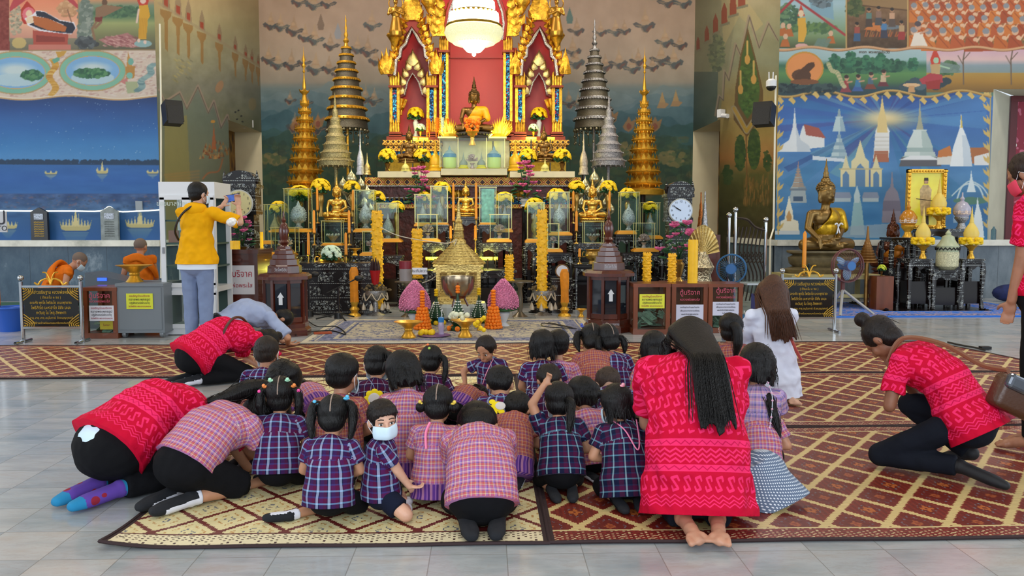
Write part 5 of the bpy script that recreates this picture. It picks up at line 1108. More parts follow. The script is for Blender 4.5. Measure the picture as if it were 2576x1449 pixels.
person('child in lilac plaid with a bead necklace, praying beside the woman in white',None,-14,1.26,top=(1905,868),shirt=plaid('lilac_plaid',[(0,'a888b8'),(.3,'d8c090'),(.36,'8c7cb0'),(.6,'4c4c80'),(.68,'c8a0b0')],[(0,'9c8cc0'),(.3,'e0c8b0'),(.36,'b08098'),(.7,'50508c')],.038,.038),lean=2,curl=12,head=(16,0,0),hem=-.08,arms='pray',hair=dict(k='bob',fly=140),extra=cord([(.05,-.05,.03),(.065,-.1,-.04),(.06,-.11,-.14),(.05,-.11,-.2)],'necklace','d0d8e8',.002,'e0b0c8'),legs='kneel')
person('child with one long ponytail in pink plaid half hidden by the barefoot woman',at(1918,1225),-8,1.0,shirt=pink_plaid(),lean=30,curl=24,head=(24,0,0),hem=-.06,hair=dict(k='pony',pts=[(.02,-.09,.02),(.05,-.13,.0),(.07,-.15,-.1),(.10,-.15,-.22)],rs=[.03,.035,.032,.006],strands=40),legs='kneel')
t=NT('polka_dot_cotton');v=t.coord();u=t.N('ShaderNodeUVMap');sp=t.sep(v)
fx=t.math('SUBTRACT',t.math('FRACT',t.math('DIVIDE',t.math('ADD',sp[0],sp[1]),.012)),.5);fz=t.math('SUBTRACT',t.math('FRACT',t.math('DIVIDE',sp[2],.012)),.5)
dd=t.math('SQRT',t.math('ADD',t.math('MULTIPLY',fx,fx),t.math('MULTIPLY',fz,fz)));t.set(t.mix(t.math('LESS_THAN',dd,.26),C3('5c6c84'),C3('d4dce4')),.85);t.bump(t.noise(v,20),.3)
g=G(1940,1300);mb=MB();mb.sph((0,.05,.12),(.13,.10,.13),14,10);frus(mb,(.0,.02,.16),(.07,-.03,.01),.09,.15,16,.55);frus(mb,(-.06,0,.2),(0,0,.05),.07,.14,16,.6)
me=skin(mb,.008,4);n=len(me.vertices);co=np.empty(n*3);me.vertices.foreach_get('co',co);co[2::3]=np.maximum(co[2::3],.004);me.vertices.foreach_set('co',co)
o=link('cloth_bag',me,None,t.m);o.location=(g.x,g.y+.1,.01);tag(o,'blue cloth bag with white polka dots slumped beside the barefoot woman','bag')
RT=red_tunic()
def back_hair(root,d,col='0b0808',L=.42,w=.13,n=220,off=(.035,.03)):
 "a sheet of long hair falling from the crown over the back, with loose strands"
 Nv,f2,u2,u1,Wv=d['Nv'],d['f2'],d['u2'],d['u1'],d['Wv'];H=d['H'];hm=hair_mat(col);g=random.Random(5);mb=MB();sb=MB();bk=d['b']['ch'][1]+.035
 def path(q,j):
  p=[H(q*.055,-.02-.04*(1-q*q),.085-.035*q*q),H(q*.07,-.095+.03*q*q,.03-.02*q*q),H(q*.065,-.10+.02*q*q,-.04)]
  for k in range(1,7):
   t_=k/6;p.append(Nv+f2@Vector((off[0]+q*w*(.36+.18*t_)+off[1]*t_,-bk*(.75+.25*min(1,t_*3))-j,.03-L*t_)))
  return p
 for i in range(9):
  q=(i/8-.5)*2;pp=bez(path(q,0),4);pp=pp[:len(pp)-(i*5%4)-int(2.5*abs(q))];n_=len(pp)
  for k in range(n_-1):cap(mb,pp[k],pp[k+1],.030*(1-.75*(k/n_)**2),.030*(1-.75*((k+1)/n_)**2),8)
 for q,y in((-1,.02),(-1,-.03),(1,.02),(1,-.03),(-.8,.06)):
  p0=H(q*.07,y,.03);pp=[p0,p0+Vector((q*.025,0,-.06)),p0+Vector((q*.03,-.02,-.16)),p0+Vector((q*.02,-.03,-.24-.04*y))];pp=bez(pp,3)
  for k in range(len(pp)-1):cap(mb,pp[k],pp[k+1],.034*(1-.08*k),.034*(1-.08*(k+1)),8)
  for j in range(14):e=Vector((g.uniform(-.03,.03),g.uniform(-.03,.03),-g.uniform(0,.1)));sb.tube([p+e*(i/9)+Vector((g.uniform(-.004,.004),)*3)for i,p in enumerate(pp)],[.0015]*(len(pp)-1)+[.0004],3)
 o=link('long_hair',skin(mb,.008,4),root,hm)
 for i in range(n):q=g.uniform(-1.15,1.15)if g.random()<.9 else g.uniform(-2,1.5);pp=bez(path(q,.018+g.random()*.014),3);c_=int(len(pp)*g.uniform(.8,1));sb.tube(pp[:c_],[.0016]*(c_-1)+[.0004],3)
 sb.build('loose_strands',hm,o)
LH=[([(-.02+q*.012,-.06,.06),(.02+q*.02,-.12,.02),(.05+q*.035,-.18,-.10),(.07+q*.035,-.21,-.24),(.08+q*.036,-.2,-.40),(.085+q*.03,-.18,-.5)],[.035,.045,.04,.034,.026,.008])for q in(-2,-1,0,1,2)]
person('barefoot woman kneeling in a long red tunic with black hair down her back',at(1752,1318),-6,1.0,B=dict(ADULT,sh=.195,ch=(.175,.12),wa=(.155,.12)),pz=.19,lean=18,curl=14,head=(64,4,0),girth=1.22,flare=.018,shirt=RT,long=True,hem=-.15,sleeve=.75,bottom='trousers',botmat=cloth('navy_trousers','10141e'),foot=None,toes=True,tone='b8866c',vox=.0085,arms='pray',neckf=.9,hair=dict(k='long',fly=120),extra=lambda root,d:back_hair(root,d),legs=[((-.15,.30,.06),(-.07,-.10,.05),(-.035,-.30,.03)),((.15,.30,.06),(.07,-.10,.05),(.045,-.30,.03))])
def sling(root,d,bagpts,col,strap):
 b=MB();b.tube(bez(strap,6),.011,6);b.build('bag_strap',M('leather_'+col,col,.5),root)
w=person('woman in white shirt with long brown hair kneeling upright near the gold plaque',at(1945,1010),8,.92,B=ADULT,pz=.17,lean=3,curl=6,head=(20,18,4),girth=.98,shirt=cloth('white_cotton','d4d8ea',.8,.05),long=True,hem=-.15,flare=.03,sleeve=1.5,bottom='trousers',botmat=BLK,foot=None,toes=True,vox=.009,arms='pray',tone='c89a80',hair=dict(k='long',fly=60),hairmat=hair_mat('4a2c1c'),legs='kneel',extra=lambda root,d:(back_hair(root,d,'4a2c1c',.26,.17,160,(-.02,.04)),sling(root,d,None,'a83c34',[d['Nv']+d['f2']@Vector(p)for p in((-.04,-.10,.02),(.03,-.135,-.12),(.10,-.13,-.28),(.15,-.11,-.36))])))
def shoe_mat():return M('black_trainers','101014',.7)
SOCK=NT('purple_spotted_sock');v=SOCK.coord();q_=SOCK.vor(v,15);SOCK.set(SOCK.mix(SOCK.math('LESS_THAN',q_,.3),C3('5c3c9c'),C3('8c1830')),.9)
person('woman bowing in red tunic, black trousers and purple spotted socks',at(286,1250),-34,1.0,B=ADULT,pz=.24,lean=58,curl=44,head=(105,0,0),girth=1.14,shirt=RT,long=True,hem=-.02,sleeve=.8,flare=.02,bottom='trousers',foot='sock',footmat=SOCK.m,solemat=M('turquoise_toe','1c7fae',.9),vox=.0085,arms='floor',legs='kneel',hair='bun',neckf=.8,extra=lambda root,d:MB().sph(d['Pv']+d['u1']*-.05+Vector((0,0,.06)),(.13,.10,.09),12,8).build('undershirt',M('white_undershirt','cfe4f4',.8),root))
person('woman bowing in red tunic with a thin brown strap across the back',at(495,968),-48,1.0,B=ADULT,pz=.24,lean=56,curl=44,head=(105,0,0),girth=1.1,shirt=RT,long=True,hem=-.08,sleeve=.8,flare=.02,bottom='trousers',foot='sock',vox=.010,arms='floor',legs='kneel',hair='bun',neckf=.8,extra=lambda root,d:sling(root,d,None,'4a2418',[d['Nv']+d['f2']@Vector(p)for p in((-.08,-.10,.0),(-.01,-.15,-.1),(.09,-.14,-.22),(.15,-.06,-.3),(.15,.06,-.32))]))
person('person in pale blue shirt and grey trousers bowing to the floor beside the standing photographer',at(562,884),-60,1.0,B=ADULT,pz=.24,lean=56,curl=46,head=(100,0,0),girth=1.08,shirt=cloth('pale_blue_shirt','9aa6c4',.8,.08),hem=.04,sleeve=.9,bottom='trousers',botmat=cloth('charcoal_trousers','34363c'),foot='sock',vox=.010,arms='floor',legs='kneel',hair='boy',neckf=.8,extra=lambda root,d:MB().tube([d['Pv']+d['u1']*.02+d['f1']@Vector((math.cos(a)*.178,math.sin(a)*.142,0))for a in[2*PI*k/20 for k in range(20)]],.016,6,True).build('belt',M('black_belt','101010',.5),root))
def phone(root,d):
 c=(d['AR'][0][2]+d['AR'][1][2])/2+Vector((0,.06,.09));m=Matrix.Rotation(R(-8),3,'Y');b=MB();b.box(c,(.15,.009,.074),rot=m);o=b.build('phone',M('phone_case','1c1c22',.4),root,smooth=False)
 q=MB();q.box(c-Vector((0,.006,0)),(.135,.002,.064),rot=m);q.build('phone_screen',M('phone_screen','203070',.2,var=(30,.9),emit=('4868b0',.6)),o,smooth=False)
HOOD=cloth('mustard_hoodie','e0a000',.85,.06)
def hoodie(root,d):
 b=MB();N=d['Nv'];b.sph(N+Vector((0,-.055,-.005)),(.115,.07,.075),14,10);b.sph(N+Vector((-.06,-.03,.01)),(.06,.06,.05),12,8);b.sph(N+Vector((.06,-.03,.01)),(.06,.06,.05),12,8);link('hood',skin(b,.01,4),root,HOOD)
 b=MB();P_=d['Pv'];b.lathe([(.195,-.035),(.195,.02)],P_+Vector((0,0,-.045)),24,1,.76);b.build('white_shirt_hem',M('white_knit','d8e4f0',.8),root)
 sling(root,d,None,'1c1410',[N+Vector(p)for p in((.09,.05,.05),(.02,-.10,.03),(-.08,-.145,-.06),(-.16,-.13,-.2),(-.185,-.04,-.3))])
 w=d['AR'][1];b=MB();b.tube([w[2]+Vector((math.cos(a)*.036,math.sin(a)*.036,-.03))for a in[k*.6 for k in range(11)]],.005,5);b.build('bracelet',M('gold_bracelet','c89040',.3,.9),root)
 e=w[0].lerp(w[1],.72);b=MB();b.sph(e+Vector((.01,-.02,-.02)),(.058,.062,.05),12,8);b.build('printed_cuff',M('white_print','e8e6e0',.8,var=(40,.3)),root)
 phone(root,d)
person('man in mustard hoodie standing and taking a picture with a phone',at(502,888),-14,.985,B=ADULT,pz=.90,lean=1,curl=4,head=(4,28,0),girth=1.02,shirt=HOOD,hem=-.03,sleeve=.95,flare=.03,bottom='trousers',botmat=cloth('pale_blue_jeans','7888a8',.9,.12),foot='shoe',footmat=M('grey_shoe','50545c'),solemat=False,legs='stand',vox=.009,mask=True,tone='c4967c',hl=1.02,arms=[((.10,.30,1.43),(-1,-.1,-.5),(.5,.3,.8),(-.5,-1,0),.9),((.30,.28,1.43),(1,-.3,-.8),(-.2,.2,1),(.6,-1,0),.8)],hair=dict(k='boy',fly=60),extra=hoodie)
def handbag(root,d):
 f=d['f2'];N=d['Nv'];br=M('brown_leather','4a2c1c',.35,bump=(60,.2));c=d['Pv']+Vector((.07,-.20,.12));m=Euler((0,R(24),R(-36))).to_matrix()
 b=MB();b.box(c,(.30,.10,.17),rot=m);me=b.mesh('handbag',False);me=baked(me,[('BEVEL',dict(width=.03,segments=4))]);me.polygons.foreach_set('use_smooth',[True]*len(me.polygons));o=link('handbag',me,root,br)
 q=MB();q.box(c+m@Vector((0,-.045,.055)),(.29,.05,.075),rot=m);me=baked(q.mesh('flap',False),[('BEVEL',dict(width=.02,segments=3))]);link('bag_flap',me,o,M('glossy_silver_leather','5c6068',.12,.5))
 s_=MB();s_.tube(bez([N+f@Vector((-.10,.06,.02)),N+f@Vector((-.09,-.08,.03)),N+f@Vector((-.01,-.15,-.12)),N+f@Vector((.08,-.15,-.30)),c+m@Vector((-.12,0,.10))],8),.013,6);s_.build('bag_strap',M('tan_strap','7c4c34',.45),o)
person('woman squatting in red tunic with a brown shoulder bag and topknot',at(2432,1208),42,.87,B=ADULT,pz=.30,lean=34,curl=24,head=(58,0,0),girth=1.08,shirt=RT,long=True,hem=-.10,sleeve=.72,flare=.012,bottom='trousers',botmat=cloth('navy_trousers','10141e'),foot='shoe',footmat=shoe_mat(),solemat=False,vox=.0085,arms='pray',tone='8c5c44',hair=dict(k='bun',at=(0,-.02,.13),fly=100),hairmat=hair_mat('1a1210'),extra=handbag,legs=[((-.15,.36,.08),(-.1,.0,.08),(-.1,-.2,.03)),((.14,.34,.30),(.12,.02,.10),(.14,.18,.04))])
def fan_item(root,d):
 w=d['AR'][0][2];b=MB();b.sph(w+Vector((-.02,.10,.05)),(.10,.012,.12),16,8);b.build('red_hand_fan',M('red_white_print','d86c6c',.7,var=(30,.5)),root)
g=G(2570,1140)
person('woman standing in red tunic and black trousers with a pink mask',(P(2618,1000,4.5).x,4.5,.01),40,1.0,B=ADULT,pz=.90,lean=2,curl=8,head=(26,0,0),girth=1.12,shirt=RT,long=True,hem=-.02,sleeve=.8,flare=.0,bottom='trousers',botmat=BLK,foot=None,toes=True,legs='stand',vox=.009,mask='e0405c',tone='9c6a50',arms=[((-.15,.12,.84),(-.2,-1,0)),'down'],hair=dict(k='bun',at=(0,-.09,.03)),hairmat=hair_mat('2a1a14'))
ROBE=cloth('saffron_robe','c8640c',.8,.12)
def robe(root,d):
 b=MB();f=d['f2'];pts=[d['Nv']+f@Vector(p)for p in((-.16,.02,.0),(-.06,-.12,.0),(.08,-.13,-.12),(.17,-.04,-.24))]
 for i in range(3):b.tube(bez([p+f.col[2]*(-.03*i)-f.col[1]*.01 for p in pts],5),.028,8)
 link('robe_sash',skin(b,.012,3),root,ROBE)
person('monk in orange robe leaning over his papers behind the black plaque',(P(100,700,10.7).x,10.75,.11),-62,.95,B=ADULT,pz=.22,lean=34,curl=12,head=(44,0,0),shirt=ROBE,long=True,hem=-.1,sleeve=.2,bottom='skirt',botmat=ROBE,foot=None,hair='bald',tone='b07c60',mask=True,vox=.011,extra=robe,legs='cross',arms='lap')
person('monk in orange robe seated behind the grey cabinet and gold tray',(P(360,700,11.3).x,11.3,.11),40,.95,B=ADULT,pz=.24,lean=8,curl=8,head=(12,50,0),shirt=ROBE,long=True,hem=-.1,sleeve=.2,bottom='skirt',botmat=ROBE,foot=None,hair='bald',tone='a87458',vox=.011,extra=robe,legs='cross',arms='lap')
# ================================================================= ALTAR KIT
GOLD=M('polished_gold','dca838',.32,.62,(9,.2),(30,.25))
GOLDL=M('carved_gilding','cc9830',.34,.85,(14,.45),(22,.9))
PGOLD=M('pale_gold_leaf','cbb478',.3,.9,(9,.3),(60,.5))
SILV=M('pressed_silver','a8a8aa',.32,.9,(60,.5),(70,.8))
BRZ=M('bronze','7c5c30',.32,.85,(7,.3),(16,.15))
BRASS=M('brass','b08c48',.28,.8,(8,.2))
REDL=M('red_lacquer','a01c1c',.4,0,(3,.12))
REDP=M('crimson_panel','c42c30',.45)
WOOD=M('dark_red_wood','4c1c10',.25,0,(7,.35),coat=.4,scale=(1,1,.25))
WOOD2=M('brown_wood','6c3418',.35,0,(7,.3),coat=.2,scale=(1,1,.25))
WHT=M('white_paint','d4d6da',.4)
LEAF=M('green_leaf','1f5028',.5,0,(12,.4))
YEL=M('yellow_petal','f0c400',.6,0,(30,.2))
ORG=M('marigold_petal','f07800',.7,0,(40,.25),(60,.6))
PINK=M('pink_petal','d05c8c',.6,0,(20,.3));PALEP=M('pale_pink_petal','e48cb0',.8,0,(22,.35))
WAX=M('yellow_wax','f0bc10',.45,0,(12,.08),(14,.25));WAX.node_tree.nodes['Principled BSDF'].inputs['Subsurface Weight'].default_value=.15
WAX2=M('carved_yellow_wax','eeb414',.5,0,(20,.15),(28,1.0))
TAPER=M('orange_beeswax','e08c1c',.45)
GLASS=glass_mat('case_glass');BLACK=M('black_plastic','121214',.45)
PAPER=M('white_paper','dcdce4',.7);INK=M('black_ink','22202a',.6);REDINK=M('red_ink','a0243c',.6)
GLOW=M('yellow_green_tube','e8f050',.4,emit=('dcf010',9.0))
def inlay_mat():
 t=NT('lacquer_with_pearl_inlay');v=t.coord();s=t.sep(v);uv=t.comb(t.math('ADD',s[0],t.math('MULTIPLY',s[1],.7)),s[2])
 n=t.noise(uv,26,1.5,.5);a=t.math('LESS_THAN',t.math('ABSOLUTE',t.math('SUBTRACT',n,.5)),.010);q=t.vor(uv,24);b=t.math('MAXIMUM',t.math('LESS_THAN',q,.12),t.math('LESS_THAN',t.math('ABSOLUTE',t.math('SUBTRACT',q,.3)),.05))
 z=t.math('FRACT',t.math('DIVIDE',s[2],.2));msk=t.math('MULTIPLY',t.math('GREATER_THAN',t.noise(uv,4,1),.45),t.math('GREATER_THAN',z,.32));f=t.math('MULTIPLY',t.math('MAXIMUM',a,b),msk)
 ln=t.math('LESS_THAN',t.math('ABSOLUTE',t.math('SUBTRACT',z,.2)),.018);dash=t.math('GREATER_THAN',t.math('FRACT',t.math('DIVIDE',t.math('ADD',s[0],s[1]),.03)),.3)
 f=t.math('MAXIMUM',f,t.math('MULTIPLY',ln,dash));c=t.mix(f,C3('120a0a'),t.ramp(t.noise(uv,30),[(.3,'6c7884'),(.6,'b4b8b0')]));t.set(c,.22);return t.m
INL=inlay_mat();LACQ=M('plain_black_lacquer','120a0a',.2)
def mosaic_mat(name='blue_mirror_mosaic',cols=(('0c3c74',0),('1c78b4',.3),('0c2c50',.55),('48b0d0',.78),('a02434',.9)),sc=38):
 t=NT(name);v=t.coord();q=t.N('ShaderNodeTexVoronoi');t.lk(v,q.inputs['Vector']);q.inputs['Scale'].default_value=sc
 r=t.sep(q.outputs['Color'])[0];c=t.ramp(r,[(p,k)for k,p in cols],'CONSTANT');t.set(c,t.math('MULTIPLY',r,.35),.55)
 n=t.N('ShaderNodeNormalMap')if False else None;t.bump(q.outputs['Distance'],.8,.01);return t.m
MOS=mosaic_mat()
def frieze_mat(name,a,b,c,sc):
 t=NT(name);s=t.sep(t.coord());fx=t.math('ABSOLUTE',t.math('SUBTRACT',t.math('FRACT',t.math('DIVIDE',s[0],sc)),.5));fz=t.math('ABSOLUTE',t.math('SUBTRACT',t.math('FRACT',t.math('DIVIDE',s[2],sc)),.5))
 d=t.math('ADD',fx,fz);col=t.ramp(d,[(0,a),(.12,b),(.3,c),(.36,b),(.48,a),(.6,b),(.72,c)],'CONSTANT');t.set(col,.35,.35);t.bump(d,.6,.02);return t.m
FRZ=frieze_mat('gold_red_diamond_frieze','8c1c14','d8a83c','3c1410',.17)
FRZ2=frieze_mat('gold_black_lotus_frieze','d8b048','b87c28','241410',.10)
MIR=M('mirror_beads','d8d8d8',.08,1.0,(120,.8),(120,1.0))
def B0(px,py,D):return P(px,py,D)
def thing(name,label,cat,px,py,D,group=None,rz=0):return empty(name,P(px,py,D),label,cat,group,rz)
def part(mb,name,m,par,smooth=True):return mb.build(name,m,par,smooth)
def one(mb,name,m,label,cat,loc=None,group=None,smooth=True):
 o=mb.build(name,m,None,smooth,loc);tag(o,label,cat,group);return o
def slab(name,poly,D,dep,m,par=None,org=None):
 "poly in photo pixels on the plane at depth D, extruded back by dep"
 pts=[P(x,y,D)for x,y in poly];o_=org or Vector((0,0,0));b=MB();b.prism([(p.x-o_.x,p.z-o_.z)for p in pts],D-o_.y,D+dep-o_.y);return b.build(name,m,par,False)
def petal_ring(b,c,r,n,h,w,out=.35,tilt=0):
 for k in range(n):
  a=2*PI*k/n;d=Vector((math.cos(a),math.sin(a),0));t=Vector((-d.y,d.x,0));q=Vector(c)+d*r
  b.add([q-t*w/2,q+t*w/2,q+d*h*out*.6+t*w*.35+Vector((0,0,h*.55)),q+d*h*out+Vector((0,0,h)),q+d*h*out*.6-t*w*.35+Vector((0,0,h*.55)),q-d*.01+Vector((0,0,h*.3))],[(0,1,2,3,4),(1,0,5),(2,1,5),(3,2,5),(4,3,5),(0,4,5)])
BUD={}
def buddha(label,px,py,D,hpx,m,robe=None,hairm=None,base=True,group=None,earth=True,cat='statue',basem=None,rz=0):
 if 'b' not in BUD:
  mb=MB()
  for q in(-1,1):cap(mb,(q*.10,.02,.09),(q*.27,-.03,.075),.075,.065);cap(mb,(q*.27,-.03,.075),(-q*.06,-.15,.065+(.02 if q>0 else-.01)),.062,.040);mb.sph((-q*.10,-.16,.085),(.06,.035,.022),10,7)
  mb.sph((0,.02,.12),(.16,.12,.10),14,9);mb.sph((0,.02,.24),(.11,.085,.13),14,9);mb.sph((0,.01,.34),(.145,.09,.10),14,9);cap(mb,(-.155,.01,.385),(.155,.01,.385),.045,.045);cap(mb,(0,.01,.40),(0,0,.50),.05,.040)
  cap(mb,(-.175,.01,.38),(-.215,.0,.24),.042,.034);cap(mb,(-.215,0,.24),(-.19,-.13,.14),.034,.022);mb.sph((-.185,-.15,.10),(.026,.016,.045),8,7)
  for i in range(4):cap(mb,(-.200+i*.012,-.158,.08),(-.198+i*.011,-.165,.035),.008,.006,7)
  cap(mb,(.175,.01,.38),(.215,.0,.24),.042,.034);cap(mb,(.215,0,.24),(.06,-.13,.145),.034,.024);mb.sph((.01,-.145,.135),(.06,.03,.016),10,7)
  mb.sph((0,-.005,.56),(.062,.068,.082),16,12);mb.sph((0,-.015,.525),(.052,.052,.05),12,9);cap(mb,(0,-.068,.575),(0,-.078,.545),.009,.013,7);cap(mb,(-.018,-.066,.522),(.018,-.066,.522),.010,.010,7)
  for q in(-1,1):cap(mb,(q*.064,0,.58),(q*.067,-.005,.50),.012,.014,8);cap(mb,(q*.012,-.062,.588),(q*.04,-.052,.590),.010,.008,7);cap(mb,(q*.022,-.062,.572),(q*.036,-.056,.570),.010,.008,7)
  def big(me,f=None):
   for v in me.vertices:
    c=v.co;t=min(1,max(0,(c.z-.47)/.05));e=.27*t*t*(3-2*t);c.x*=1+e;c.y*=1+e;c.z=.48+(c.z-.48)*(1+e)if c.z>.48 else c.z
   return me
  BUD['b']=big(skin(mb,.0085,2,.5))
  mb=MB();mb.sph((0,.008,.60),(.066,.068,.062),16,10);mb.sph((0,.01,.665),(.038,.038,.035),12,8);g=random.Random(1)
  for i in range(150):
   t=g.uniform(0,2*PI);p_=g.uniform(-.1,1.5);v=Vector((.068*math.cos(p_)*math.cos(t),.008+.070*math.cos(p_)*math.sin(t),.60+.064*math.sin(p_)))
   if v.y<-.035 and v.z<.625:continue
   mb.sph(v,.009,6,4)
  BUD['h']=big(mb.mesh('curls','all'))
  mb=MB();mb.lathe([(.026,.745),(.034,.76),(.024,.775),(.030,.79),(.017,.82),(.021,.835),(.009,.88),(.003,.94)],(0,.01,0),10,mod=lambda a,i:1+.25*math.cos(4*a));BUD['f']=mb.mesh('flame','all')
  mb=MB();mb.sph((0,.02,.25),(.128,.10,.15),16,12);mb.sph((0,.01,.34),(.160,.105,.105),16,12);cap(mb,(0,.01,.385),(.165,.01,.385),.056,.054);cap(mb,(.178,.01,.38),(.215,0,.25),.052,.05);me=skin(mb,.009,2)
  bm=bmesh.new();bm.from_mesh(me);bmesh.ops.bisect_plane(bm,geom=bm.verts[:]+bm.edges[:]+bm.faces[:],plane_co=(-.02,0,.36),plane_no=Vector((-.8,0,.55)),clear_outer=True);bmesh.ops.bisect_plane(bm,geom=bm.verts[:]+bm.edges[:]+bm.faces[:],plane_co=(0,0,.13),plane_no=(0,0,-1),clear_outer=True);bm.to_mesh(me);bm.free()
  me2=baked(me,[('SOLIDIFY',dict(thickness=.012,offset=1))]);me2.polygons.foreach_set('use_smooth',[True]*len(me2.polygons));BUD['r']=me2
  mb=MB();mb.lathe([(.30,-.10),(.31,-.08),(.27,-.06),(.28,-.045),(.31,-.03),(.30,0),(.25,.01)],(0,-.02,0),28,1,.72);petal_ring(mb,(0,-.02,-.055),.27,26,.05,.06,.3);BUD['p']=mb.mesh('pedestal','all')
 h=hpx*K(D)/1.03;r=thing('buddha_statue',label,cat,px,py,D,group,rz)
 o=link('body',BUD['b'].copy(),r,m);o.scale=(h,)*3;off=.10*h if base else 0
 for k,nm,mm in(('h','hair_curls',hairm or m),('f','flame_finial',hairm or m)):c=link(nm,BUD[k].copy(),r,mm);c.scale=(h,)*3;c.location.z=off
 if robe:c=link('robe',BUD['r'].copy(),r,robe);c.scale=(h,)*3;c.location.z=off
 if base:c=link('pedestal',BUD['p'].copy(),r,basem or m);c.scale=(h,)*3;c.location.z=off
 o.location.z=off;return r
FL={}
def flowers(kind,seed=1):
 k=(kind,seed)
 if k in FL:return FL[k]
 g=random.Random(seed);b=MB();lf=MB()
 if kind=='mum':
  for i in range(64):
   t=g.uniform(0,2*PI);z=g.random()**.8;r=math.sqrt(1-z*z*.9);c=Vector((.42*r*math.cos(t),.42*r*math.sin(t),.40+.42*z));n_=(c-Vector((0,0,.3))).normalized()
   q=Vector((0,0,1)).rotation_difference(n_).to_matrix();rad=g.uniform(.075,.11)
   b.sph(c,(rad,rad,rad*.45),9,5,q)
   for j in range(9):a=j*.7;b.sph(c+q@Vector((math.cos(a)*rad*.95,math.sin(a)*rad*.95,.005)),(rad*.38,rad*.38,rad*.2),5,4,q)
  for i in range(26):t=g.uniform(0,2*PI);r=g.uniform(.1,.38);lf.sph((r*math.cos(t),r*math.sin(t),g.uniform(.22,.42)),(.10,.05,.07),6,4,Matrix.Rotation(t,3,'Z'))
 elif kind=='lotus':
  for i in range(17):
   t=g.uniform(0,2*PI);z=g.uniform(.15,.98);r=(.30*(1.15-z))+.04;c=Vector((r*math.cos(t),r*math.sin(t)-.02,z));s_=g.uniform(.055,.085)
   for j in range(6):
    a=j*PI/3+t;d=Vector((math.cos(a),math.sin(a),.7)).normalized();q=Vector((0,0,1)).rotation_difference(d).to_matrix();b.sph(c+d*s_*.6,(s_*.42,s_*.2,s_*.75),7,5,q)
   b.sph(c,s_*.35,6,5);lf.tube([(0,0,0),(c.x*.6,c.y*.6,z*.6),c],.006,4)
  for i in range(22):t=g.uniform(0,2*PI);z=g.uniform(.02,.85);r=.26*(1.1-z);lf.sph((r*math.cos(t),r*math.sin(t),z),(.09,.05,.03),7,4,Euler((g.uniform(-.6,.6),g.uniform(-.6,.6),t)).to_matrix())
 elif kind=='cone':
  for i in range(420):
   z=(i+.5)/420;r=.36*math.sin(min(1,(1-z)*1.25+.05)*PI/2)*(1 if z>.12 else .82+z*1.5);t=i*2.399963;c=Vector((r*math.cos(t),r*math.sin(t),z));q=Vector((0,0,1)).rotation_difference(Vector((math.cos(t),math.sin(t),.4)).normalized()).to_matrix()
   for j in range(4):a=j*1.57+g.random()*2;b.sph(c+q@Vector((math.cos(a)*.02,math.sin(a)*.02,.012)),(.024,.007,.022),5,4,q@Matrix.Rotation(a,3,'Z')@Matrix.Rotation(g.uniform(-.7,.7),3,'X'))
  b.lathe([(.26,.02),(.30,.2),(.24,.6),(.09,.9),(.01,.96)],(0,0,0),14);lf.lathe([(.2,-.06),(.36,.0),(.33,.07)],(0,0,0),16,mod=lambda a,i:1+.07*math.cos(a*12))
 elif kind=='lily':
  for i in range(12):
   t=g.uniform(0,2*PI);z=g.uniform(.3,.95);r=g.uniform(.05,.32)*(1.2-z*.6);c=Vector((r*math.cos(t),r*math.sin(t),z))
   for j in range(7):a=j*.9;d=Vector((math.cos(a),math.sin(a),.9)).normalized();b.sph(c+d*.05,(.022,.012,.06),5,4,Vector((0,0,1)).rotation_difference(d).to_matrix())
   lf.tube([(0,0,0),(c.x*.4,c.y*.4,z*.6),c],.008,4)
 FL[k]=(b.mesh(kind,'all'),lf.mesh('leaves','all'));return FL[k]
def bouquet(label,px,py,D,wpx,m=YEL,kind='mum',vase='gold',vh=None,cat='flowers',group=None,seed=1,name=None):
 w=wpx*K(D);r=thing(name or{'mum':'chrysanthemum_bouquet','lotus':'lotus_bouquet','cone':'flower_cone','lily':'silk_flowers'}[kind],label,cat,px,py,D,group);a,lf=flowers(kind,seed)
 vh=(vh*K(D))if vh else w*.35;z=vh-(.22*w if kind=='mum' else 0)
 f=link('blossoms',a.copy(),r,m);f.scale=(w,)*3 if kind not in('cone','lotus')else(w*1.35,w*1.35,w);f.location.z=z;l=link('leaves',lf.copy(),r,LEAF);l.scale=f.scale;l.location.z=z
 b=MB();q=w*(.16 if kind!='cone' else .25);b.lathe([(q*.8,0),(q*.85,vh*.08),(q*.4,vh*.25),(q*.75,vh*.6),(q*.95,vh*.8),(q*.55,vh*.93),(q*.9,vh)],(0,0,0),14);part(b,'vase',{'gold':GOLD,'silver':SILV,'white':WHT,'brass':BRASS,'dark':BRZ}[vase],r);return r
def pillar_candle(label,px,ytop,ybot,D,wpx,carved=True,group='thick yellow candles',base=None):
 k=K(D);h=(ybot-ytop)*k;w=wpx*k/2;r=thing('pillar_candle',label,'candle',px,ybot,D,group);b=MB();g=random.Random(int(px));n=12 if not carved else 40
 b.lathe([(w*(1+(.07*math.sin(i*1.7)if carved else 0)),h*i/n)for i in range(n+1)],(0,0,0),22,mod=(lambda a,i:1+.05*math.sin(3*a+i*.9))if carved else None)
 if carved:
  for j in range(int(h/w*5)):t=j*2.4;b.sph((w*math.cos(t),w*math.sin(t),h*(j+.5)/(h/w*5)),(w*.28,w*.28,w*.22),6,5)
  for j in range(11):a=j*2*PI/11;b.lathe([(w*.22,0),(w*.02,w*.5)],(w*.85*math.cos(a),w*.85*math.sin(a),h*.995),4)
 part(b,'wax',WAX2 if carved else WAX,r);c=MB();c.tube([(0,0,h),(.003,0,h+w*.5)],max(.002,w*.04),5);part(c,'wick',M('wick','2a2018',.9),r);return r
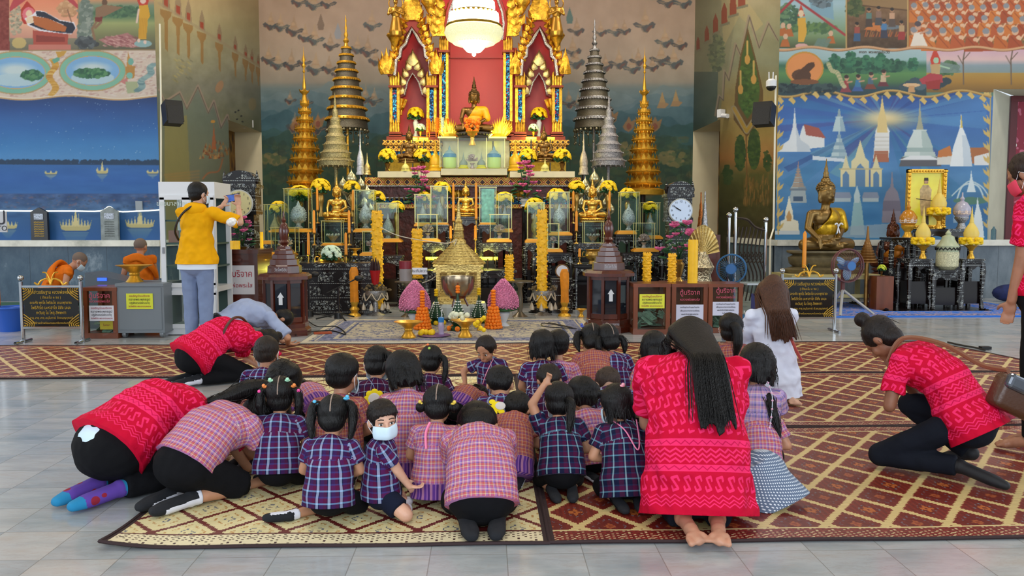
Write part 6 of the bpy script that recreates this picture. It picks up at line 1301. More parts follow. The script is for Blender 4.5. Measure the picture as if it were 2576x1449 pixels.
def taper(label,px,ytop,ymid,ybot,D,group='thin orange candles on stands',lean=0):
 k=K(D);r=thing('taper_candle',label,'candle',px,ybot,D,group);h0=(ybot-ymid)*k;h=(ymid-ytop)*k;b=MB();b.lathe([(.021,h0),(.018,h0+h*.93),(.004,h0+h)],(0,0,0),10);part(b,'wax',TAPER,r)
 b=MB();b.lathe([(.045,0),(.03,.015),(.009,.03),(.014,h0*.3),(.007,h0*.5),(.015,h0*.7),(.008,h0*.85),(.034,h0*.95),(.02,h0)],(0,0,0),12);part(b,'candlestick',BRASS,r);r.rotation_euler.y=lean;return r
def case(label,x0,x1,ytop,ybot,bx0,bx1,D,inside='pine',group='glass display cases on the altar tables',dep=.75):
 k=K(D);cx=(x0+x1)/2;w=(x1-x0)*k;h=(ybot-ytop)*k;bh=9*k;bw=(bx1-bx0)*k;r=thing('display_case',label,'display case',(bx0+bx1)/2,ybot+9,D,group);ox=(cx-(bx0+bx1)/2)*k;d=w*dep
 b=MB();b.box((0,0,bh*.25),(bw,d*1.25,bh*.5));b.box((0,0,bh*.62),(bw*.92,d*1.15,bh*.25));b.box((0,0,bh*.87),(bw*.8,d*1.05,bh*.25));part(b,'gilded_base',M('orange_gilt_base','e09a28',.35,.3),r,False)
 b=MB()
 for a,c in(((ox,-d/2,bh+h/2),(w,.003,h)),((ox,d/2,bh+h/2),(w,.003,h)),((ox-w/2,0,bh+h/2),(.003,d,h)),((ox+w/2,0,bh+h/2),(.003,d,h)),((ox,0,bh+h),(w,d,.003))):b.box(a,c)
 part(b,'glass',GLASS,r,False);b=MB();e=.0075
 for sx in(-1,1):
  for sy in(-1,1):b.box((ox+sx*w/2,sy*d/2,bh+h/2),(e,e,h))
  b.box((ox+sx*w/2,0,bh+h),(e,d,e))
 b.box((ox,-d/2,bh+h),(w*1.1,e,e));b.box((ox,d/2,bh+h),(w*1.1,e,e));b.box((ox,0,bh+h),(w*1.1,e,e));[b.box((ox,sy*d/2,bh),(w,e,e))for sy in(-1,1)]
 part(b,'case_frame',M('pale_brass_edge','c8b878',.3,.6),r,False)
 content(inside,label,P(cx,ybot,D),w*.34,h)
def content(kind,label,loc,q,h):
 b=MB();z0=Vector((0,0,0));nm=None
 if kind=='pine':
  H_=h*.62;b.lathe([(q*.5,0),(q*.55,H_*.04),(q*.3,H_*.12),(q*.35,H_*.2),(q*.8,H_*.3),(q*.95,H_*.45),(q*.95,H_*.6),(q*.7,H_*.8),(q*.25,H_*.95),(q*.06,H_*1.12)],z0,18)
  for i in range(9):
   for j in range(14):a=j*2*PI/14+(i%2)*.22;zz=H_*(.3+i*.068);rr=q*np.interp(zz/H_,[.2,.3,.45,.6,.8,.95],[.35,.8,.95,.95,.7,.25]);b.lathe([(q*.10,0),(q*.01,q*.10)],(rr*math.cos(a),rr*math.sin(a),zz),4,rot=None)
  nm,mm,lb,ct='silver_pineapple_ornament',M('silver_white_ornament','b4b4bc',.35,.5,(60,.5),(60,.7)),'silver pineapple shaped ornament','ornament'
 elif kind=='cone':
  H_=h*.7;b.lathe([(q*.5,0),(q*.3,H_*.12),(q*.9,H_*.24),(q*.95,H_*.32),(q*.6,H_*.6),(q*.2,H_*.8),(q*.03,H_)],z0,16);[petal_ring(b,(0,0,H_*(.24+i*.08)),q*(.9-i*.1),12,q*.2,q*.22)for i in range(6)];nm,mm,lb,ct='silver_cone_ornament',M('silver_filigree','98989c',.4,.6,(70,.5),(70,.8)),'silver cone shaped filigree ornament','ornament'
 elif kind=='coral':
  g=random.Random(int(loc.x*100));H_=h*.62;b.lathe([(q*.4,0),(q*.2,H_*.2),(q*.45,H_*.35)],z0,10)
  for i in range(46):t=g.uniform(0,6.28);p_=g.uniform(-.2,1.4);d=Vector((math.cos(p_)*math.cos(t),math.cos(p_)*math.sin(t),math.sin(p_)));c=Vector((0,0,H_*.5));b.tube([c,c+d*q*.6,c+d*q*.95+Vector((0,0,.01))],[.006,.008,.011],5)
  nm,mm,lb,ct='carved_flower_ornament',M('pinkish_silver','b49a9c',.5,.2),'pinkish carved flower ornament','ornament'
 elif kind=='jar':
  H_=h*.8;b.lathe([(q*.5,0),(q*.3,H_*.12),(q*.8,H_*.3),(q*.8,H_*.5),(q*.2,H_*.75),(q*.03,H_*.95)],z0,18);nm,mm,lb,ct='covered_urn',M('grey_gold_urn','9c8c60',.4,.5,(30,.3),(40,.4)),'covered urn','urn'
 elif kind=='aqua':
  b.box((0,q*.8,h*.48),(q*2.3,.01,h*.95));nm,mm,lb,ct='painted_panel',M('aqua_painted_panel','78b4ac',.4,0,(14,.5)),'aqua and cream painted panel','panel'
 elif kind=='bowl':
  b.lathe([(q*.5,0),(q*.2,h*.06),(q*.9,h*.3),(q*.8,h*.34)],z0,16);[b.sph((q*.9*math.cos(a),q*.9*math.sin(a),h*.36),q*.22,6,5)for a in[k*.6 for k in range(11)]];nm,mm,lb,ct='scalloped_bowl',SILV,'scalloped silver bowl','bowl'
 if nm:o=one(b,nm,mm,lb+' inside the '+' '.join(label.split()[:9]),ct,loc+Vector((0,0,.002)),'ornaments in glass cases')
def inlay_table(label,x0,x1,ytop,D,dep=.5,hpx=None,legs=True,group='black lacquer tables with pearl inlay'):
 k=K(D);a=P((x0+x1)/2,ytop,D);w=(x1-x0)*k;H_=a.z if hpx is None else hpx*k;r=empty('inlay_table',(a.x,D+dep/2,a.z-H_),label,'table',group);b=MB()
 b.box((0,0,H_-.015),(w,dep,.03));b.box((0,0,H_-.05),(w*.94,dep*.92,.03));part(b,'table_top',INL,r,False);ap=min(.13,H_*.3)
 b=MB();n=12;poly=[(-w*.46,H_-.06),(w*.46,H_-.06),(w*.46,H_-.06-ap)]+[(w*(.46-.92*i/n),H_-.06-ap*(.55+.2*math.cos(i*PI*4/n)))for i in range(1,n)]+[(-w*.46,H_-.06-ap)];b.prism(poly[::-1],-dep*.46,-dep*.42);part(b,'apron',INL,r,False)
 if H_>.5:b=MB();b.box((0,.02,H_*.32),(w*.86,dep*.8,H_*.45));part(b,'cabinet_body',LACQ,r,False)
 if legs:
  for sx in(-1,1):
   for sy in(-1,1):b=MB();b.tube([(sx*w*.44,sy*dep*.42,H_-.06),(sx*w*.465,sy*dep*.44,H_*.75),(sx*w*.43,sy*dep*.41,H_*.2),(sx*w*.46,sy*dep*.44,0)],[.035,.042,.024,.036],8);part(b,'leg',INL,r)
 return r
def tray(label,px,py,D,wpx,hpx,m=GOLD,group='gold footed trays',name='footed_tray',cat='tray'):
 k=K(D);R_=wpx*k/2;h=hpx*k;b=MB();b.lathe([(R_*.48,0),(R_*.5,h*.08),(R_*.36,h*.25),(R_*.25,h*.42),(R_*.3,h*.5),(R_*.26,h*.58),(R_*.5,h*.78),(R_*.8,h*.93),(R_,h),(R_*.97,h*.97),(R_*.5,h*.84),(.001,h*.8)],(0,0,0),32,mod=lambda a,i:1+(.02*math.cos(16*a)if i in(7,8,9)else 0));return one(b,name,m,label,cat,P(px,py,D),group)
def sign_text(r,lines,x,z0,w,y,m):
 for txt,sz,dz in lines:text('lettering',txt,sz,(x,y,z0+dz),m,r,fit=w or None)
# ================================================================= THE MAIN ALTAR
AD=16.4
alt=empty('altar_shrine',P(1191,440,AD),'gilded three bay altar shrine with red niches and blue mosaic pillars','altar');AO=alt.location
def asl(name,poly,D,dep,m):o=slab(name,poly,D,dep,m,alt,AO);return o
def rect(x0,y0,x1,y1):return[(x0,y0),(x1,y0),(x1,y1),(x0,y1)]
asl('red_back_panel',rect(1112,-60,1284,345),AD+.5,.05,REDP);asl('panel_moulding',rect(1128,145,1268,147),AD+.44,.06,REDL);asl('panel_moulding',rect(1128,90,1133,345),AD+.44,.05,REDL)
leafs=MB()
def leafpiece(b,c,s,ang,dep=.05,wd=1.0):
 q=Matrix.Rotation(ang,3,'Y');pr=[(-.28,0),(-.42,.35),(-.30,.7),(-.08,1.0),(0,1.25),(.10,1.0),(.30,.7),(.42,.35),(.28,0)]
 vs=[Vector(c)+q@Vector((x*s*wd,0,z*s))for x,z in pr];m_=Vector(c)+q@Vector((0,-dep,.5*s));bk=[v+Vector((0,dep,0))for v in vs];n=len(vs)
 b.add(vs+[m_]+bk,[(i,(i+1)%n,n)for i in range(n)]+[(n+1+(i+1)%n,n+1+i,i,(i+1)%n)[::-1]for i in range(n)]+[tuple(range(2*n,n,-1))])
def pa(x,y,D=None):p=P(x,y,D or AD);return p-AO
kA=K(AD)
def flames(path,s0,s1,side,b,D=None):
 "flame leaves along a path of pixels"
 n=max(2,int(sum(math.dist(a,c)for a,c in zip(path,path[1:]))/(s0*.8)))
 for i in range(n+1):
  t=i/n*(len(path)-1);j=min(int(t),len(path)-2);f=t-j;x=path[j][0]*(1-f)+path[j+1][0]*f;y=path[j][1]*(1-f)+path[j+1][1]*f
  s=(s0+(s1-s0)*i/n)*kA;leafpiece(b,pa(x,y,D),s,side*.55)
def column(x0,x1,ytop,ybot,D,m=MOS):
 w=x1-x0;asl('pillar_mosaic',rect(x0+w*.28,ytop+45,x1-w*.28,ybot-32),D,.12,m)
 for a,c in((x0,x0+w*.28),(x1-w*.28,x1)):asl('pillar_gilding',rect(a,ytop+40,c,ybot-30),D-.05,.2,GOLDL)
 b=MB()
 for k in range(4):x=x0+w*(k+.5)/4;b.lathe([(w*.13*kA,0),(w*.16*kA,26*kA),(w*.05*kA,36*kA)],pa(x,ytop+38,D),8)
 part(b,'pillar_capital',GOLDL,alt);b=MB()
 for k in range(4):x=x0+w*(k+.5)/4;b.lathe([(w*.16*kA,0),(w*.13*kA,20*kA),(.002,34*kA)],pa(x,ybot-5,D),8)
 part(b,'pillar_foot',GOLDL,alt)
 b=MB();p0=pa((x0+x1)/2,0,D)
 for y in(ytop+40,ybot-2,ybot+6):b.box((p0.x,p0.y,pa(x0,y,D).z),(w*1.2*kA,.3,5*kA))
 part(b,'pillar_rings',M('dark_red_gilt','7c3018',.35,.5),alt,False)
for q in(1,-1):
 X=lambda x:1197+q*(x-1197)if q==1 else 2394-x
 def XR_(pts):return[(X(a),b)for a,b in pts]
 def col2(a,b_,*r,**k):x,y=sorted((X(a),X(b_)));column(x,y,*r,**k)
 col2(1105,1128,92,335,AD-.1);col2(980,1005,180,338,AD-.1);col2(1073,1098,180,338,AD-.1)
 asl('niche_back',XR_(rect(1000,60,1080,340)),AD+.35,.05,REDL)
 asl('niche_side',XR_([(1093,120),(1108,120),(1108,345),(1093,345)]),AD+.2,.2,REDP)
 og=[(975,190),(978,150),(1000,100),(1018,40),(1037,-40),(1056,40),(1074,100),(1096,150),(1099,190),(1083,190),(1080,150),(1070,142),(1068,118),(1056,105),(1048,90),(1036,72),(1026,92),(1020,110),(1008,122),(1006,142),(997,150),(992,190)]
 asl('gable',XR_(og),AD-.15,.3,M('red_gable_ground','8c2014',.4,.2))
 ig=[(1083,190),(1080,150),(1070,142),(1068,118),(1056,105),(1048,90),(1036,72),(1026,92),(1020,110),(1008,122),(1006,142),(997,150),(992,190)]
 b=MB();b.tube([pa(X(x),y,AD-.2)for x,y in ig],.028,6);part(b,'arch_moulding',MIR,alt)
 b=MB();b.tube([pa(X(x),y,AD-.17)for x,y in ig],.05,6);part(b,'arch_moulding',M('maroon_gilt','5c1c14',.3,.5),alt)
 b=MB()
 for off,s in((0,20),(13,17)):
  flames([(984+off,182-off),(1000+off,110),(1020+off*.6,44),(1036,-10)],s,s*.8,-q,b,AD-.18);flames([(1092-off,182-off),(1074-off,110),(1054-off*.6,44),(1038,-10)],s,s*.8,q,b,AD-.19)
 if q==-1:
  for i in range(0):pass
 b2=MB();b2.v=[(v if q==1 else v)for v in b.v];
 if q==-1:
  c=pa(1197,0).x;b.v=[];b.f=[];b.mi=[]
  for off,s in((0,20),(13,17)):
   flames([(X(984+off),182-off),(X(1000+off),110),(X(1020+off*.6),44),(X(1036),-10)],s,s*.8,1,b,AD-.18);flames([(X(1092-off),182-off),(X(1074-off),110),(X(1054-off*.6),44),(X(1038),-10)],s,s*.8,-1,b,AD-.19)
 leafpiece(b,pa(X(1036),50,AD-.22),62*kA,0);part(b,'gable_flames',GOLDL,alt)
 for(x,y,s)in((972,186,1),(1098,186,.95),(1110,90,1.5)):
  b=MB();f=-1 if x<1090 else(1 if x<1105 else-1)
  for k in range(5):leafpiece(b,pa(X(x+(k-2)*5*s),y-k%2*4,AD-.22),(52-abs(k-2)*10)*s*kA,(k-2)*.13,.05,.5)
  part(b,'naga_flame',GOLDL,alt)
 ip=[(1008,245),(1014,205),(1024,180),(1038,160),(1053,180),(1064,205),(1074,245),(1060,240),(1052,205),(1038,182),(1026,205),(1020,240)]
 asl('inner_gable',XR_(ip),AD+.05,.12,M('maroon_gilt','5c1c14',.3,.5));b=MB()
 for(x,y)in((1013,236),(1016,214),(1022,194),(1030,176),(1047,176),(1056,194),(1062,214),(1068,236)):leafpiece(b,pa(X(x),y,AD+.03),21*kA,(-.35 if(x<1038)==(q==1)else .35))
 leafpiece(b,pa(X(1038),166,AD+.03),34*kA,0);part(b,'inner_gable_flames',PGOLD,alt)
 b=MB();b.tube([pa(X(x),y,AD+.02)for x,y in((1017,238),(1025,206),(1038,184),(1053,206),(1063,238))],.016,6);part(b,'inner_gable_mirrors',MIR,alt)
 b=MB();b.tube([pa(X(x),y,AD+.1)for x,y in((1008,248),(1006,290),(1012,270),(1020,250))],.05,6);part(b,'niche_scroll',GOLDL,alt)
 b=MB();flames([(X(1100),80),(X(1112),30),(X(1120),-30)],26,24,-q,b,AD-.3);flames([(X(1088),60),(X(1098),10),(X(1104),-30)],24,22,-q,b,AD-.28);part(b,'central_gable_flames',GOLDL,alt)
 b=MB();b.tube([pa(X(x),y,AD-.3)for x,y in((1128,100),(1124,60),(1128,30),(1146,-20))],.05,8);part(b,'central_arch',M('red_gable_ground','8c2014',.4,.2),alt)
 b=MB();b.tube([pa(X(x),y,AD-.34)for x,y in((1131,100),(1127,60),(1131,30),(1149,-20))],.022,6);part(b,'central_arch_beads',MIR,alt)
 b=MB();b.lathe([(3*kA,0),(8*kA,8*kA),(14*kA,20*kA),(22*kA,30*kA),(22*kA,34*kA)],pa(X(1082),38,AD-.2),12);part(b,'bracket',GOLDL,alt);b=MB();b.lathe([(2*kA,0),(6*kA,10*kA),(12*kA,22*kA),(20*kA,34*kA),(18*kA,38*kA)],pa(X(993),125,AD-.2),12);part(b,'bracket',GOLDL,alt)
 for(x0,x1,y0,y1,dd,mm)in((972,1108,343,352,-.25,M('dark_red_gilt','7c3018',.35,.5)),(962,1112,352,364,-.32,FRZ2),(970,1110,364,380,-.26,FRZ2),(976,1108,380,396,-.2,MOS),(970,1112,394,432,-.3,M('gilt_base_panel','8c7018',.4,.5,(20,.3)))):x,y=sorted((X(x0),X(x1)));asl('base_tier',rect(x,y0,y,y1),AD+dd,.5,mm)
asl('base_tier',rect(1108,345,1286,352),AD-.2,.5,M('dark_red_gilt','7c3018',.35,.5));asl('base_tier',rect(1112,352,1282,424),AD,.3,M('pale_gilt_step','b8ac84',.35,.5,(10,.2)))
def deity(label,px,py,D,hpx):
 h=hpx*K(D);r=thing('praying_deity_statue',label,'statue',px,py,D,'gold praying deities');mb=MB()
 mb.lathe([(.13,0),(.15,.1),(.10,.32),(.085,.42)],(0,0,0),12);mb.sph((0,0,.52),(.11,.08,.13),12,9);cap(mb,(-.11,0,.6),(.11,0,.6),.04,.04)
 for q in(-1,1):cap(mb,(q*.13,0,.6),(q*.16,-.03,.47),.032,.028);cap(mb,(q*.16,-.03,.47),(q*.015,-.12,.52),.026,.018);cap(mb,(q*.012,-.12,.52),(q*.008,-.125,.6),.016,.008)
 cap(mb,(0,0,.6),(0,0,.7),.035,.03);mb.sph((0,-.005,.74),(.05,.055,.06),12,9);cap(mb,(0,-.05,.74),(0,-.062,.725),.006,.01,6);me=skin(mb,.012,2);o=link('body',me,r,M('old_gold_figure','a87c30',.35,.8));o.scale=(h,)*3
 b=MB();b.lathe([(.055,.78),(.06,.8),(.04,.84),(.045,.86),(.025,.9),(.03,.92),(.01,1.0)],(0,0,0),10);o=part(b,'crown',GOLDL,r);o.scale=(h,)*3
 b=MB();pts=[(math.sin(a)*.15,.03,.72-math.cos(a)*.16+(.12 if abs(a-PI)<.3 else 0))for a in[k*2*PI/16 for k in range(16)]];b.tube(pts,.012,5,True);o=part(b,'halo',GOLDL,r);o.scale=(h,)*3
deity('gold praying deity on the bracket left of the left gable',996,92,AD-.35,112);deity('gold praying deity on the bracket right of the right gable',1400,92,AD-.35,112)
ob=empty('carved_altar_table',P(1191,600,15.6),'carved gold and maroon altar base with diamond frieze and pendants','altar base');BO=ob.location
def bs(name,x0,y0,x1,y1,D,dep,m):return slab(name,rect(x0,y0,x1,y1),D,dep,m,ob,BO)
bs('diamond_frieze',918,446,1462,466,15.35,1.6,FRZ);bs('mirror_beading',920,466,1460,469,15.33,1.5,MIR);bs('maroon_panel',930,469,1452,496,15.6,1.2,M('carved_maroon','4c1a0e',.35,.3,(9,.5),(14,.9)));bs('bead_row',926,496,1456,499,15.55,1.2,MIR)
bs('blue_mosaic_band',935,499,1448,514,15.7,1.1,MOS);bs('diamond_frieze',925,514,1456,524,15.5,1.3,FRZ);bs('maroon_panel',935,524,1448,700,15.7,1.0,M('carved_maroon','4c1a0e',.35,.3))
b=MB();kb=K(15.5)
for i in range(44):x=932+i*12;b.lathe([(.002,-10*kb),(4*kb,-4*kb),(1.5*kb,0)],P(x,496,15.5)-BO,6)
part(b,'pendants',PGOLD,ob)
b=MB()
for x,s in((1100,-1),(1285,1),(960,-1),(1420,1),(1180,-1),(1205,1)):
 for k in range(5):leafpiece(b,P(x+s*k*7,492,15.55)-BO,(14+k*2)*kb,s*(.5+k*.15))
part(b,'carved_leaves',GOLDL,ob)
CR_=M('cream_marble_slab','cabd96',.35,0,(4,.08))
for x0,x1,y0,y1,lb in((950,1108,431,446,'left'),(1109,1276,424,440,'middle'),(1283,1446,431,446,'right')):o=slab('marble_slab',rect(x0,y0,x1,y1),15.0,1.1,CR_);tag(o,'cream marble slab on the %s part of the altar base'%lb,'slab','cream slabs on the altar base')
YR=M('yellow_silk_robe','e8a400',.45,.1,(8,.15),(12,.4))
buddha('large bronze buddha in yellow sash, seated before the red panel',1193,350,15.6,152,BRZ,YR,M('dark_bronze_hair','5c4424',.4,.8),basem=M('dark_stone','2c2620',.5))
buddha('small bronze buddha seated among yellow flowers on the left slab',1030,410,15.3,96,BRZ);buddha('small bronze buddha seated among yellow flowers on the right slab',1368,408,15.3,94,BRZ)
MB_=M('light_yellow_wax_stupa','e0a818',.4,.2)
def stupa(label,px,ybot,ytop,D,wpx,m,group=None,cat='stupa',name='miniature_stupa',mid=None,sq=None):
 k=K(D);h=(ybot-ytop)*k;w=wpx*k/2;r=thing(name,label,cat,px,ybot,D,group);b=MB();b.lathe([(w,0),(w,h*.04),(w*.8,h*.08),(w*.85,h*.14),(w*.7,h*.2)],(0,0,0),sq or 20);part(b,'base',m,r);b=MB()
 b.lathe([(w*.75,h*.2),(w*.8,h*.3),(w*.62,h*.42),(w*.34,h*.52),(w*.22,h*.56),(w*.24,h*.58)]+[(w*(.2-.02*i+(.03 if i%2 else 0)),h*(.6+.035*i))for i in range(8)]+[(.001,h)],(0,0,0),20);part(b,'bell_and_spire',mid or m,r);return r
yf=[]
for i,(x,y,w,lb)in enumerate(((975,431,50,'far left on the left slab'),(1063,431,50,'beside the yellow stupa on the left slab'),(1328,431,50,'beside the yellow stupa on the right slab'),(1414,431,50,'far right on the right slab'))):bouquet('yellow chrysanthemum bouquet '+lb,x,y,15.2,w,seed=i%2+1,vh=24,group='yellow bouquets on the marble slabs',vase='dark')
for x,lb in((1046,'left'),(1356,'right')):bouquet('yellow chrysanthemum bouquet in a white vase inside the %s niche'%lb,x,345,AD+.1,46,vh=44,vase='white',group='bouquets in the side niches');bouquet('small white and green posy at the foot of the %s niche'%lb,x+(12 if x<1200 else-14),346,AD-.2,28,m=M('white_blossom','c8dcc4',.6),vh=16,group='white posies')
for x,lb in((1096,'left'),(1296,'right')):stupa('yellow miniature stupa wrapped in blossoms on the %s slab'%lb,x,431,352,15.15,40,MB_,'yellow stupas');
for x,lb in((1020,'left'),(1371,'right')):stupa('small white tiered shrine model on the %s slab'%lb,x,431,398,15.05,24,M('white_yellow_shrine','d8cc70',.5),'white shrine models',sq=4)
for x,lb in((1131,'left'),(1243,'right')):
 r=thing('porcelain_jar','blue and white porcelain jar at the %s inside the altar glass box'%lb,'jar',x,424,15.2,'porcelain jars');w=17*K(15.2);h=52*K(15.2)
 b=MB();b.lathe([(w*.8,0),(w,h*.1),(w,h*.5),(w*.95,h*.55)],(0,0,0),24);part(b,'jar_body',M('pale_lemon_glaze','c8d878',.25),r);b=MB();b.lathe([(w*1.01,h*.52),(w,h*.66),(w*.9,h*.7)],(0,0,0),24);part(b,'blue_band',M('blue_glaze','3c7cac',.25),r);b=MB();b.lathe([(w*.85,h*.7),(w*.5,h*.82),(w*.15,h*.9),(w*.2,h*.95),(.001,h*1.1)],(0,0,0),24);part(b,'lid',M('pale_blue_glaze','a8c4d4',.25),r)
for x,lb in((1166,'left'),(1211,'right')):stupa('grey glass stupa with yellow base at the %s of the coral ornament'%lb,x,424,382,15.2,26,M('yellow_glass_base','d8c820',.3),'grey stupas',mid=M('grey_ceramic','8c9088',.4))
content('coral','tall narrow glass box in the middle of the altar',P(1188,424,15.15),.11,.45)
r=thing('altar_glass_box','wide clear glass box with brass rim on the middle slab','glass box',1189,424,15.2);k=K(15.2);b=MB();W2=158*k;Hh=72*k
for a,c in(((0,-.3,Hh/2),(W2,.004,Hh)),((-W2/2,0,Hh/2),(.004,.6,Hh)),((W2/2,0,Hh/2),(.004,.6,Hh))):b.box(a,c)
part(b,'glass',GLASS,r,False);b=MB()
for x in(-W2/2,-W2*.22,W2*.22,W2/2):b.box((x,-.3,Hh/2),(.01,.01,Hh))
for x in(-W2*.39,W2*.39):b.box((x,-.1,Hh),(W2*.28,.5,.03))
part(b,'case_frame',M('pale_brass_edge','c8b878',.3,.6),r,False)
r=tray('gold pedestal tray in front of the large bronze buddha',1188,366,15.1,34,34);fb=MB();g=random.Random(2)
for i in range(70):t=g.uniform(0,6.28);z=g.uniform(0,.34);q=.12*(1.1-abs(z-.26)*2.2);fb.sph((q*math.cos(t),q*math.sin(t)*.7,z*.8),g.uniform(.022,.034),6,5)
one(fb,'marigold_garland_heap',ORG,'orange and white flower garland heaped on the gold pedestal tray','garland',P(1188,338,15.1))
for i,(x,y0,y1)in enumerate(((1077,300,330),(1100,298,330),(1113,298,330),(1126,300,330))):
 b=MB();k=K(AD-.5)
 for j in range(11):b.sph((0,0,-j*(y1-y0)*k/10),(5*k,5*k,2.5*k),8,5)
 for q in(-1,1):b.tube([(q*3*k,0,-(y1-y0)*k),(q*3*k,0,-(y1-y0+14)*k)],1.2*k,5)
 one(b,'hanging_garland',ORG if i!=2 else M('white_blossom','c8dcc4',.6),['orange garland hanging at the left column, farthest left','orange garland hanging second from the left by the blue pillar','white garland hanging between two orange garlands','orange garland hanging nearest the large bronze buddha'][i],'garland',P(x,y0,AD-.5),'garlands hanging beside the blue pillar')
for q,lb in((-1,'left'),(1,'right')):
 r=thing('gold_leaf_ornament','spray of gold leaves at the %s of the large bronze buddha'%lb,'ornament',1193+q*60,345,15.9,'gold leaf sprays');b=MB()
 for k in range(13):leafpiece(b,Vector((q*(k-4)*.02,-.01*(k%3),.02)),(.40-abs(k-5)*.03),q*(-.3+k*.10),.02,.35)
 b.v=[(v[0]*.8,v[1],v[2]*.8)for v in b.v];b.lathe([(.16,0),(.1,.06)],(0,0,0),14);part(b,'leaves',M('bright_gold_leaf','f0cc40',.3,.7),r)
lights=[(1038,349,24,AD-.5),(1066,349,22,AD-.5),(1240,346,34,15.7),(1336,348,26,AD-.5),(1384,348,22,AD-.5),(751,679,26,12.4),(1078,649,14,12.9),(1094,649,16,12.9),(1109,649,8,12.9),(1210,649,8,12.9),(1227,649,24,12.9),(1247,649,10,12.9)]
for i,(x,y,w,D)in enumerate(lights):
 r=thing('glowing_lamp_tube','small yellow green lamp tube '+(['','','','','','glowing by the left wooden spire box','glowing farthest left behind the gold stupa','glowing widest of the three left of the gold stupa','glowing nearest the gold stupa on its left','glowing nearest the gold stupa on its right','glowing widest of the three right of the gold stupa','glowing farthest right behind the gold stupa'][i]if i>4 else('at the foot of the shrine, %s from the left'%['first','second','third','fourth','fifth'][i])),'lamp',x,y,D,'yellow lamps at the shrine foot' if i<5 else 'yellow lamps low among the tables');k=K(D);b=MB();b.tube([(-w*k/2,0,0),(w*k/2,0,0)],2.6*k,8);part(b,'tube',GLOW,r);b=MB();b.box((0,.03,-4*k),(w*k,.05,3*k));part(b,'lamp_holder',GOLD,r,False)
 if i in(0,2,3,5,7,10):lamp('lamp_tube_light','POINT',(0,-.12,.02),9,(1,.9,.15),size=.06,parent=r)
def tier_tower(label,px,ytop,ybot,D,wpx,n=9):
 k=K(D);h=(ybot-ytop)*k;w=wpx*k/2;r=thing('tiered_spire',label,'spire',px,ybot,D,'tall gilded tiered spires');z=0
 b0=MB();b0.lathe([(w*1.1,-.1),(w*1.15,0),(w*.9,.03)],(0,0,0),24);part(b0,'base',GOLD,r)
 for i in range(n):
  t=i/n;R_=w*(1-t)**.85*.92+w*.10;th=h*.62*(.135-.052*t);b=MB()
  b.lathe([(R_*.55,z),(R_*.6,z+th*.25),(R_*.95,z+th*.45),(R_,z+th*.58),(R_*.82,z+th*.72),(R_*.62,z+th*.85),(R_*.5,z+th)],(0,0,0),28,mod=lambda a,j:1+.05*math.cos(12*a));petal_ring(b,(0,0,z+th*.6),R_*.9,18,th*.5,R_*.26,.15)
  for j in range(14):a=j*2*PI/14;b.lathe([(.002,-th*.3),(R_*.06,-th*.12),(.004,0)],(R_*.86*math.cos(a),R_*.86*math.sin(a),z+th*.5),5)
  part(b,'tier',GOLD,r);z+=th
 b=MB();b.lathe([(w*.14,z),(w*.10,z+(h-z)*.1),(w*.24,z+(h-z)*.16),(w*.08,z+(h-z)*.2),(w*.10,z+(h-z)*.24),(w*.025,z+(h-z)*.5),(w*.07,z+(h-z)*.53),(w*.03,z+(h-z)*.58),(w*.1,z+(h-z)*.64),(w*.04,z+(h-z)*.7),(w*.09,z+(h-z)*.75),(w*.02,z+(h-z)*.85),(.001,h)],(0,0,0),14);petal_ring(b,(0,0,z+(h-z)*.14),w*.2,5,(h-z)*.07,w*.2,.5);part(b,'finial',GOLD,r)
tier_tower('tall gold tiered spire left of the altar, standing against the mural',770,128,475,16.9,92);tier_tower('tall gold tiered spire right of the altar near the right clock',1618,125,478,16.9,92)
def chattra(label,px,ytop,yb,ypole,D,wpx,rim,n=9):
 k=K(D);r=thing('tiered_umbrella',label,'ceremonial umbrella',px,ypole,D,'nine tiered umbrellas');zt=(ypole-ytop)*k;zb=(ypole-yb)*k;w=wpx*k/2;span=(zt-zb)*.70;z=zb
 for i in range(n):
  t=i/n;R_=w*(1-t*.87);th=span/n*1.0*(1.25-.5*t);b=MB();b.lathe([(R_*.98,z),(R_*.93,z+th*.8),(R_*.9,z+th*.82)],(0,0,0),32);o=part(b,'tier',M('mesh_grey_gilt','6c6658',.4,.6,(90,.5),(90,.9)),r);b=MB()
  for zz,q in((z+th*.82,1),(z+th*.95,.97)):b.tube([(R_*q*math.cos(a),R_*q*math.sin(a),zz)for a in[j*2*PI/30 for j in range(30)]],th*.09,6,True)
  for j in range(36):a=j*2*PI/36;b.sph((R_*1.02*math.cos(a),R_*1.02*math.sin(a),z+th*.82),th*.11,5,4)
  part(b,'rim',rim,o);z+=th
 b=MB();f=zt-z;q=w*.13;b.lathe([(q,z),(q*.6,z+f*.12),(q*1.1,z+f*.2),(q*.5,z+f*.3),(q*.8,z+f*.38),(q*.35,z+f*.5),(q*.5,z+f*.58),(q*.2,z+f*.75),(q*.35,z+f*.82),(.001,zt)],(0,0,0),12);part(b,'finial',rim,r)
 b=MB();b.tube([(0,0,0),(0,0,zb+.1)],.03,8);part(b,'pole',rim,r);b=MB()
 for j in range(22):
  a=j*2*PI/22;x,y=w*.97*math.cos(a),w*.97*math.sin(a);L_=(.16 if j%2 else .3)*1.0;b.tube([(x,y,zb),(x,y,zb-L_)],.006,4);b.sph((x,y,zb-L_),(.022,.022,.03),6,5);a2=a+2*PI/44;b.sph((w*.97*math.cos(a2),w*.97*math.sin(a2),zb-.04),.03,6,5)
 part(b,'fringe',M('dull_silver_fringe','8c8468',.4,.7),r)
chattra('nine tiered grey umbrella with gold rims, left of the shrine',876,52,328,470,17.6,104,GOLD);chattra('nine tiered umbrella with silver rims, right of the shrine',1493,56,326,470,17.6,100,SILV)
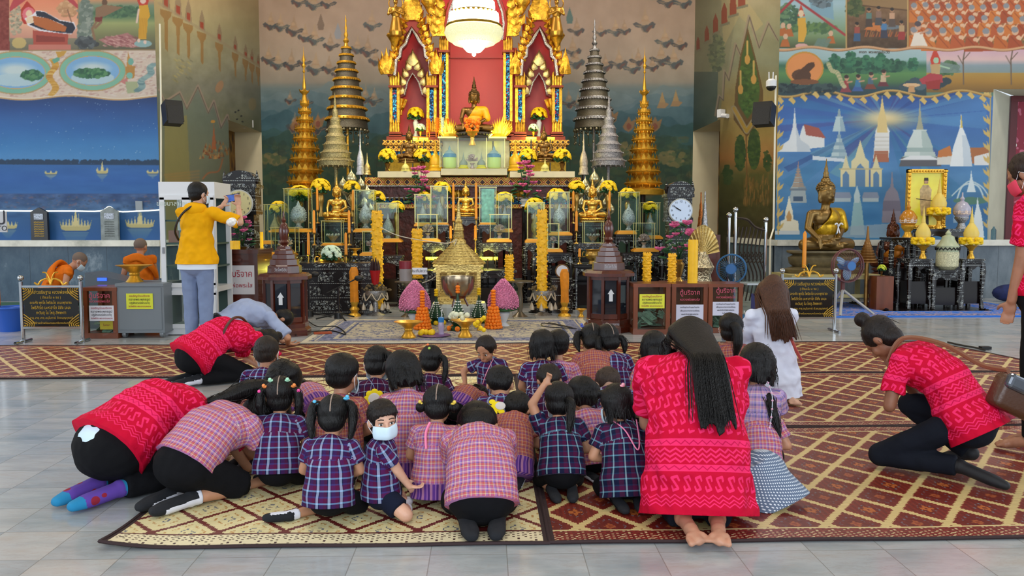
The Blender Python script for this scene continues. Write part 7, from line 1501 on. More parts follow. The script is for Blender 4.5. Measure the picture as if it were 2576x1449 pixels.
def lattice_spire(label,px,ytop,yb,D,wpx,m,n=7):
 k=K(D);r=thing('lattice_spire',label,'spire',px,yb,D,'stepped lattice spires');h=(yb-ytop)*k;w=wpx*k/2;z=h*.22
 for i in range(n):
  t=i/n;R_=w*(1-t)**1.15+w*.08;th=h*.60/n;b=MB();b.lathe([(R_*.97,z),(R_,z+th*.55),(R_*1.03,z+th*.6),(R_*.8,z+th)],(0,0,0),24)
  for j in range(20):a=j*2*PI/20;b.sph((R_*1.04*math.cos(a),R_*1.04*math.sin(a),z+th*.62),R_*.05,5,4);b.lathe([(.001,-.04),(.012,-.01),(.004,0)],(R_*math.cos(a),R_*math.sin(a),z),4)
  part(b,'tier',m,r);z+=th
 b=MB();b.lathe([(w*.1,z),(w*.07,z+(h-z)*.3),(w*.09,z+(h-z)*.4),(w*.04,z+(h-z)*.6),(.001,h)],(0,0,0),10);b.tube([(0,0,-.2),(0,0,h*.24)],.03,8);part(b,'finial_and_pole',m,r)
LP1=M('pale_lattice_metal','a89c70',.4,.6,(70,.6),(80,1.0));LP2=M('silver_lattice_metal','98969a',.4,.6,(70,.6),(80,1.0))
lattice_spire('pale stepped lattice spire left of the altar base',846,238,470,16.2,78,LP1);lattice_spire('silver stepped lattice spire right of the altar base',1530,235,470,16.2,78,LP2)
stupa('slim white banded spire left of the altar base',907,440,328,15.9,22,M('white_banded','b8bac4',.4,.3,(30,.3)),'slim banded spires','spire','banded_spire');stupa('slim silver spire with an ornate bulb right of the altar base',1468,440,330,15.9,26,M('silver_bulb','a89c8c',.4,.3,(30,.3)),'slim banded spires','spire','banded_spire')
stupa('small gold lattice bulb beside the slim banded spire',924,440,385,15.7,20,PGOLD,None,'spire','gold_bulb_spire')
def leaf_tree(label,px,D,m):
 r=thing('silver_bud_tree',label,'ornament',px,525,D,'silver bud trees');k=K(D)
 for(dx,dy,s)in((0,0,1.1),(-22,14,1),(22,14,1),(-36,36,1.1),(36,36,1.1),(-14,30,1),(14,30,1),(-30,60,1),(30,60,1),(0,50,1),(-44,74,.9),(44,74,.9)):
  b=MB();c=Vector((dx*k,.05*abs(dx)/20,(525-465-dy)*k));q=12*s*k;b.lathe([(q*.1,0),(q*.8,q*.5),(q,q*1.1),(q*.7,q*1.8),(q*.15,q*2.4),(.001,q*3)],c,12,1,.6);b.tube([(0,.05,0),(c.x*.5,.05,c.z*.4),c],.01,5);part(b,'silver_bud',m,r)
leaf_tree('cluster of silver buds on stems behind the left gold buddha',885,14.9,M('silver_gilt_bud','b0a884',.25,.8));leaf_tree('cluster of silver buds on stems behind the right gold buddha',1495,14.9,M('silver_gilt_bud','b0a884',.25,.8))
CD=12.6;ch=thing('chandelier','bright tiered crystal chandelier hanging before the red panel','chandelier',1192,60,CD);k=K(CD);CRY=M('lit_crystal','fff8d8',.2,emit=('fff4c8',7.0));CR2=M('crystal_dish','e8e8c0',.15,0,(160,.5),(120,1),emit=('f4f0a8',.4));RG=M('gold_ring','b8963c',.3,.9)
z0=ch.location.z
def Z(y):return P(1192,y,CD).z-z0
for i,(y0,y1,w)in enumerate(((-130,-60,30),(-60,-25,38),(-25,5,44),(5,34,52),(34,66,62))):
 b=MB();n=30
 for j in range(n):a=j*2*PI/n;b.lathe([(w*k*.055,Z(y1)),(w*k*.075,(Z(y0)+Z(y1))/2),(w*k*.05,Z(y0))],(w*k*.93*math.cos(a),w*k*.93*math.sin(a),0),5)
 b.lathe([(w*k*.80,Z(y1)+.01),(w*k*.82,Z(y0)-.01)],(0,0,0),24);o=part(b,'crystal_tier',CRY,ch);b=MB();b.tube([(w*k*1.06*math.cos(a),w*k*1.06*math.sin(a),Z(y1))for a in[j*2*PI/36 for j in range(36)]],.02,6,True);part(b,'ring',RG,o)
b=MB();b.lathe([(.03,Z(118)),(45*k,Z(113)),(66*k,Z(100)),(73*k,Z(84)),(70*k,Z(72)),(60*k,Z(70))],(0,0,0),40)
for j in range(5):
 q=70-j*5;zz=Z(84+j*6)
 for i in range(44):a=i*2*PI/44;b.sph((q*k*math.cos(a),q*k*math.sin(a),zz),.018,5,4)
part(b,'crystal_dish',CR2,ch);b=MB();b.lathe([(.005,Z(134)),(18*k,Z(130)),(27*k,Z(120)),(26*k,Z(110))],(0,0,0),24);b.sph((0,0,Z(137)),.03,8,6);part(b,'lower_dish',CRY,ch)
b=MB();b.tube([(0,0,Z(-130)),(0,0,TOP-z0)],.02,6);part(b,'chain',RG,ch)
lamp('chandelier_light','POINT',(0,0,Z(150)),40,(1,.93,.72),size=.5,parent=ch);lamp('chandelier_light','POINT',(0,.9,.1),45,(1,.93,.72),size=.4,parent=ch)
lamp('added_altar_fill_spot','SPOT',(-2.6,10.6,6.8),150,(1,.88,.62),(R(58),0,R(-22)),.4);lamp('added_altar_fill_spot','SPOT',(2.8,10.6,6.8),150,(1,.88,.62),(R(58),0,R(22)),.4)  # spots added to brighten the altar, no fixtures behind them
# ================================================================= TABLES, CASES AND OFFERINGS
for i,(x0,x1,y,D,dep)in enumerate(((727,790,588,13.4,.4),(663,700,615,13.4,.4),(650,762,646,12.7,.5),(793,899,561,13.9,.45),(783,889,618,13.1,.5),(772,883,675,12.3,.6),(892,950,588,13.5,.4),(883,1010,644,12.8,.5),(1044,1130,612,13.3,.45),(1085,1128,565,13.9,.4),(1205,1250,565,13.9,.4),(1206,1290,612,13.3,.45),(1320,1358,611,13.4,.4),(1380,1440,593,13.5,.4),(1341,1441,637,12.8,.5),(1455,1525,560,13.9,.45),(1444,1530,612,13.1,.5),(1444,1523,665,12.3,.6),(1549,1604,590,13.4,.4),(1600,1668,602,13.7,.4),(1566,1672,637,12.7,.5),(1062,1300,681,12.4,.8),(1140,1206,545,14.3,.4))):
 side_='left' if x0<1100 else 'right'
 inlay_table('black lacquer table with pearl inlay, %s'%['under the silver pineapple case on the left wing','at the far left of the left wing','front low one behind the left wooden spire box','raising the left gold buddha','holding the small box below the left gold buddha','carrying the left brass cauldron','beside the tallest carved candle on the left','front low one left of the tall carved candle','left of the golden stupa in the middle','raising the grey cone case left of the centre buddha','raising the aqua painted panel','right of the golden stupa in the middle','under the urn case on the right','behind the tall carved candle on the right wing','front low one behind the right dried flower bowl','raising the right gold buddha','holding the gold box below the right gold buddha','behind the right wooden spire box','under the silver pineapple case on the right wing','at the far right next to the clock','front low one holding the coral case on the right','wide low one behind the golden stupa','raising the centre gold buddha'][i],x0,x1,y,D,dep)
PEW=[('silver pineapple case on the left wing',722,781,477,575,684,788,13.4,'pine'),('cone case at the far left of the left wing',671,714,516,605,663,694,13.35,'jar'),('pink flower case behind the left wooden spire box',689,748,573,634,676,744,12.7,'coral'),('silver pineapple case right of the left gold buddha',896,944,480,575,892,946,13.5,'pine'),('pink flower case left of the tall carved candle',915,950,582,634,907,960,12.8,'coral'),('case of a white cone beside the tall carved candle',952,1001,512,600,950,1012,13.2,'cone'),('flower ornament case left of the golden stupa',1053,1100,540,600,1044,1109,13.3,'coral'),('small dark cone case left of the centre buddha',1045,1083,490,560,1043,1085,13.8,'cone'),('tall grey cone case left of the centre buddha',1085,1126,470,560,1084,1130,13.9,'cone'),('aqua painted panel case right of the centre buddha',1207,1248,472,560,1204,1250,13.9,'aqua'),('dark cone case right of the aqua panel',1253,1287,489,575,1250,1290,13.8,'cone'),('flower ornament case right of the golden stupa',1233,1280,540,600,1224,1287,13.3,'coral'),('urn case beside the right tall carved candle',1327,1368,510,601,1320,1360,13.4,'jar'),('silver pineapple case left of the right gold buddha',1383,1430,484,583,1378,1438,13.5,'pine'),('violet flower case right of the tall carved candle',1377,1405,563,625,1372,1415,12.8,'coral'),('silver pineapple case on the right wing',1558,1604,484,580,1549,1599,13.4,'pine'),('white cone case nearest the right clock',1613,1656,510,592,1610,1664,13.7,'cone'),('coral case at the front of the right wing',1596,1643,561,624,1590,1654,12.7,'coral')]
for lb,x0,x1,yt,yb,b0,b1,D,k in PEW:case(lb,x0,x1,yt,yb,b0,b1,D-.05+.25,k)
for lb,x0,x1,k in(('left',814,862,'bowl'),('right',1467,1515,'bowl')):case('dark framed glass box below the %s gold buddha'%lb,x0,x1,556,611,x0-3,x1+3,13.3,k)
BG=M('bright_gold_figure','e0b050',.28,.9)
buddha('gold buddha seated on the left stand before silver buds',848,560,14.0,112,BG);buddha('gold buddha seated on the right stand before silver buds',1490,560,14.0,112,BG);buddha('gold buddha seated in the middle between two orange candles',1172,545,14.4,92,BG)
for i,(x,y,D,w,vh,lb)in enumerate(((808,545,14.65,54,60,'tall vase left of the left gold buddha'),(886,545,14.65,46,60,'tall vase right of the left gold buddha'),(755,545,13.95,60,40,'behind the left wing pineapple case'),(703,580,13.95,52,40,'at the far left behind the case'),(948,545,13.9,48,34,'behind the tall carved candle on the left'),(998,600,13.8,44,66,'right of the white cone case'),(1068,560,14.6,42,50,'behind the small dark cone case'),(1112,560,14.65,50,70,'behind the tall grey cone case'),(1268,560,14.1,52,44,'behind the dark cone case'),(1345,600,13.9,56,66,'behind the urn case'),(1400,560,14.2,56,50,'behind the pineapple case on the right'),(1450,545,14.65,48,60,'tall vase left of the right gold buddha'),(1530,545,14.65,48,60,'tall vase right of the right gold buddha'),(1578,555,13.9,50,50,'behind the right wing pineapple case'),(1634,580,14.1,46,44,'beside the right clock'))):bouquet('yellow chrysanthemum bouquet '+lb,x,y,D,w,seed=i%3+1,vh=vh,vase='brass',group='yellow bouquets among the display cases')
bouquet('tall stand of pink lotus flowers left of the centre',1056,520,14.6,92,PINK,'lotus','white',6);bouquet('tall stand of pink lotus flowers right of the centre in a blue white vase',1320,520,14.6,92,PINK,'lotus','white',20)
bouquet('pink lotus flowers in front of the left clock',612,640,10.55,74,PINK,'lotus','brass',10,seed=3).location.z=.935;bouquet('pink lotus flowers before the right clock in a patterned vase',1706,712,10.9,110,PINK,'lotus','brass',60,seed=4);
for i,(x,a,m_,b_,D)in enumerate(((799,473,528,562,13.85),(889,478,528,562,13.85),(791,529,585,617,13.0),(879,529,585,617,13.0),(777,585,640,673,12.3),(871,585,640,673,12.3),(1141,460,555,578,13.2),(1198,460,550,578,13.2),(1196,567,600,640,12.9),(1134,568,600,612,13.1),(1442,480,530,562,13.85),(1533,480,530,562,13.85),(1450,530,580,613,13.0),(1458,625,645,664,12.3))):
 if i!=12 or True:taper('thin orange candle %s'%['back left of the left gold buddha','back right of the left gold buddha','left of the small box under the left gold buddha','right of the small box under the left gold buddha','left of the brass cauldron','right of the brass cauldron','left of the centre gold buddha','right of the centre gold buddha','low, right of the golden stupa tip','low, left of the golden stupa tip','back left of the right gold buddha','back right of the right gold buddha','left of the gold box under the right gold buddha','shortest, left of the right brass bowl'][i],x,a,m_,b_,D)
for i,(x,a,b_,D,w,c)in enumerate(((951,535,775,12.05,26,1),(1050,580,700,11.3,25,1),(1363,530,775,11.6,25,1),(1281,644,706,11.2,21,1),(1627,638,712,9.95,21,1),(1690,640,712,10.0,20,1),(1742,602,712,9.75,25,0),(592,606,627,9.35,24,0),(658,584,646,12.6,10,0))):
 pillar_candle('yellow candle %s'%['tallest carved one on the left','carved, beside the maroon drum on the left','tallest carved one on the right','short carved one on the right round stand','jagged carved one above the banknote box','jagged carved one in the middle of the donation boxes','plain smooth one on the right donation box','plain short one on the brown donation cabinet','slim plain one at the edge of the left wing'][i],x,a,b_,D,w,bool(c))
for x,y,lb in((951,775,'left'),(1363,775,'right')):b=MB();b.lathe([(.2,-P(x,y,12.05).z),(.17,-.1),(.16,0)],(0,0,0),16);one(b,'candle_stand',INL,'dark round stand under the tallest carved candle on the '+lb,'stand',P(x,y,12.05))
for x,yt,lb in((892,672,'left'),(1420,676,'right')):
 D=11.2;k=K(D);g0=G(x,795);r=empty('wrapped_candle',(g0.x,g0.y,0),'orange candle wrapped in folded cloth on a gold foot at the '+lb,'candle','wrapped candles');h=(795-yt)*K(g0.y);b=MB();q=10*K(g0.y)
 b.lathe([(q,h*.28),(q*.95,h*.5),(q*1.05,h*.7),(q*1.1,h*.9),(q*.7,h)],(0,0,0),16,mod=lambda a,i:1+.12*math.cos(5*a+i));part(b,'wrapped_cloth',M('saffron_cloth','d88410',.7,0,(12,.2),(12,.8)),r);b=MB();b.lathe([(q*1.7,0),(q*1.6,h*.03),(q*.8,h*.08),(q*1.3,h*.14),(q*.7,h*.2),(q*1.1,h*.3)],(0,0,0),18);part(b,'gold_foot',GOLD,r)
for x,y,w,h,D,lb in((830,675,58,36,12.45,'left'),(1493,663,44,36,12.45,'right')):
 k=K(D);q=w*k/2;H_=h*k;r=thing('brass_cauldron','polished brass cauldron with wide rim on the %s black table'%lb,'cauldron',x,y,D,'brass cauldrons');b=MB();b.lathe([(q*.6,0),(q*.5,H_*.2),(q*.6,H_*.25),(q*.95,H_*.5),(q*.98,H_*.65),(q*.8,H_*.85),(q*.85,H_*.93),(q*1.05,H_),(q*.95,H_*.97),(q*.7,H_*.8)],(0,0,0),32);part(b,'pot',BRASS,r)
 for s in(-1,1):b=MB();b.tube(bez([(s*q*.95,0,H_*.5),(s*q*1.25,0,H_*.5),(s*q*1.2,0,H_*.8),(s*q*.95,0,H_*.8)],5),q*.06,6);part(b,'handle',BRASS,r)
tray('small gold footed bowl right of the left brass cauldron',893,643,12.75,30,18,name='footed_bowl',cat='bowl',group='small gold bowls');tray('small gold bowl low on the right behind the wooden spire box',1462,797,11.4,30,20,name='footed_bowl',cat='bowl',group='small gold bowls')
SX,SD=1155,11.0;k=K(SD);t=NT('champagne_gold');v=t.coord();s=t.sep(v);ln=t.math('GREATER_THAN',t.math('FRACT',t.math('DIVIDE',s[2],.032)),.7);c=t.mix(t.math('MULTIPLY',ln,t.math('GREATER_THAN',t.noise(v,40,1),.45)),C3('d0b468'),C3('947c40'));t.set(c,.3,.55);t.bump(t.noise(v,40),.4);CGd=t.m;r=thing('golden_stupa_model','tall champagne gold stupa model in the middle of the offerings','stupa',SX,790,SD)
b=MB();b.lathe([(74*k,0),(74*k,22*k),(70*k,30*k)],(0,0,0),8,phase=PI/8);part(b,'plinth',M('white_stone_plinth','b8beb8',.4),r,False)
b=MB();b.lathe([(66*k,30*k),(66*k,40*k),(58*k,50*k)],(0,0,0),4,phase=PI/4,mod=lambda a,i:1.15);part(b,'steps',CGd,r,False)
b=MB();hw=50*k
for sx in(-1,-.45,.45,1):
 for sy in(-1,1):b.box((sx*hw,sy*hw*.9,78*k),(9*k,9*k,62*k))
b.box((0,hw*.7,78*k),(2*hw,3*k,62*k));b.box((0,0,112*k),(122*k,112*k,7*k));b.box((0,0,118*k),(112*k,104*k,6*k));b.box((0,0,124*k),(124*k,112*k,5*k));part(b,'pillared_hall',CGd,r,False)
def redent(a,i):c=abs(math.cos(2*a));return 1+.10*c
b=MB();pr=[];z=127;w=62
for i in range(8):pr+=[(w*k,z*k),(w*k,(z+2.5)*k),((w-3)*k,(z+3.5)*k),((w-3)*k,(z+5.5)*k)];w-=5.6 if i<7 else 0;z+=6.2
b.lathe(pr,(0,0,0),32,mod=redent);part(b,'tiered_roof',CGd,r,False);b=MB();b.lathe([(19*k,z*k),(18*k,(z+8)*k),(12*k,(z+14)*k),(14*k,(z+18)*k),(11*k,(z+32)*k),(13*k,(z+36)*k),(8*k,(z+52)*k),(10*k,(z+56)*k),(5*k,(z+66)*k),(6*k,(z+71)*k),(3*k,(z+84)*k),(3.6*k,(z+88)*k),(1.2*k,(z+110)*k),(.001,(z+138)*k)],(0,0,0),18);part(b,'bell_and_spire',CGd,r)
r=thing('offering_bowl','large dull silver alms bowl on a wooden stand before the gold stupa','bowl',1152,770,10.2);k=K(10.2);b=MB();b.lathe([(14*k,24*k),(30*k,28*k),(40*k,45*k),(43*k,68*k),(42*k,76*k),(40*k,75*k),(38*k,50*k),(.01,34*k)],(0,0,0),36);part(b,'bowl',M('dull_silver_bowl','9c8c74',.22,.9),r);b=MB()
for a in range(3):b.tube([(12*k*math.cos(a*2.1),12*k*math.sin(a*2.1),30*k),(26*k*math.cos(a*2.1),26*k*math.sin(a*2.1),0)],.015,6)
b.lathe([(20*k,20*k),(22*k,26*k)],(0,0,0),16);part(b,'stand',WOOD,r)
for x,lb in((1044,'left'),(1266,'right')):
 g0=G(x,826 if x<1100 else 822);kk=K(g0.y);f=bouquet('pink ruffled flower cone in a %s, %s of the leaf offerings'%('green glass vase' if x<1100 else 'blue white vase',lb),x,0,g0.y,76,PALEP,'cone','white',44,group='pink flower cones');f.location=(g0.x,g0.y,0)
for x,yb,lb in((1063,831,'left'),(1241,829,'right')):
 g0=G(x,yb);kk=K(g0.y);r=empty('marigold_tower',(g0.x,g0.y,.012),'orange marigold cone tower %s of the leaf offerings'%lb,'flowers','marigold towers');b=MB()
 for j in range(7):
  R_=(19-j*1.5)*kk;z=(4+j*8)*kk;n=14-j
  for i in range(n):a=i*2*PI/n+j;b.sph((R_*math.cos(a),R_*math.sin(a),z),5*kk,6,5)
 b.lathe([(18*kk,0),(9*kk,56*kk)],(0,0,0),10);part(b,'body',ORG,r);b=MB()
 for j in range(6):b.sph((0,0,(60+j*7)*kk),(7*kk,7*kk,4.2*kk),10,6)
 part(b,'stacked_top',ORG,r)
for x,yb,h,w,lb in((1098,818,74,38,'left'),(1152,834,98,44,'middle'),(1205,815,74,38,'right')):
 g0=G(x,yb);kk=K(g0.y);r=empty('leaf_offering',(g0.x,g0.y,.012),'folded banana leaf offering with white bead rows, %s one'%lb,'leaf offering','banana leaf offerings');b=MB();q=w*kk/2;H_=h*kk
 b.lathe([(q*.8,0),(q*.9,H_*.08),(q*.5,H_*.14),(q,H_*.24),(q*.95,H_*.34),(q*.6,H_*.52),(q*.28,H_*.68),(q*.16,H_*.85),(.003,H_)],(0,0,0),16,mod=lambda a,i:1+.06*math.cos(8*a))
 for j in range(5):
  for i in range(10):a=i*2*PI/10+j*.3;b.lathe([(q*.12,0),(.001,H_*.10)],(q*(.95-j*.14)*math.cos(a),q*(.95-j*.14)*math.sin(a),H_*(.24+j*.08)),4)
 part(b,'folded_leaf',M('dark_banana_leaf','143c20',.4,0,(20,.4)),r);b=MB()
 for i in range(8):
  a=i*PI/4+.2
  for j in range(8):z=.26+j*.07;rr=q*np.interp(z,[.24,.34,.52,.68,.85],[1.04,1.0,.66,.33,.2]);b.sph((rr*math.cos(a),rr*math.sin(a),H_*z),.009,5,4)
 part(b,'white_beads',M('white_bead','e0e4d8',.4),r);b=MB()
 for j in range(3):b.sph((0,0,H_+j*.03),(.028,.028,.02),8,5)
 for i in range(5):a=i*1.26-1.6;b.sph((q*1.05*math.cos(a),q*1.05*math.sin(a),H_*.07),.032,7,5)
 part(b,'marigold_heads',YEL if lb!='middle' else ORG,r)
for x,yb,w,h,lb in((1028,853,74,42,'empty gold footed tray at the front left of the altar rug'),(1170,851,74,44,'gold footed tray holding buds and garlands at the front of the rug'),(1207,834,30,30,'small gold footed bowl behind the front right tray')):
 g0=G(x,yb);t_=tray(lb,x,yb,g0.y,w,h);t_.location=(g0.x,g0.y,.012)
g0=G(1170,851);b=MB();g=random.Random(3)
for i in range(9):b.sph((g.uniform(-.12,.1),g.uniform(-.1,.05),.03+g.uniform(0,.06)),.032,8,6)
one(b,'white_flower_buds',M('cream_bud','d8dcc0',.5),'heap of cream and white buds on the front gold tray','flowers',(g0.x-.04,g0.y,44*K(g0.y)))
b=MB();[b.sph((.1+.05*math.cos(i),-.08+.02*math.sin(i*2),.05-i*.022),.026,7,5)for i in range(7)];one(b,'marigold_garland',YEL,'short yellow marigold garland draped over the front gold tray edge','garland',(g0.x+.06,g0.y-.05,44*K(g0.y)))
g0=G(1110,846);r=empty('plastic_bottle',(g0.x,g0.y,.012),'small clear bottle with blue cap and straw on the rug','bottle');b=MB();b.lathe([(.035,0),(.03,.05),(.036,.09),(.03,.15),(.026,.16)],(0,0,0),12);part(b,'body',M('milky_pink_plastic','a89cb8',.2),r);b=MB();b.lathe([(.033,.15),(.035,.2),(.01,.21)],(0,0,0),12);part(b,'cap',M('blue_plastic','2878b8',.4),r);b=MB();b.tube([(0,0,.2),(.012,0,.3)],.004,5);part(b,'straw',WHT,r)
b=MB();b.lathe([(.17,0),(.19,.012)],(0,0,0),20);one(b,'purple_dish',M('purple_plastic','6c4484',.4),'flat purple dish with wrapped flowers on the rug','dish',(g0.x-.08,g0.y-.05,.013));b=MB();[b.sph((g.uniform(-.1,.05),g.uniform(-.05,.05),.02),.035,7,5)for i in range(7)];one(b,'wrapped_flowers',YEL,'yellow flowers in clear wrap on the purple dish','flowers',(g0.x-.14,g0.y-.05,.03))
for x,lb in((945,'left'),(1366,'right')):
 g0=G(x,792);kk=K(g0.y);r=empty('dried_flower_stand',(g0.x,g0.y,0),'dried flower arrangement with red vase on a silver pedestal at the '+lb,'flower stand','dried flower stands');b=MB();b.lathe([(24*kk,0),(20*kk,3*kk),(6*kk,8*kk),(7*kk,26*kk),(5*kk,34*kk),(22*kk,44*kk),(28*kk,54*kk),(28*kk,62*kk)],(0,0,0),24);part(b,'pedestal_bowl',SILV,r);b=MB();g=random.Random(x)
 for i in range(70):t=g.uniform(0,6.28);q=g.uniform(0,38)*kk;z=(62+g.uniform(0,26)*(1-q/(44*kk)))*kk;b.sph((q*math.cos(t),q*.7*math.sin(t),z),(g.uniform(3,6)*kk,3*kk,3*kk),5,4,Matrix.Rotation(t,3,'Z'))
 part(b,'dried_flowers',M('dried_petals','6c5c40',.8,0,(30,.7)),r);b=MB();b.lathe([(8*kk,76*kk),(12*kk,104*kk),(14*kk,112*kk)],(0,0,0),14);part(b,'red_vase',M('red_glaze','a8141c',.3),r);b=MB()
 for i in range(16):a=i*.7;b.lathe([(3*kk,108*kk),(4*kk,120*kk),(.001,(132+i%4*4)*kk)],(9*kk*math.cos(a),9*kk*math.sin(a),0),4)
 part(b,'dark_leaves',M('burgundy_leaf','301418',.5),r);b=MB()
 for i in range(7):
  a0,a1=i*.9,(i+1)*.9;b.tube(bez([(29*kk*math.cos(a0),29*kk*math.sin(a0),56*kk),(33*kk*math.cos((a0+a1)/2),33*kk*math.sin((a0+a1)/2),38*kk),(29*kk*math.cos(a1),29*kk*math.sin(a1),56*kk)],4),.008,5);b.lathe([(5*kk,14*kk),(5*kk,20*kk),(.002,32*kk)],(31*kk*math.cos(a0),31*kk*math.sin(a0),0),6)
 part(b,'bead_swags',M('cream_bead','c8b8a0',.4),r)
for x,yt,lb,it in((1018,707,'left','drum'),(1298,706,'right',None)):
 g0=G(x+10,796);kk=K(g0.y);b=MB();H_=(796-yt)*kk;b.lathe([(20*kk,0),(14*kk,4*kk),(6*kk,12*kk),(8*kk,H_*.5),(5*kk,H_*.8),(12*kk,H_*.95),(34*kk,H_*.97),(34*kk,H_)],(0,0,0),24);one(b,'round_pedestal',M('pewter','7c7464',.3,.8),'round pewter pedestal table holding the %s'%('maroon drum' if it else 'short carved candle'),'pedestal',(g0.x,g0.y,0),'round pedestals')
r=thing('ribbon_drum','maroon and grey cylinder box on the left round pedestal','box',1021,707,11.0);k=K(11.0);b=MB();b.lathe([(16*k,0),(16*k,32*k)],(0,0,0),24);part(b,'grey_body',M('grey_satin','8c8484',.4),r);b=MB();b.lathe([(16.4*k,31*k),(16.4*k,50*k)],(0,0,0),24);part(b,'maroon_band',M('maroon_satin','7c1828',.4),r)
r=thing('paper_label','small white label with black lettering beside the maroon box','label',1056,682,10.8);b=MB();b.box((0,0,0),(38*K(10.8),.006,17*K(10.8)));part(b,'card',PAPER,r,False);text('lettering','ประทีปถวาย',.05,(0,-.006,0),INK,r)
for i,(x,yb,yt,x2,y2)in enumerate(((778,800,702,790,690),(852,805,722,900,700))):
 g0=G(x,yb);kk=K(g0.y);r=empty('microphone_stand',(g0.x,g0.y,0),['black microphone stand beside the left wooden spire box','black microphone stand with a long boom at the rug edge'][i],'microphone stand','microphone stands');zt=(yb-yt)*kk;b=MB();b.tube([(0,0,.05),(0,0,zt)],.014,6);part(b,'pole',M('dark_chrome','3c3c40',.3,.8),r)
 for a in(0,2.1,4.2):b=MB();b.tube([(0,0,.09),(.3*math.cos(a+i),.3*math.sin(a+i),.015)],.011,6);part(b,'leg',BLACK,r)
 b=MB();b.tube([(-(x2-x)*.6*kk,0,zt-.08),((x2-x)*kk,0,zt+(yt-y2)*kk)],.010,6);part(b,'boom',BLACK,r);b=MB();b.sph(((x2-x)*kk+.02,0,zt+(yt-y2)*kk),(.06,.04,.04),10,7);part(b,'microphone',BLACK,r);b=MB();b.lathe([(.06,.02),(.05,.1),(.02,.12)],(0,0,0),10);part(b,'hub',BLACK,r)
b=MB();c0=[G(775,812),G(800,826),G(846,826),G(870,846),G(830,836),G(760,842),G(745,848)];b.tube([p+Vector((0,0,.022))for p in bez(c0,6)],.007,5);one(b,'audio_cable',BLACK,'black cable looping on the floor by the left rug edge','cable');b=MB();c0=[G(1450,832),G(1400,822),G(1365,818),G(1370,826),G(1440,830),G(1380,816)];b.tube([p+Vector((0,0,.024))for p in bez(c0,6)],.006,5);one(b,'audio_cable',BLACK,'thin black cable coiled on the right part of the rug','cable')
g0=G(812,842);b=MB();b.box((0,0,.008),(.2,.14,.012),R(15));one(b,'orange_cloth',M('rust_cloth','a04420',.8),'folded rust orange cloth on the left corner of the rug','cloth',(g0.x,g0.y,.014))
g0=G(835,788);bouquet('white flower wreath on the floor below the left cauldron table',835,740,11.95,56,m=M('white_blossom','c8dcc4',.6),vh=8,vase='dark').location.z=.72
b=MB();b.box((0,0,.36),(1.1,.5,.72));one(b,'low_bench',INL,'low dark bench under the white flower wreath','bench',(P(835,740,11.6).x,12.0,0),smooth=False)
b=MB();b.tube(bez([P(958,572,11.4),P(1010,595,11.1),P(1120,612,10.9),P(1148,606,10.9),P(1100,690,10.9),P(1062,712,10.8)],6),.006,4);one(b,'sacred_thread',M('white_thread','c4bca8',.8),'white thread strung from the tall carved candle to the gold stupa','thread')
r=thing('wall_clock','small round white clock leaning behind the right dried flower stand','clock',1414,682,11.9);b=MB();b.lathe([(18*K(11.9),0),(18*K(11.9),.04)],(0,0,0),32,rot=Matrix.Rotation(PI/2,3,'X'));part(b,'rim',M('bronze_rim','6c5030',.3,.7),r);b=MB();b.lathe([(15*K(11.9),.04),(15*K(11.9),.045)],(0,0,0),32,rot=Matrix.Rotation(PI/2,3,'X'));part(b,'dial',WHT,r)
b=MB();b.box((0,.1,-.55),(.3,.3,.83));one(b,'clock_shelf',INL,'dark shelf under the small round clock','shelf',(r.location.x,r.location.y,r.location.z+.02-.0),smooth=False)
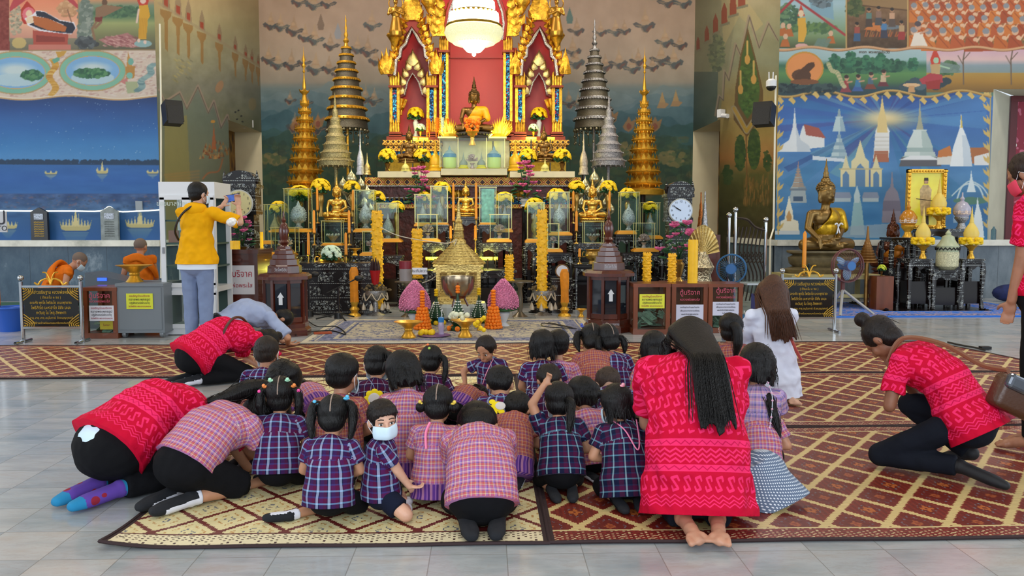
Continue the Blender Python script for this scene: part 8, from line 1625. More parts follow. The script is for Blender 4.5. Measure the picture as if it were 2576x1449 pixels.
# ================================================================= DONATION BOXES, CLOCKS, SIDE SHRINE
for x,yb,lb in((708,848,'left'),(1536,838,'right')):
 g0=G(x,yb);k=K(g0.y);r=empty('donation_box',(g0.x,g0.y+50*k,0),'octagonal dark wooden donation box with a spired roof at the %s of the rug'%lb,'donation box','octagonal donation boxes');k*=1.04;b=MB();ph=PI/8
 b.lathe([(62*k,0),(62*k,14*k),(56*k,20*k),(56*k,30*k),(50*k,34*k)],(0,0,0),8,phase=ph);part(b,'plinth',WOOD,r,False);b=MB();b.lathe([(47*k,32*k),(47*k,140*k)],(0,0,0),8,phase=ph)
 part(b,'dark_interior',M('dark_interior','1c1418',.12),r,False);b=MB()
 for i in range(8):
  a=ph+i*PI/4;b.box((49*k*math.cos(a),49*k*math.sin(a),86*k),(9*k,7*k,110*k),a);a2=i*PI/4;b.box((46*k*math.cos(a2),46*k*math.sin(a2),40*k),(4*k,36*k,12*k),a2);b.box((46*k*math.cos(a2),46*k*math.sin(a2),135*k),(4*k,36*k,12*k),a2)
 part(b,'posts',WOOD,r,False);b=MB()
 for i in range(8):a2=i*PI/4;b.box((45*k*math.cos(a2),45*k*math.sin(a2),87*k),(2*k,27*k,84*k),a2)
 part(b,'glass_pane',M('dark_reflective_glass','20242c',.04,0),r,False);b=MB();b.prism([(-8,96),(0,108),(8,96),(4.5,96),(4.5,78),(-4.5,78),(-4.5,96)][::-1],-49,-48,Matrix.Scale(k,4));part(b,'white_arrow',WHT,r,False)
 b=MB();z=138;pr=[(66,138),(66,146),(58,152),(42,154),(41,170),(36,173),(35,186),(30,188),(29,198),(24,200),(23,208),(18,211),(17,218)];b.lathe([(a*k,c*k)for a,c in pr],(0,0,0),8,phase=ph);part(b,'tiered_roof',WOOD,r,False);b=MB();b.lathe([(a*k,c*k)for a,c in((14,216),(9,222),(13,228),(9,234),(11,242),(13,256),(8,272),(4,276),(6,282),(2,290),(2.5,296),(.1,308))],(0,0,0),14);part(b,'turned_finial',WOOD,r)
 sign_text(r,[('วัดโพธิ์ชัย',.10,162*k)],0,0,30*k,-41.5*k*math.cos(ph)-.01,M('silver_lettering','b8b8c0',.3));sign_text(r,[('พระใส หนองคาย',.055,22*k)],0,0,40*k,-57*k*math.cos(ph)-.006,M('silver_lettering','b8b8c0',.3))
def clock(label,px,ytop,D,w,yb,face):
 k=K(D);g0=P(px,700,D);zt=P(px,ytop,D).z;r=empty('grandfather_clock',(g0.x,D+.15,0),label,'clock','inlaid longcase clocks');W_=w*k;b=MB();b.box((0,0,(zt-.35)/2),(W_*.8,.28,zt-.35));b.box((0,0,.15),(W_,.34,.3));b.box((0,0,zt-.42),(W_,.34,.06));b.box((0,0,zt-.24),(W_*.94,.3,.4));part(b,'case',INL,r,False)
 b=MB();n=12;b.prism([(-W_*.5,zt-.08)]+[(W_*.5*math.cos(PI-PI*i/n),zt-.06+.20*math.sin(PI*i/n)**.7)for i in range(n+1)]+[(W_*.5,zt-.08)],-.17,.1);b.box((0,0,zt-.07),(W_*1.06,.36,.05));[b.lathe([(.02,zt-.04),(.035,zt+.02),(.004,zt+.14)],(x,-.1,0),8)for x in(-W_*.5,W_*.5)];part(b,'crest',INL,r,False)
 zc=P(px,yb,D).z;q=face*k;rx=Matrix.Rotation(PI/2,3,'X');b=MB();b.lathe([(q*1.1,.185),(q*1.1,.2),(q,.205)],(0,0,zc),36,rot=rx);part(b,'dial_ring',M('pearl_ring','a8a8a0',.3),r);b=MB();b.lathe([(q,.2),(q,.208)],(0,0,zc),36,rot=rx);d=part(b,'dial',M('clock_face_'+str(px),'c8d8f0' if px>1000 else 'c4b884',.4),r,False)
 for i in range(12):a=(i+1)*PI/6;text('numeral',str(i+1),q*.26,(q*.82*math.sin(a),-.212,zc+q*.82*math.cos(a)),INK,d)
 for a,L_,t_ in((R(-62),.5,.03),(R(-58),.72,.02)):b=MB();b.box((math.sin(a)*q*L_/2,-.215,zc+math.cos(a)*q*L_/2),(q*t_*3,.004,q*L_),rot=Matrix.Rotation(a,3,'Y'));part(b,'clock_hand',BLACK,d,False)
clock('black inlaid longcase clock with a cream dial behind the man in the hoodie',609,455,11.45,80,512,31);clock('black inlaid longcase clock with a pale blue dial right of the altar',1708,480,12.3,66,530,28)
def box_on_floor(x0,x1,ytop,ybot,dep=.4):
 g0=G((x0+x1)/2,ybot);k=K(g0.y);return g0,k,(x1-x0)*k,(ybot-ytop)*k
def glassbox(label,x0,x1,ytop,ybot,wood=WOOD2,notes=None,dep=.42):
 g0,k,W_,H_=box_on_floor(x0,x1,ytop,ybot);r=empty('donation_box',(g0.x,g0.y+dep/2,0),label,'donation box');e=.05;b=MB()
 for sx in(-1,1):
  for sy in(-1,1):b.box((sx*(W_-e)/2,sy*(dep-e)/2,H_/2),(e,e,H_))
 for z,t_ in((e*.62,e*1.2),(H_-e*.38,e*.8)):b.box((0,0,z),(W_*1.02,dep+.006,t_))
 b.box((0,dep*.45,H_/2),(W_*.98,.02,H_*.98));part(b,'frame',wood,r,False);b=MB();b.box((0,-dep*.46,H_/2),(W_-e,.004,H_-e));part(b,'glass',GLASS,r,False);b=MB();g=random.Random(int(x0))
 for i in range(26):b.box((g.uniform(-.38,.38)*W_,g.uniform(-.3,.3)*dep,.08+g.uniform(0,.22)*(notes or .5)),(.14,.07,.004),g.uniform(0,3),rot=Euler((g.uniform(-1,1),g.uniform(-1,1),g.uniform(0,3))).to_matrix())
 part(b,'banknotes',M('banknote_green','7c9080',.7,0,(30,.3)),r,False)['kind']='stuff';return r,W_,H_,dep
def sheet(r,cx,cz,w,h,y,col,lines,nm='notice'):
 b=MB();b.box((cx,y,cz),(w,.004,h));o=part(b,nm,M('sheet_'+col,col,.6),r,False)
 for i,(tx,sz,c)in enumerate(lines):text('lettering',tx,sz,(cx,y-.004,cz+h*(.5-(i+.75)/(len(lines)+.5))),c,o,fit=w*.88)
YT=[('ขอเชิญร่วมบริจาค',.032,REDINK),('ถวายพระพุทธรูป',.036,INK),('ปฏิสังขรณ์พระธาตุ',.03,INK),('วัดโพธิ์ชัย พระอารามหลวง',.024,REDINK)]
PL=[('ขอเชิญร่วมทำบุญบำรุงวัด',.022,INK),('เพื่อบูรณะศาลาการเปรียญ',.022,INK),('และค่าน้ำค่าไฟภายในวัด',.022,INK),('วัดโพธิ์ชัย',.022,INK)]
RT_=M('pink_red_lettering','c85068',.5)
r,W_,H_,dp=glassbox('wooden glass donation box with a yellow notice and banknotes',1592,1686,712,842,notes=1.0);sheet(r,0,H_*.66,W_*.68,H_*.28,-dp/2-.005,'d8d838',YT)
r,W_,H_,dp=glassbox('wooden glass donation box in the middle with a white notice under pink lettering',1688,1780,712,838);sheet(r,0,H_*.42,W_*.76,H_*.32,-dp/2-.005,'c8c8dc',PL);sign_text(r,[('ตู้บริจาค',.105,H_*.82),('หลวงพ่อพระใส',.05,H_*.68)],0,0,W_*.55,-dp/2-.004,RT_)
r,W_,H_,dp=glassbox('wooden glass donation box on the right with a small white notice',1780,1868,712,838);sheet(r,0,H_*.50,W_*.76,H_*.28,-dp/2-.005,'c8c8dc',PL);sign_text(r,[('ตู้บริจาค',.105,H_*.86),('หลวงพ่อพระใส',.05,H_*.73)],0,0,W_*.55,-dp/2-.004,RT_)
r,W_,H_,dp=glassbox('small wooden glass donation box between the black plaque and grey cabinet',212,296,724,852,notes=.4);sheet(r,.02,H_*.5,W_*.72,H_*.3,-dp/2-.005,'d4d4dc',YT);sheet(r,W_*.15,H_*.26,W_*.4,H_*.17,-dp/2+.03,'d8b030',[('โมทนา',.03,REDINK)],'yellow_slip');sign_text(r,[('ตู้บริจาค',.10,H_*.84),('หลวงพ่อพระใส',.045,H_*.73)],0,0,W_*.6,-dp/2-.004,RT_)
g0=G(1900,830);k=K(g0.y);r=empty('acrylic_donation_box',(g0.x,g0.y,0),'clear acrylic donation box with navy label beside the woman in white','donation box');b=MB();b.box((0,0,.3),(62*k,.28,.6));part(b,'acrylic',GLASS,r,False);b=MB();b.box((.02,-.15,.27),(54*k,.006,.36));l_=part(b,'navy_label',M('navy_label','1c1c54',.5),r,False);text('lettering',"'หลวงพ่อ",.12,(.02,-.156,.2),WHT,l_);b=MB();b.box((0,0,.56),(66*k,.3,.02));part(b,'lid',M('pale_acrylic','b4bcc4',.2),r,False)
g0,k,W_,H_=box_on_floor(546,640,636,806);g0=G(596,822);k=K(g0.y);W_,H_=110*k,190*k;r=empty('donation_cabinet',(g0.x,g0.y+.35,0),'large brown donation cabinet with a white sign behind the man in the hoodie','donation cabinet');b=MB();b.box((0,0,H_*.52),(W_,.7,H_*.92));b.box((0,0,H_*.03),(W_*1.1,.78,H_*.07));b.box((0,0,H_*.99),(W_*1.05,.74,.05));b.box((0,-.37,H_*.88),(W_*.3,.03,.03));part(b,'cabinet_body',WOOD,r,False)
sheet(r,0,H_*.62,W_*.85,H_*.38,-.356,'d4d0d4',[('ตู้รับบริจาค',.15,M('deep_red_letter','a81830',.5)),('หลวงพ่อพระใส',.095,M('deep_red_letter','a81830',.5))],'sign_board')
for x in(-.14,.14):sheet(r,x,H_*.24,.16,.17,-.356,'d0d0cc',[('ทำบุญ',.03,M('gold_ink','b08c30',.5))],'small_card')
g0,k,W_,H_=box_on_floor(295,412,714,852);r=empty('steel_cabinet',(g0.x,g0.y+.3,0),'grey steel cabinet on castors with a yellow notice','cabinet');b=MB();b.box((0,0,H_*.54),(W_,.55,H_*.88));b.box((0,-.277,H_*.54),(W_*.9,.01,H_*.76));b.box((0,0,H_*.975),(W_*1.02,.58,.03));part(b,'cabinet_body',M('grey_enamel','6f767c',.4),r,False);sheet(r,0,H_*.68,W_*.56,H_*.28,-.29,'ccd030',YT)
for x in(-.4,.4):b=MB();b.lathe([(.04,-.02),(.045,0),(.04,.02)],(x*W_,-.2,.045),14,rot=Matrix.Rotation(PI/2,3,'Y'));part(b,'castor',M('grey_castor','8c9094',.4,.5),r)
tray('large gold offering tray on the grey steel cabinet',339,713,g0.y+.3,86,46)
g0,k,W_,H_=box_on_floor(412,548,462,843);r=empty('display_cabinet',(g0.x,g0.y+.3,0),'tall white aluminium display cabinet with glass doors behind the man in the hoodie','cabinet');b=MB();dp=.6
for sx in(-1,1):
 for sy in(-1,1):b.box((sx*(W_-.05)/2,sy*(dp-.05)/2,H_/2),(.05,.05,H_))
for z,t_ in((.068,.12),(H_*.3,.06),(H_-.088,.18)):b.box((0,0,z),(W_+.004,dp+.004,t_))
part(b,'frame',WHT,r,False);b=MB();b.box((0,.28,H_/2),(W_*.95,.01,H_*.95));[b.box((0,0,z),(W_*.95,dp*.9,.02))for z in(H_*.45,H_*.6,H_*.75)];part(b,'shelves',M('dark_green_shelf','38504c',.4),r,False)  # back panel and shelves share one even dark green
for x0,x1,z0,z1 in((-.48,.0,.33,.9),(0,.48,.33,.9),(-.48,.0,.06,.28),(0,.48,.06,.28)):
 b=MB();X0,X1,Z0,Z1=x0*W_,x1*W_,z0*H_,z1*H_;[b.box(c,d)for c,d in((((X0+X1)/2,-.31,Z0),(X1-X0,.02,.05)),(((X0+X1)/2,-.31,Z1),(X1-X0,.02,.05)),((X0+.025,-.31,(Z0+Z1)/2),(.05,.02,Z1-Z0)),((X1-.025,-.31,(Z0+Z1)/2),(.05,.02,Z1-Z0)))];d=part(b,'door',WHT,r,False);b=MB();b.box(((X0+X1)/2,-.308,(Z0+Z1)/2),(X1-X0-.08,.005,Z1-Z0-.04));part(b,'pane',GLASS,d,False);b=MB();b.box((X0+.03,-.33,(Z0+Z1)/2-.1),(.02,.02,.07));part(b,'lock',M('lock_steel','8c8c90',.3,.8),d,False)
g=random.Random(6)
for i in range(9):b=MB();b.box((0,0,.07),(.12,.1,.14));one(b,'wrapped_parcel',M('parcel_'+str(i%3),['7c8c84','9c6c60','b8b0a0'][i%3],.6),''+['green','dusty red','cream'][i%3]+' wrapped parcel on the '+['lower','middle','top'][i//3]+' shelf of the white display cabinet','parcel',(r.location.x+g.uniform(-.25,.2),r.location.y,H_*(.455+.15*(i//3))),'parcels in the white cabinet',False)
sign_text(r,[('ขอขมาลาโทษ',.07,H_*.86)],-W_*.24,0,0,-.325,M('pale_letter','c8d4cc',.5))
def plaque(label,x0,x1,ytop,ybot,D,lines):
 g0=P((x0+x1)/2,700,D);k=K(D);r=empty('sign_stand',(g0.x,D,0),label,'sign','black and gold plaques in chrome stands');W_=(x1-x0)*k;zt=P(x0,ytop,D).z;CH=M('chrome','b4b8bc',.12,1.0)
 for s in(-1,1):b=MB();b.tube([(s*W_/2,0,0),(s*W_/2,0,zt+.03)],.02,10);b.sph((s*W_/2,0,zt+.07),.032,10,7);b.tube([(s*W_/2,-.16,.015),(s*W_/2,.16,.015)],.016,8);part(b,'post',CH,r)
 zb=.16;h=zt-zb-.02;b=MB();b.box((0,0,zb),(W_,.03,.02));part(b,'rail',CH,r,False);b=MB();b.box((0,0,zt-.02),(W_,.03,.02));part(b,'rail',CH,r,False);b=MB();b.box((0,0,zb+h/2),(W_-.06,.02,h-.03));p_=part(b,'panel',M('black_gloss_panel','0e0c0a',.08),r,False);gi=M('gold_lettering','c8a040',.35,.6)
 for i,(tx,sz)in enumerate(lines):text('lettering',tx,sz,(0,-.014,zb+h*(.86-i*.74/max(1,len(lines)-1))),gi,p_,fit=W_*[.74,.34,.70,.66,.5,.72,.7][i])
 b=MB()
 for sx in(-1,1):
  for sz in(-1,1):
   for j in range(5):b.tube(bez([(sx*(W_*.46-j*.025),-.014,zb+h/2+sz*h*.46),(sx*(W_*.43-j*.02),-.014,zb+h/2+sz*(h*.43-j*.008)),(sx*W_*.46,-.014,zb+h/2+sz*(h*.44-j*.03))],4),.005,4)
 part(b,'corner_scrolls',gi,p_);b=MB()
 for s in(-1,1):b.tube(bez([(0,0,zt),(s*.03,0,zt+.06),(s*.10,0,zt+.04),(s*.13,0,zt-.0),(s*.17,0,zt+.02)],5),.010,6);b.tube(bez([(0,0,zt+.03),(s*.04,0,zt+.12),(s*.08,0,zt+.13)],4),.008,6)
 part(b,'scroll_crest',GOLD,r)
TXT=[('คำกล่าวอธิษฐาน หลวงพ่อพระใส',.075),('( ตั้งนะโม ๓ จบ )',.05),('อะระหัง พุทโธ โพธิธะโย นะมะพุทธายะ',.062),('โพธิสัตโต มะหาลาโภ ปิยัง มะมะ',.062),('ภะวันตุ โน โหตุ สัพพะทา',.062),('สาธุ สาธุ สาธุ อนุโมทามิ ด้วยบุญกุศลนี้',.035),('ขอให้ข้าพเจ้าพร้อมครอบครัวจงประสบสุข',.035)]
plaque('black plaque with gold Thai prayer text in a chrome stand at the left',54,200,716,862,9.1,TXT);plaque('black plaque reflecting the chandelier in a chrome stand at the right',1966,2104,696,845,9.75,TXT)
g0=G(30,832);r=empty('plastic_basin',(g0.x,g0.y,0),'blue plastic basin on the floor at the far left','basin');b=MB();b.lathe([(.13,0),(.17,.27),(.18,.28),(.165,.27),(.12,.02)],(0,0,0),26);part(b,'bowl',M('blue_plastic_basin','1c54b4',.35),r);b=MB();b.tube([(.185*math.cos(a),.185*math.sin(a),.28)for a in[i*.26 for i in range(24)]],.012,6,True);part(b,'rim',M('blue_plastic_basin','1c54b4',.35),r)
b=MB();b.box((0,0,.05),(3.2,1.9,.1));pl_=one(b,'monk_platform',M('green_red_platform','1c4c3c',.7),'low green covered platform the orange robed monks sit on','platform',(P(60,700,11.4).x,11.8,0),smooth=False)
r=thing('counting_machine','grey machine with a blue display between the monks','machine',285,716,10.5);k=K(10.5);b=MB();b.prism([(-50*k,-.62),(50*k,-.62),(50*k,10*k),(-50*k,32*k)][::-1],-.2,.3);part(b,'housing',M('grey_machine','4c545c',.4),r,False);b=MB();b.box((-8*k,-.21,16*k),(22*k,.01,7*k));part(b,'display',M('blue_display','2040c0',.3,emit=('2850ff',1.6)),r,False)
def wall_plaque(label,x,ytop,ybot,w,col,nm='memorial_plaque',point=True):
 k=K(YN);p0=P(x,ybot,YN-.16);r=empty(nm,(p0.x,YN-.12,LEDGE),label,'plaque','memorial plaques on the left ledge');H_=(ybot-ytop)*k;q=w*k/2;b=MB();b.prism([(-q,0),(q,0),(q,H_*.86),(0,H_),(-q,H_*.86)],-.02,.04);part(b,'stone',M('stone_'+col,col,.3,0,(9,.3)),r,False);b=MB();b.box((-.0,-.026,H_*.72),(q*1.1,.006,H_*.18));part(b,'photo',M('portrait_photo','a8b0c0',.4,0,(60,.6)),r,False)
 for i in range(7):text('lettering','อุทิศส่วนกุศล',.03,(0,-.024,H_*(.55-i*.07)),M('gold_lettering','c8a040',.35,.6)if col[0]=='1' else M('grey_lettering','5c6460',.5),r)
wall_plaque('black pointed memorial plaque on the left ledge',98,522,602,40,'1c1c20');wall_plaque('grey pointed memorial plaque outlined in white on the left ledge',275,520,602,42,'7c8484')
b=MB();b.box((0,0,0),(16*K(YN),.03,23*K(YN)));one(b,'wall_socket',M('grey_socket','8c949c',.4),'small grey socket plate on the blue mural','socket',P(350,518,YN-.02),smooth=False)
b=MB();b.tube(bez([P(x,y,YN-.03)for x,y in((-20,530),(80,531),(180,531),(252,531),(275,520),(298,532),(350,531),(404,528))],4),.011,5);one(b,'light_rope',M('white_light_rope','e8ece0',.4,emit=('f0f4e8',1.2)),'thin white light rope running along the left mural','light rope')
r=thing('printed_sign','white sign cut by the left edge with black letters','sign',2,585,10.2);k=K(10.2);b=MB();b.box((-12*k,0,26*k),(56*k,.015,50*k));part(b,'board',M('sign_white','b8b8bc',.6),r,False);text('lettering','ป',.22,(3*k,-.012,34*k),INK,r);text('lettering','TO',.085,(5*k,-.012,10*k),INK,r);b=MB();b.tube([(-12*k,0,0),(-12*k,0,-r.location.z)],.015,6);part(b,'pole',M('chrome','b4b8bc',.12,1.0),r)
for x,y,D,w,h,rz,lb in((434,285,YN-.1,40,52,R(35),'left'),(1922,288,YN-.1,46,52,R(-35),'right')):
 r=thing('wall_speaker','black loudspeaker mounted at the %s corner of the side wall'%lb,'speaker',x,y,D-.25,'wall loudspeakers',rz);k=K(D);b=MB();b.box((0,0,0),(w*k,.26,h*k),rot=Euler((R(-14),0,0)).to_matrix());part(b,'cabinet',BLACK,r,False);b=MB();b.box((0,-.14,-.035),(w*k*.86,.02,h*k*.86),rot=Euler((R(-14),0,0)).to_matrix());part(b,'grille',M('speaker_grille','1c1c1e',.7,bump=(200,.6)),r,False);b=MB();b.tube([(0,.12,0),(0,.34,.02)],.025,6);part(b,'bracket',BLACK,r)
for x,y,D,lb in((628,314,19.3,'left'),(1814,288,17.15,'right')):
 r=thing('security_camera','white bullet security camera by the %s doorway'%lb,'camera',x,y,D,'bullet cameras',R(-30 if x<1000 else 30));b=MB();b.box((0,0,.02),(.13,.1,.16));part(b,'mount',WHT,r,False);b=MB();b.tube([(0,0,-.02),(.06 if x<1000 else-.06,-.24,-.06)],.045,10);part(b,'camera_barrel',WHT,r)
r=thing('security_camera','white dome camera with two antennas beside the right mural','camera',1940,218,YN-.15);b=MB();b.sph((0,0,0),(.08,.08,.07),12,8);part(b,'dome',BLACK,r);b=MB();b.lathe([(.085,.0),(.085,.09),(.05,.12)],(0,0,0),14);part(b,'cap',WHT,r)
for s in(-1,1):b=MB();b.tube([(s*.03,.02,.08),(s*.035,.02,.24)],.01,5);part(b,'antenna',WHT,r)
CH=M('chrome','b4b8bc',.12,1.0);r=thing('metal_gate','ornate dark metal gate with chrome posts by the right side wall','gate',1875,760,12.6);r.location.z=0;k=K(12.6);H_=P(1830,548,12.6).z
for x,h in((-46,1),(-30,1.06),(48,.95)):b=MB();b.tube([(x*k,0,0),(x*k,0,H_*h)],.024,8);b.sph((x*k,0,H_*h+.04),.045,10,7);part(b,'post',CH,r)
b=MB();b.tube(bez([(-28*k,0,H_),(0,0,H_*.98),(20*k,0,H_*.9),(46*k,0,H_*.86)],6),.022,6)
for j in range(7):x=(-20+j*10)*k;b.tube(bez([(x,0,.1),(x+.05,0,H_*.35),(x-.05,0,H_*.6),(x,0,H_*.9)],5),.012,5);b.tube([(x,0,H_*.5),(x+.06,0,H_*.55),(x+.03,0,H_*.62),(x-.03,0,H_*.57)],.01,5)
part(b,'scrollwork',M('dark_iron','342a22',.4,.5),r)
r=thing('gilt_leaf_fan','large ribbed gilt leaf fan on a sparkling stand behind the smooth candle','ornament',1765,712,10.6);k=K(10.6);b=MB();vs=[(0,0,70*k)];n=24
for i in range(n+1):a=R(-58)+R(140)*i/n;rr=(78-10*abs(math.sin(a)))*k;vs.append((rr*math.sin(a)*.62+.0,.02*(i%2)-.05,70*k+rr*math.cos(a)))
vs+=[(v[0],v[1]+.03,v[2])for v in vs];m_=n+2;b.add(vs,[(0,i,i+1)for i in range(1,n+1)]+[(m_,m_+i+1,m_+i)for i in range(1,n+1)]+[(i,i+m_,i+1+m_,i+1)for i in range(1,n+1)]+[(0,m_,m_+1,1),(0,n+1,m_+n+1,m_)]);part(b,'leaf',PGOLD,r,False);b=MB();b.lathe([(.12,0),(.1,.1),(.14,.2),(.09,.3),(.05,.4)],(0,0,0),14,mod=lambda a,i:1+.15*math.cos(6*a));part(b,'sparkling_stand',M('mirror_gilt','b8a888',.2,.9,(40,.7),(40,1)),r)
b=MB();b.box((0,0,0),(.5,.35,r.location.z));one(b,'wooden_plinth',WOOD2,'wooden plinth under the gilt leaf fan and patterned vase','plinth',(r.location.x-.2,10.9,r.location.z/2),smooth=False)
def fan(label,px,py,D,rr,cage,blade,tripod,rz=0):
 k=K(D);r=thing('electric_fan',label,'fan',px,py,D,rz=rz);zc=r.location.z;q=rr*k;rx=Matrix.Rotation(PI/2,3,'X');b=MB()
 for y in(-.09,.09):b.tube([(q*math.cos(a),y*.3,q*math.sin(a))for a in[i*PI/16 for i in range(32)]],.012,5,True)
 for i in range(36):a=i*PI/18;b.tube([(.06*math.cos(a),-.1,.06*math.sin(a)),(q*.7*math.cos(a),-.09,q*.7*math.sin(a)),(q*math.cos(a),-.02,q*math.sin(a))],.0028,3)
 part(b,'cage',cage,r);
 for i in range(3):b=MB();b.sph((q*.48*math.cos(i*2.09+.5),0,q*.48*math.sin(i*2.09+.5)),(q*.42,.02,q*.25),12,6,Matrix.Rotation(-(i*2.09+.5),3,'Y')@Matrix.Rotation(.5,3,'X'));part(b,'blade',blade,r)
 b=MB();b.lathe([(.07,-.1),(.07,.12),(.03,.2)],(0,0,0),14,rot=rx.inverted());part(b,'motor',M('fan_motor_blue','2c68a8',.4),r)
 if tripod:
  b=MB();b.tube([(0,.1,0),(0,.1,-zc*.55)],.03,8);part(b,'neck',cage,r)
  for a in(-2.2,-.7,1.5):b=MB();b.tube([(0,.1,-zc*.5),(.42*math.cos(a),.1+.42*math.sin(a),-zc+.01)],.02,6);part(b,'leg',M('white_metal_tube','b8b8b8',.3,.5),r)
 else:b=MB();b.tube([(0,.12,0),(0,.12,-zc+.03)],.03,8);b.lathe([(.2,-zc),(.18,-zc+.04)],(0,.1,0),18);part(b,'stand',cage,r)
fan('blue electric fan behind the right donation boxes',1840,676,11.2,36,M('blue_fan_cage','1c5c8c',.4),M('grey_translucent_blade','2c343c',.3),False,R(-20));fan('electric fan with a maroon cage and pale blue blades on white tripod legs',2132,668,11.6,42,M('maroon_fan_cage','5c2828',.4),M('pale_blue_blade','7c98b8',.3),True,R(10))
BD=12.9;yb_=703;r=thing('display_bench','pale yellow bench under the large bronze buddha at the right','bench',2092,690,BD-.3);zt=r.location.z;k=K(BD);W_=230*k;b=MB();b.box((0,.2,-.03),(W_,.9,.06));part(b,'bench_top',M('pale_yellow_paint','a89c68',.6),r,False);b=MB();b.box((0,-.2,-zt*.62),(W_,.05,.05));part(b,'stretcher',M('pale_yellow_paint','a89c68',.6),r,False)
for x in(-.48,.48):
 for y in(-.2,.6):b=MB();b.box((x*W_,y,-zt/2),(.06,.06,zt));part(b,'leg',M('pale_yellow_paint','a89c68',.6),r,False)
b=MB();b.lathe([(.62,0),(.66,.06),(.5,.10),(.56,.15),(.58,.24),(.5,.28),(.6,.32),(.6,.35)],(0,0,0),36,1,.55);one(b,'stone_pedestal',M('stone_gold_base','6c6044',.5,.3,(8,.3),(20,.5)),'tiered oval pedestal under the large bronze buddha at the right','pedestal',(P(2078,690,BD).x,BD+.05,zt+.002))
kk=K(BD);bd=buddha('large bronze buddha in a gold sash facing the hall beside the framed portrait',2075,690-.50/kk,BD,(640-425)*1.2,M('aged_bronze','7a6034',.35,.7,(5,.3)),M('gold_foil_robe','b89018',.3,.7,(12,.2),(16,.7)),base=False,rz=R(18));bd.location.z=zt+.33
b=MB()
for s in(-1,1):b.tube(bez([(0,0,0),(s*.03,-.02,.05),(s*.06,-.02,.03)],4),.012,5);b.tube([(0,0,0),(s*.02,-.02,-.1)],.009,5)
one(b,'white_ribbon',WHT,'white ribbon tied at the hands of the large bronze buddha','ribbon',(bd.location.x+.06,BD-.34,zt+.72))
bd2=buddha('brown glazed buddha with an orange sash, seen behind the black tables',2243,690,13.55,165,M('brown_glaze','5c2c14',.15,.2),M('orange_gold_sash','c87818',.4,.3),base=True,rz=R(-20));b=MB();b.box((0,0,0),(.6,.5,bd2.location.z-.09));one(b,'statue_plinth',WOOD,'dark plinth under the brown glazed buddha','plinth',(bd2.location.x,bd2.location.y,(bd2.location.z-.09)/2),smooth=False)
r=thing('tiered_spire','small brown and gold ringed spire between the two seated buddhas','spire',2181,660,12.3);k=K(12.3);b=MB();pr=[]
for i in range(9):w_=26*(1-i/10);pr+=[(w_*k,i*7*k),(w_*k,(i*7+3)*k),(w_*.8*k,(i*7+4)*k)]
b.lathe(pr+[(.01,92*k)],(0,0,0),18);part(b,'rings',M('brown_gold_rings','7c5424',.35,.6),r);b=MB();b.tube([(0,0,0),(0,0,-r.location.z)],.03,8);part(b,'pole',BRZ,r)
taper('tall yellow candle on a brass stick before the large bronze buddha',2022,580,672,694,12.35,group='single tall candle').scale=(1.5,1.5,1)
b=MB();b.lathe([(.03,0),(.03,.13),(.012,.16),(.012,.18)],(0,0,0),12);one(b,'water_bottle',glass_mat('bottle_glass','b8d4e4',.2),'clear water bottle on the pale yellow bench','bottle',(P(2034,688,12.4).x,12.4,zt));b=MB();b.lathe([(.035,0),(.035,.16),(.012,.2),(.014,.24)],(0,0,0),12);one(b,'water_bottle',glass_mat('bottle_glass','b8d4e4',.2),'clear water bottle with a blue label on the left donation box','bottle',(P(1596,710,9.9).x,9.9,P(1596,712,9.9).z));b=MB();b.lathe([(.04,0),(.04,.16),(.015,.2),(.015,.22)],(0,0,0),12);one(b,'water_bottle',glass_mat('bottle_glass','b8d4e4',.2),'clear water bottle on the ledge beside the red door','bottle',(P(2494,588,YN).x,YN-.06,LEDGE))
bouquet('small potted yellow flowers between the bench and the black tables',2217,712,12.2,24,M('lime_flower','b8c430',.6),vh=14,vase='dark').location.z=.5
b=MB();b.box((0,0,.25),(.25,.25,.5));one(b,'small_stool',WOOD2,'small stool under the potted yellow flowers','stool',(P(2217,712,12.2).x,12.2,0),smooth=False)
LD=11.9;LK=K(LD)
def ltable(label,x0,x1,ytop,ybot,D,dep,grp='lacquered portrait tables'):
 t=inlay_table(label,x0,x1,ytop,D,dep,(ybot-ytop)*K(D),group=grp);return t
t1=ltable('wide low black lacquer table with claw feet on the bright blue rug',2222,2506,722,788,LD,1.3);zb=t1.location.z;t1.location.z=.014
zt1=P(2360,722,LD).z-zb+.014
def stand(lb,x0,x1,ytop,D,dep):a=P((x0+x1)/2,ytop,D);t=inlay_table(lb,x0,x1,ytop,D,dep,(a.z-zt1)/K(D),group='lacquered stands on the portrait table');t.location.z=zt1+.002;return t,zt1+a.z-zt1
s1,z1=stand('black inlaid stand holding the front left yellow stupa',2288,2350,652,12.15,.4);s2,z2=stand('black inlaid stand holding the front right yellow stupa',2422,2480,652,12.15,.4);s3,z3=stand('low black inlaid stand holding the large cream urn',2348,2424,680,12.1,.42);s4,z4=stand('tall black inlaid stand at the back left under the amber urn',2242,2318,598,12.7,.4);s5,z5=stand('tall black inlaid stand at the back under the framed portrait',2322,2452,576,12.75,.4)
YS=M('pale_yellow_wax','d8bc58',.45)
for x,y,D,z,lb in((2321,652,12.35,z1,'front left'),(2442,652,12.35,z2,'front right'),(2360,600,12.95,z5,'back')):
 k=K(D);tray('gold footed dish under the %s yellow stupa of the portrait table'%lb,x,y,D,36,34,group='gold dishes').location.z=z+.002;r=stupa('pale yellow stupa on a ring of yellow petals, %s of the portrait table'%lb,x,y-30,y-128,D,46,YS,'yellow stupas on the portrait table');r.location.z=z+36*k;b=MB()
 for i in range(26):a=i*.8;b.sph((21*k*math.cos(a),21*k*math.sin(a),(4+5*(i%3))*k),(8*k,8*k,5*k),7,5)
 part(b,'petal_ring',YEL,r)
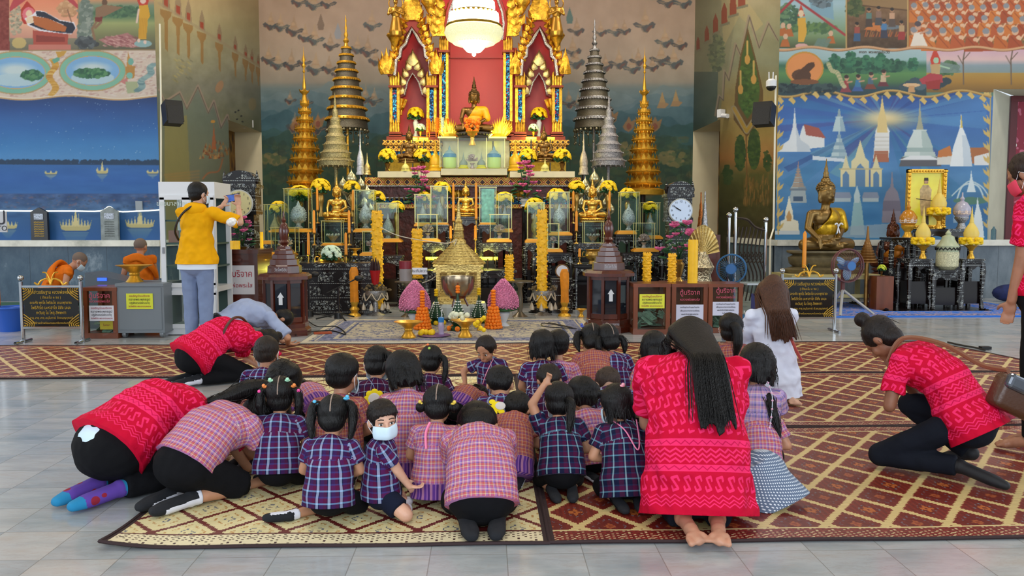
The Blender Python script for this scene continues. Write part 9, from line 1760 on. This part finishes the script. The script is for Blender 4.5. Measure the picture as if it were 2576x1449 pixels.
for x,D,z,m1,m2,lb in((2283,12.9,z4,M('amber_glaze','b87818',.2),GOLD,'amber urn with a white band on a gold foot, left of the portrait'),(2417,12.95,z5,M('lilac_glaze','a8a4b4',.2),SILV,'lilac glazed urn on a silver foot, right of the portrait')):
 k=K(D);r=empty('glazed_urn',(P(x,600,D).x,D,z+.004),lb,'urn');b=MB();b.lathe([(14*k,0),(10*k,6*k),(8*k,14*k),(17*k,26*k),(17*k,30*k)],(0,0,0),20);part(b,'foot',m2,r);b=MB();b.lathe([(14*k,28*k),(21*k,40*k),(21*k,52*k),(12*k,66*k),(4*k,70*k),(6*k,76*k),(2*k,82*k),(.01,92*k)],(0,0,0),24);part(b,'body',m1,r);b=MB();b.lathe([(20*k,36*k),(21.6*k,42*k),(20.6*k,47*k)],(0,0,0),16,mod=lambda a,i:1+.02*math.cos(8*a));part(b,'painted_band',M('white_orange_band','d0b8a8',.3,0,(40,.6)),r)
k=K(12.3);r=empty('ceremonial_urn',(P(2382,680,12.3).x,12.3,z3+.004),'large cream and gold urn with zigzag bands in the middle of the portrait table','urn');b=MB();b.lathe([(18*k,0),(27*k,8*k),(27*k,42*k),(25*k,46*k)],(0,0,0),28);part(b,'beaded_body',M('cream_bead_cover','c8c4a0',.5,0,(60,.4),(90,1)),r);b=MB();b.lathe([(26*k,45*k),(27*k,60*k),(22*k,66*k),(16*k,76*k),(14*k,84*k),(6*k,88*k),(7*k,92*k),(.01,100*k)],(0,0,0),28);part(b,'lid',M('pale_celadon','a8b090',.35),r);b=MB();b.tube([((27.6+(i%2))*k*math.cos(i*PI/18),(27.6+(i%2))*k*math.sin(i*PI/18),(50+6*(i%2))*k)for i in range(36)],.010,5,True);part(b,'zigzag_band',BLACK,r)
PD=13.15;pt=slab('portrait_tmp',rect(2270,420,2380,570),PD,.05,M('portrait_yellow','e8d820',.5));bpy.data.objects.remove(pt)
a,c=P(2276,570,PD),P(2379,421,PD);r=empty('framed_portrait',((a.x+c.x)/2,PD,z5+.002),'gold framed portrait of a standing man in a pale uniform on a yellow ground','picture');W_=c.x-a.x;H_=c.z-a.z;b=MB()
t=NT('portrait_ground');v=t.coord();t.set(t.ramp(t.noise(v,2.2,3),[(.3,'d8c820'),(.5,'e4dc3c'),(.7,'dcb83c')]),.3);b.box((0,0,H_/2),(W_*.84,.02,H_*.88));part(b,'canvas',t.m,r,False);b=MB()
for x in(-.46,.46):b.box((x*W_,-.02,H_/2),(W_*.08,.07,H_))
for z in(.03,.97):b.box((0,-.02,z*H_),(W_,.07,H_*.06))
for i in range(14):[b.sph((s*W_*.46,-.06,H_*(i+.5)/14),(.022,.018,.03),6,4)for s in(-1,1)];[b.sph((W_*(-.48+i*.96/13),-.06,z*H_),(.03,.018,.02),6,4)for z in(.03,.97)]
part(b,'gilt_frame',GOLD,r);fg=[('uniform','b8a074',[(-.07,.22),(.08,.22),(.09,.42),(.10,.66),(.04,.74),(-.05,.74),(-.10,.66),(-.09,.42)]),('dark_boots','3a3024',[(-.05,.08),(.0,.08),(.01,.22),(-.04,.22)]),('dark_boots','3a3024',[(.02,.07),(.07,.07),(.06,.22),(.02,.22)]),('sword','4c4030',[(-.16,.50),(.22,.455),(.22,.465),(-.16,.512)]),('face','b08868',[(-.03,.76),(.03,.76),(.035,.83),(-.035,.83)]),('dark_hair','2c2018',[(-.036,.81),(.036,.81),(.03,.86),(-.03,.86)])]
for j,(nm,col,pg)in enumerate(fg):b=MB();b.prism([(x*H_,z*H_)for x,z in pg][::-1],-.0125-j*.0012,-.009);part(b,'painted_'+nm,M('paint_'+nm,col,.5,0,(20,.3)),r,False)
for x,m_,lb in((1762,M('copper_cone','a8602c',.3,.8,(50,.4),(50,.8)),'copper'),(1772,SILV,'silver')):b=MB();k=K(12.4);b.lathe([(13*k,0),(13*k,6*k),(9*k,10*k)]+[((9-i*.9+(i%2))*k,(12+i*9)*k)for i in range(9)]+[(.01,108*k)],(0,0,0),14);one(b,'filigree_cone',m_,lb+' coloured filigree cone beside the right clock','ornament',P(x,590,12.4+(.2 if lb=='copper' else 0)),'filigree cones')
a=P(1768,590,12.5);b=MB();b.box((0,0,0),(.42,.5,a.z));one(b,'side_cabinet',WOOD,'dark cabinet under the filigree cones','cabinet',(a.x,12.55,a.z/2-.001),smooth=False)
b=MB();b.tube([p+Vector((0,0,.014))for p in bez([G(2384,864),G(2420,872),G(2455,878),G(2478,884)],6)],.01,5);b.box(tuple(G(2478,880)+Vector((0,0,.02))),(.1,.06,.03));one(b,'power_cable',BLACK,'black power cable on the marble floor by the far mat edge','cable')
b=MB();b.sph((0,0,.12),(.30,.03,.12),16,8);bb=one(b,'rolled_cloth',M('navy_striped_cloth','142050',.8,0,(14,.5)),'rolled navy striped cloth behind the portrait tables','cloth',(P(2540,760,13.4).x,13.4,0));bb.scale=(1,4,1.2)
g0=G(2530,1062);b=MB();b.sph((0,0,.13),(.10,.08,.13),16,10);one(b,'patterned_pouch',M('red_white_pouch','c8506c',.8,0,(30,.6)),'round red and white patterned pouch standing behind the squatting woman','pouch',(g0.x,g0.y,.012))
# ================================================================= SUPPORTS FOR WHAT STANDS BEHIND THE TABLES
def leg_down(o,z_to=0.0,r=.022,name='stand',m=None):
 b=MB();d=o.matrix_world if False else o.location;L_=d.z-z_to
 if L_<.03:return
 b.tube([(0,0,.01),(0,0,-L_)],r,8);b.lathe([(r*3.2,-L_),(r*3,-L_+.02),(r,-L_+.04)],(0,0,0),14);b.build(name,m or LACQ,o)
for o in list(COL.objects):
 if o.parent is None and 'category' in o:
  n=o.name.split('.')[0];z=o.location.z
  if n in('tiered_spire','tiered_umbrella','lattice_spire','silver_bud_tree')and z>.8:leg_down(o,0,.05,'pedestal_column',M('dark_column','2a1a10',.4))
  elif n=='chrysanthemum_bouquet' and 13.7<o.location.y<14.5:leg_down(o)
  elif n=='taper_candle' and o.location.y>12.6:leg_down(o,0,.012)
  elif n=='lotus_bouquet' and z>.3 and o.location.y>11:leg_down(o,0,.05)
  elif n=='glowing_lamp_tube':leg_down(o,P(1000,431,15.2).z if o.location.y>15 else 0,.012)
  elif n in('banded_spire','gold_bulb_spire'):leg_down(o,P(1000,446,15.9).z-.6,.03)
bpy.data.scenes.remove(BK)
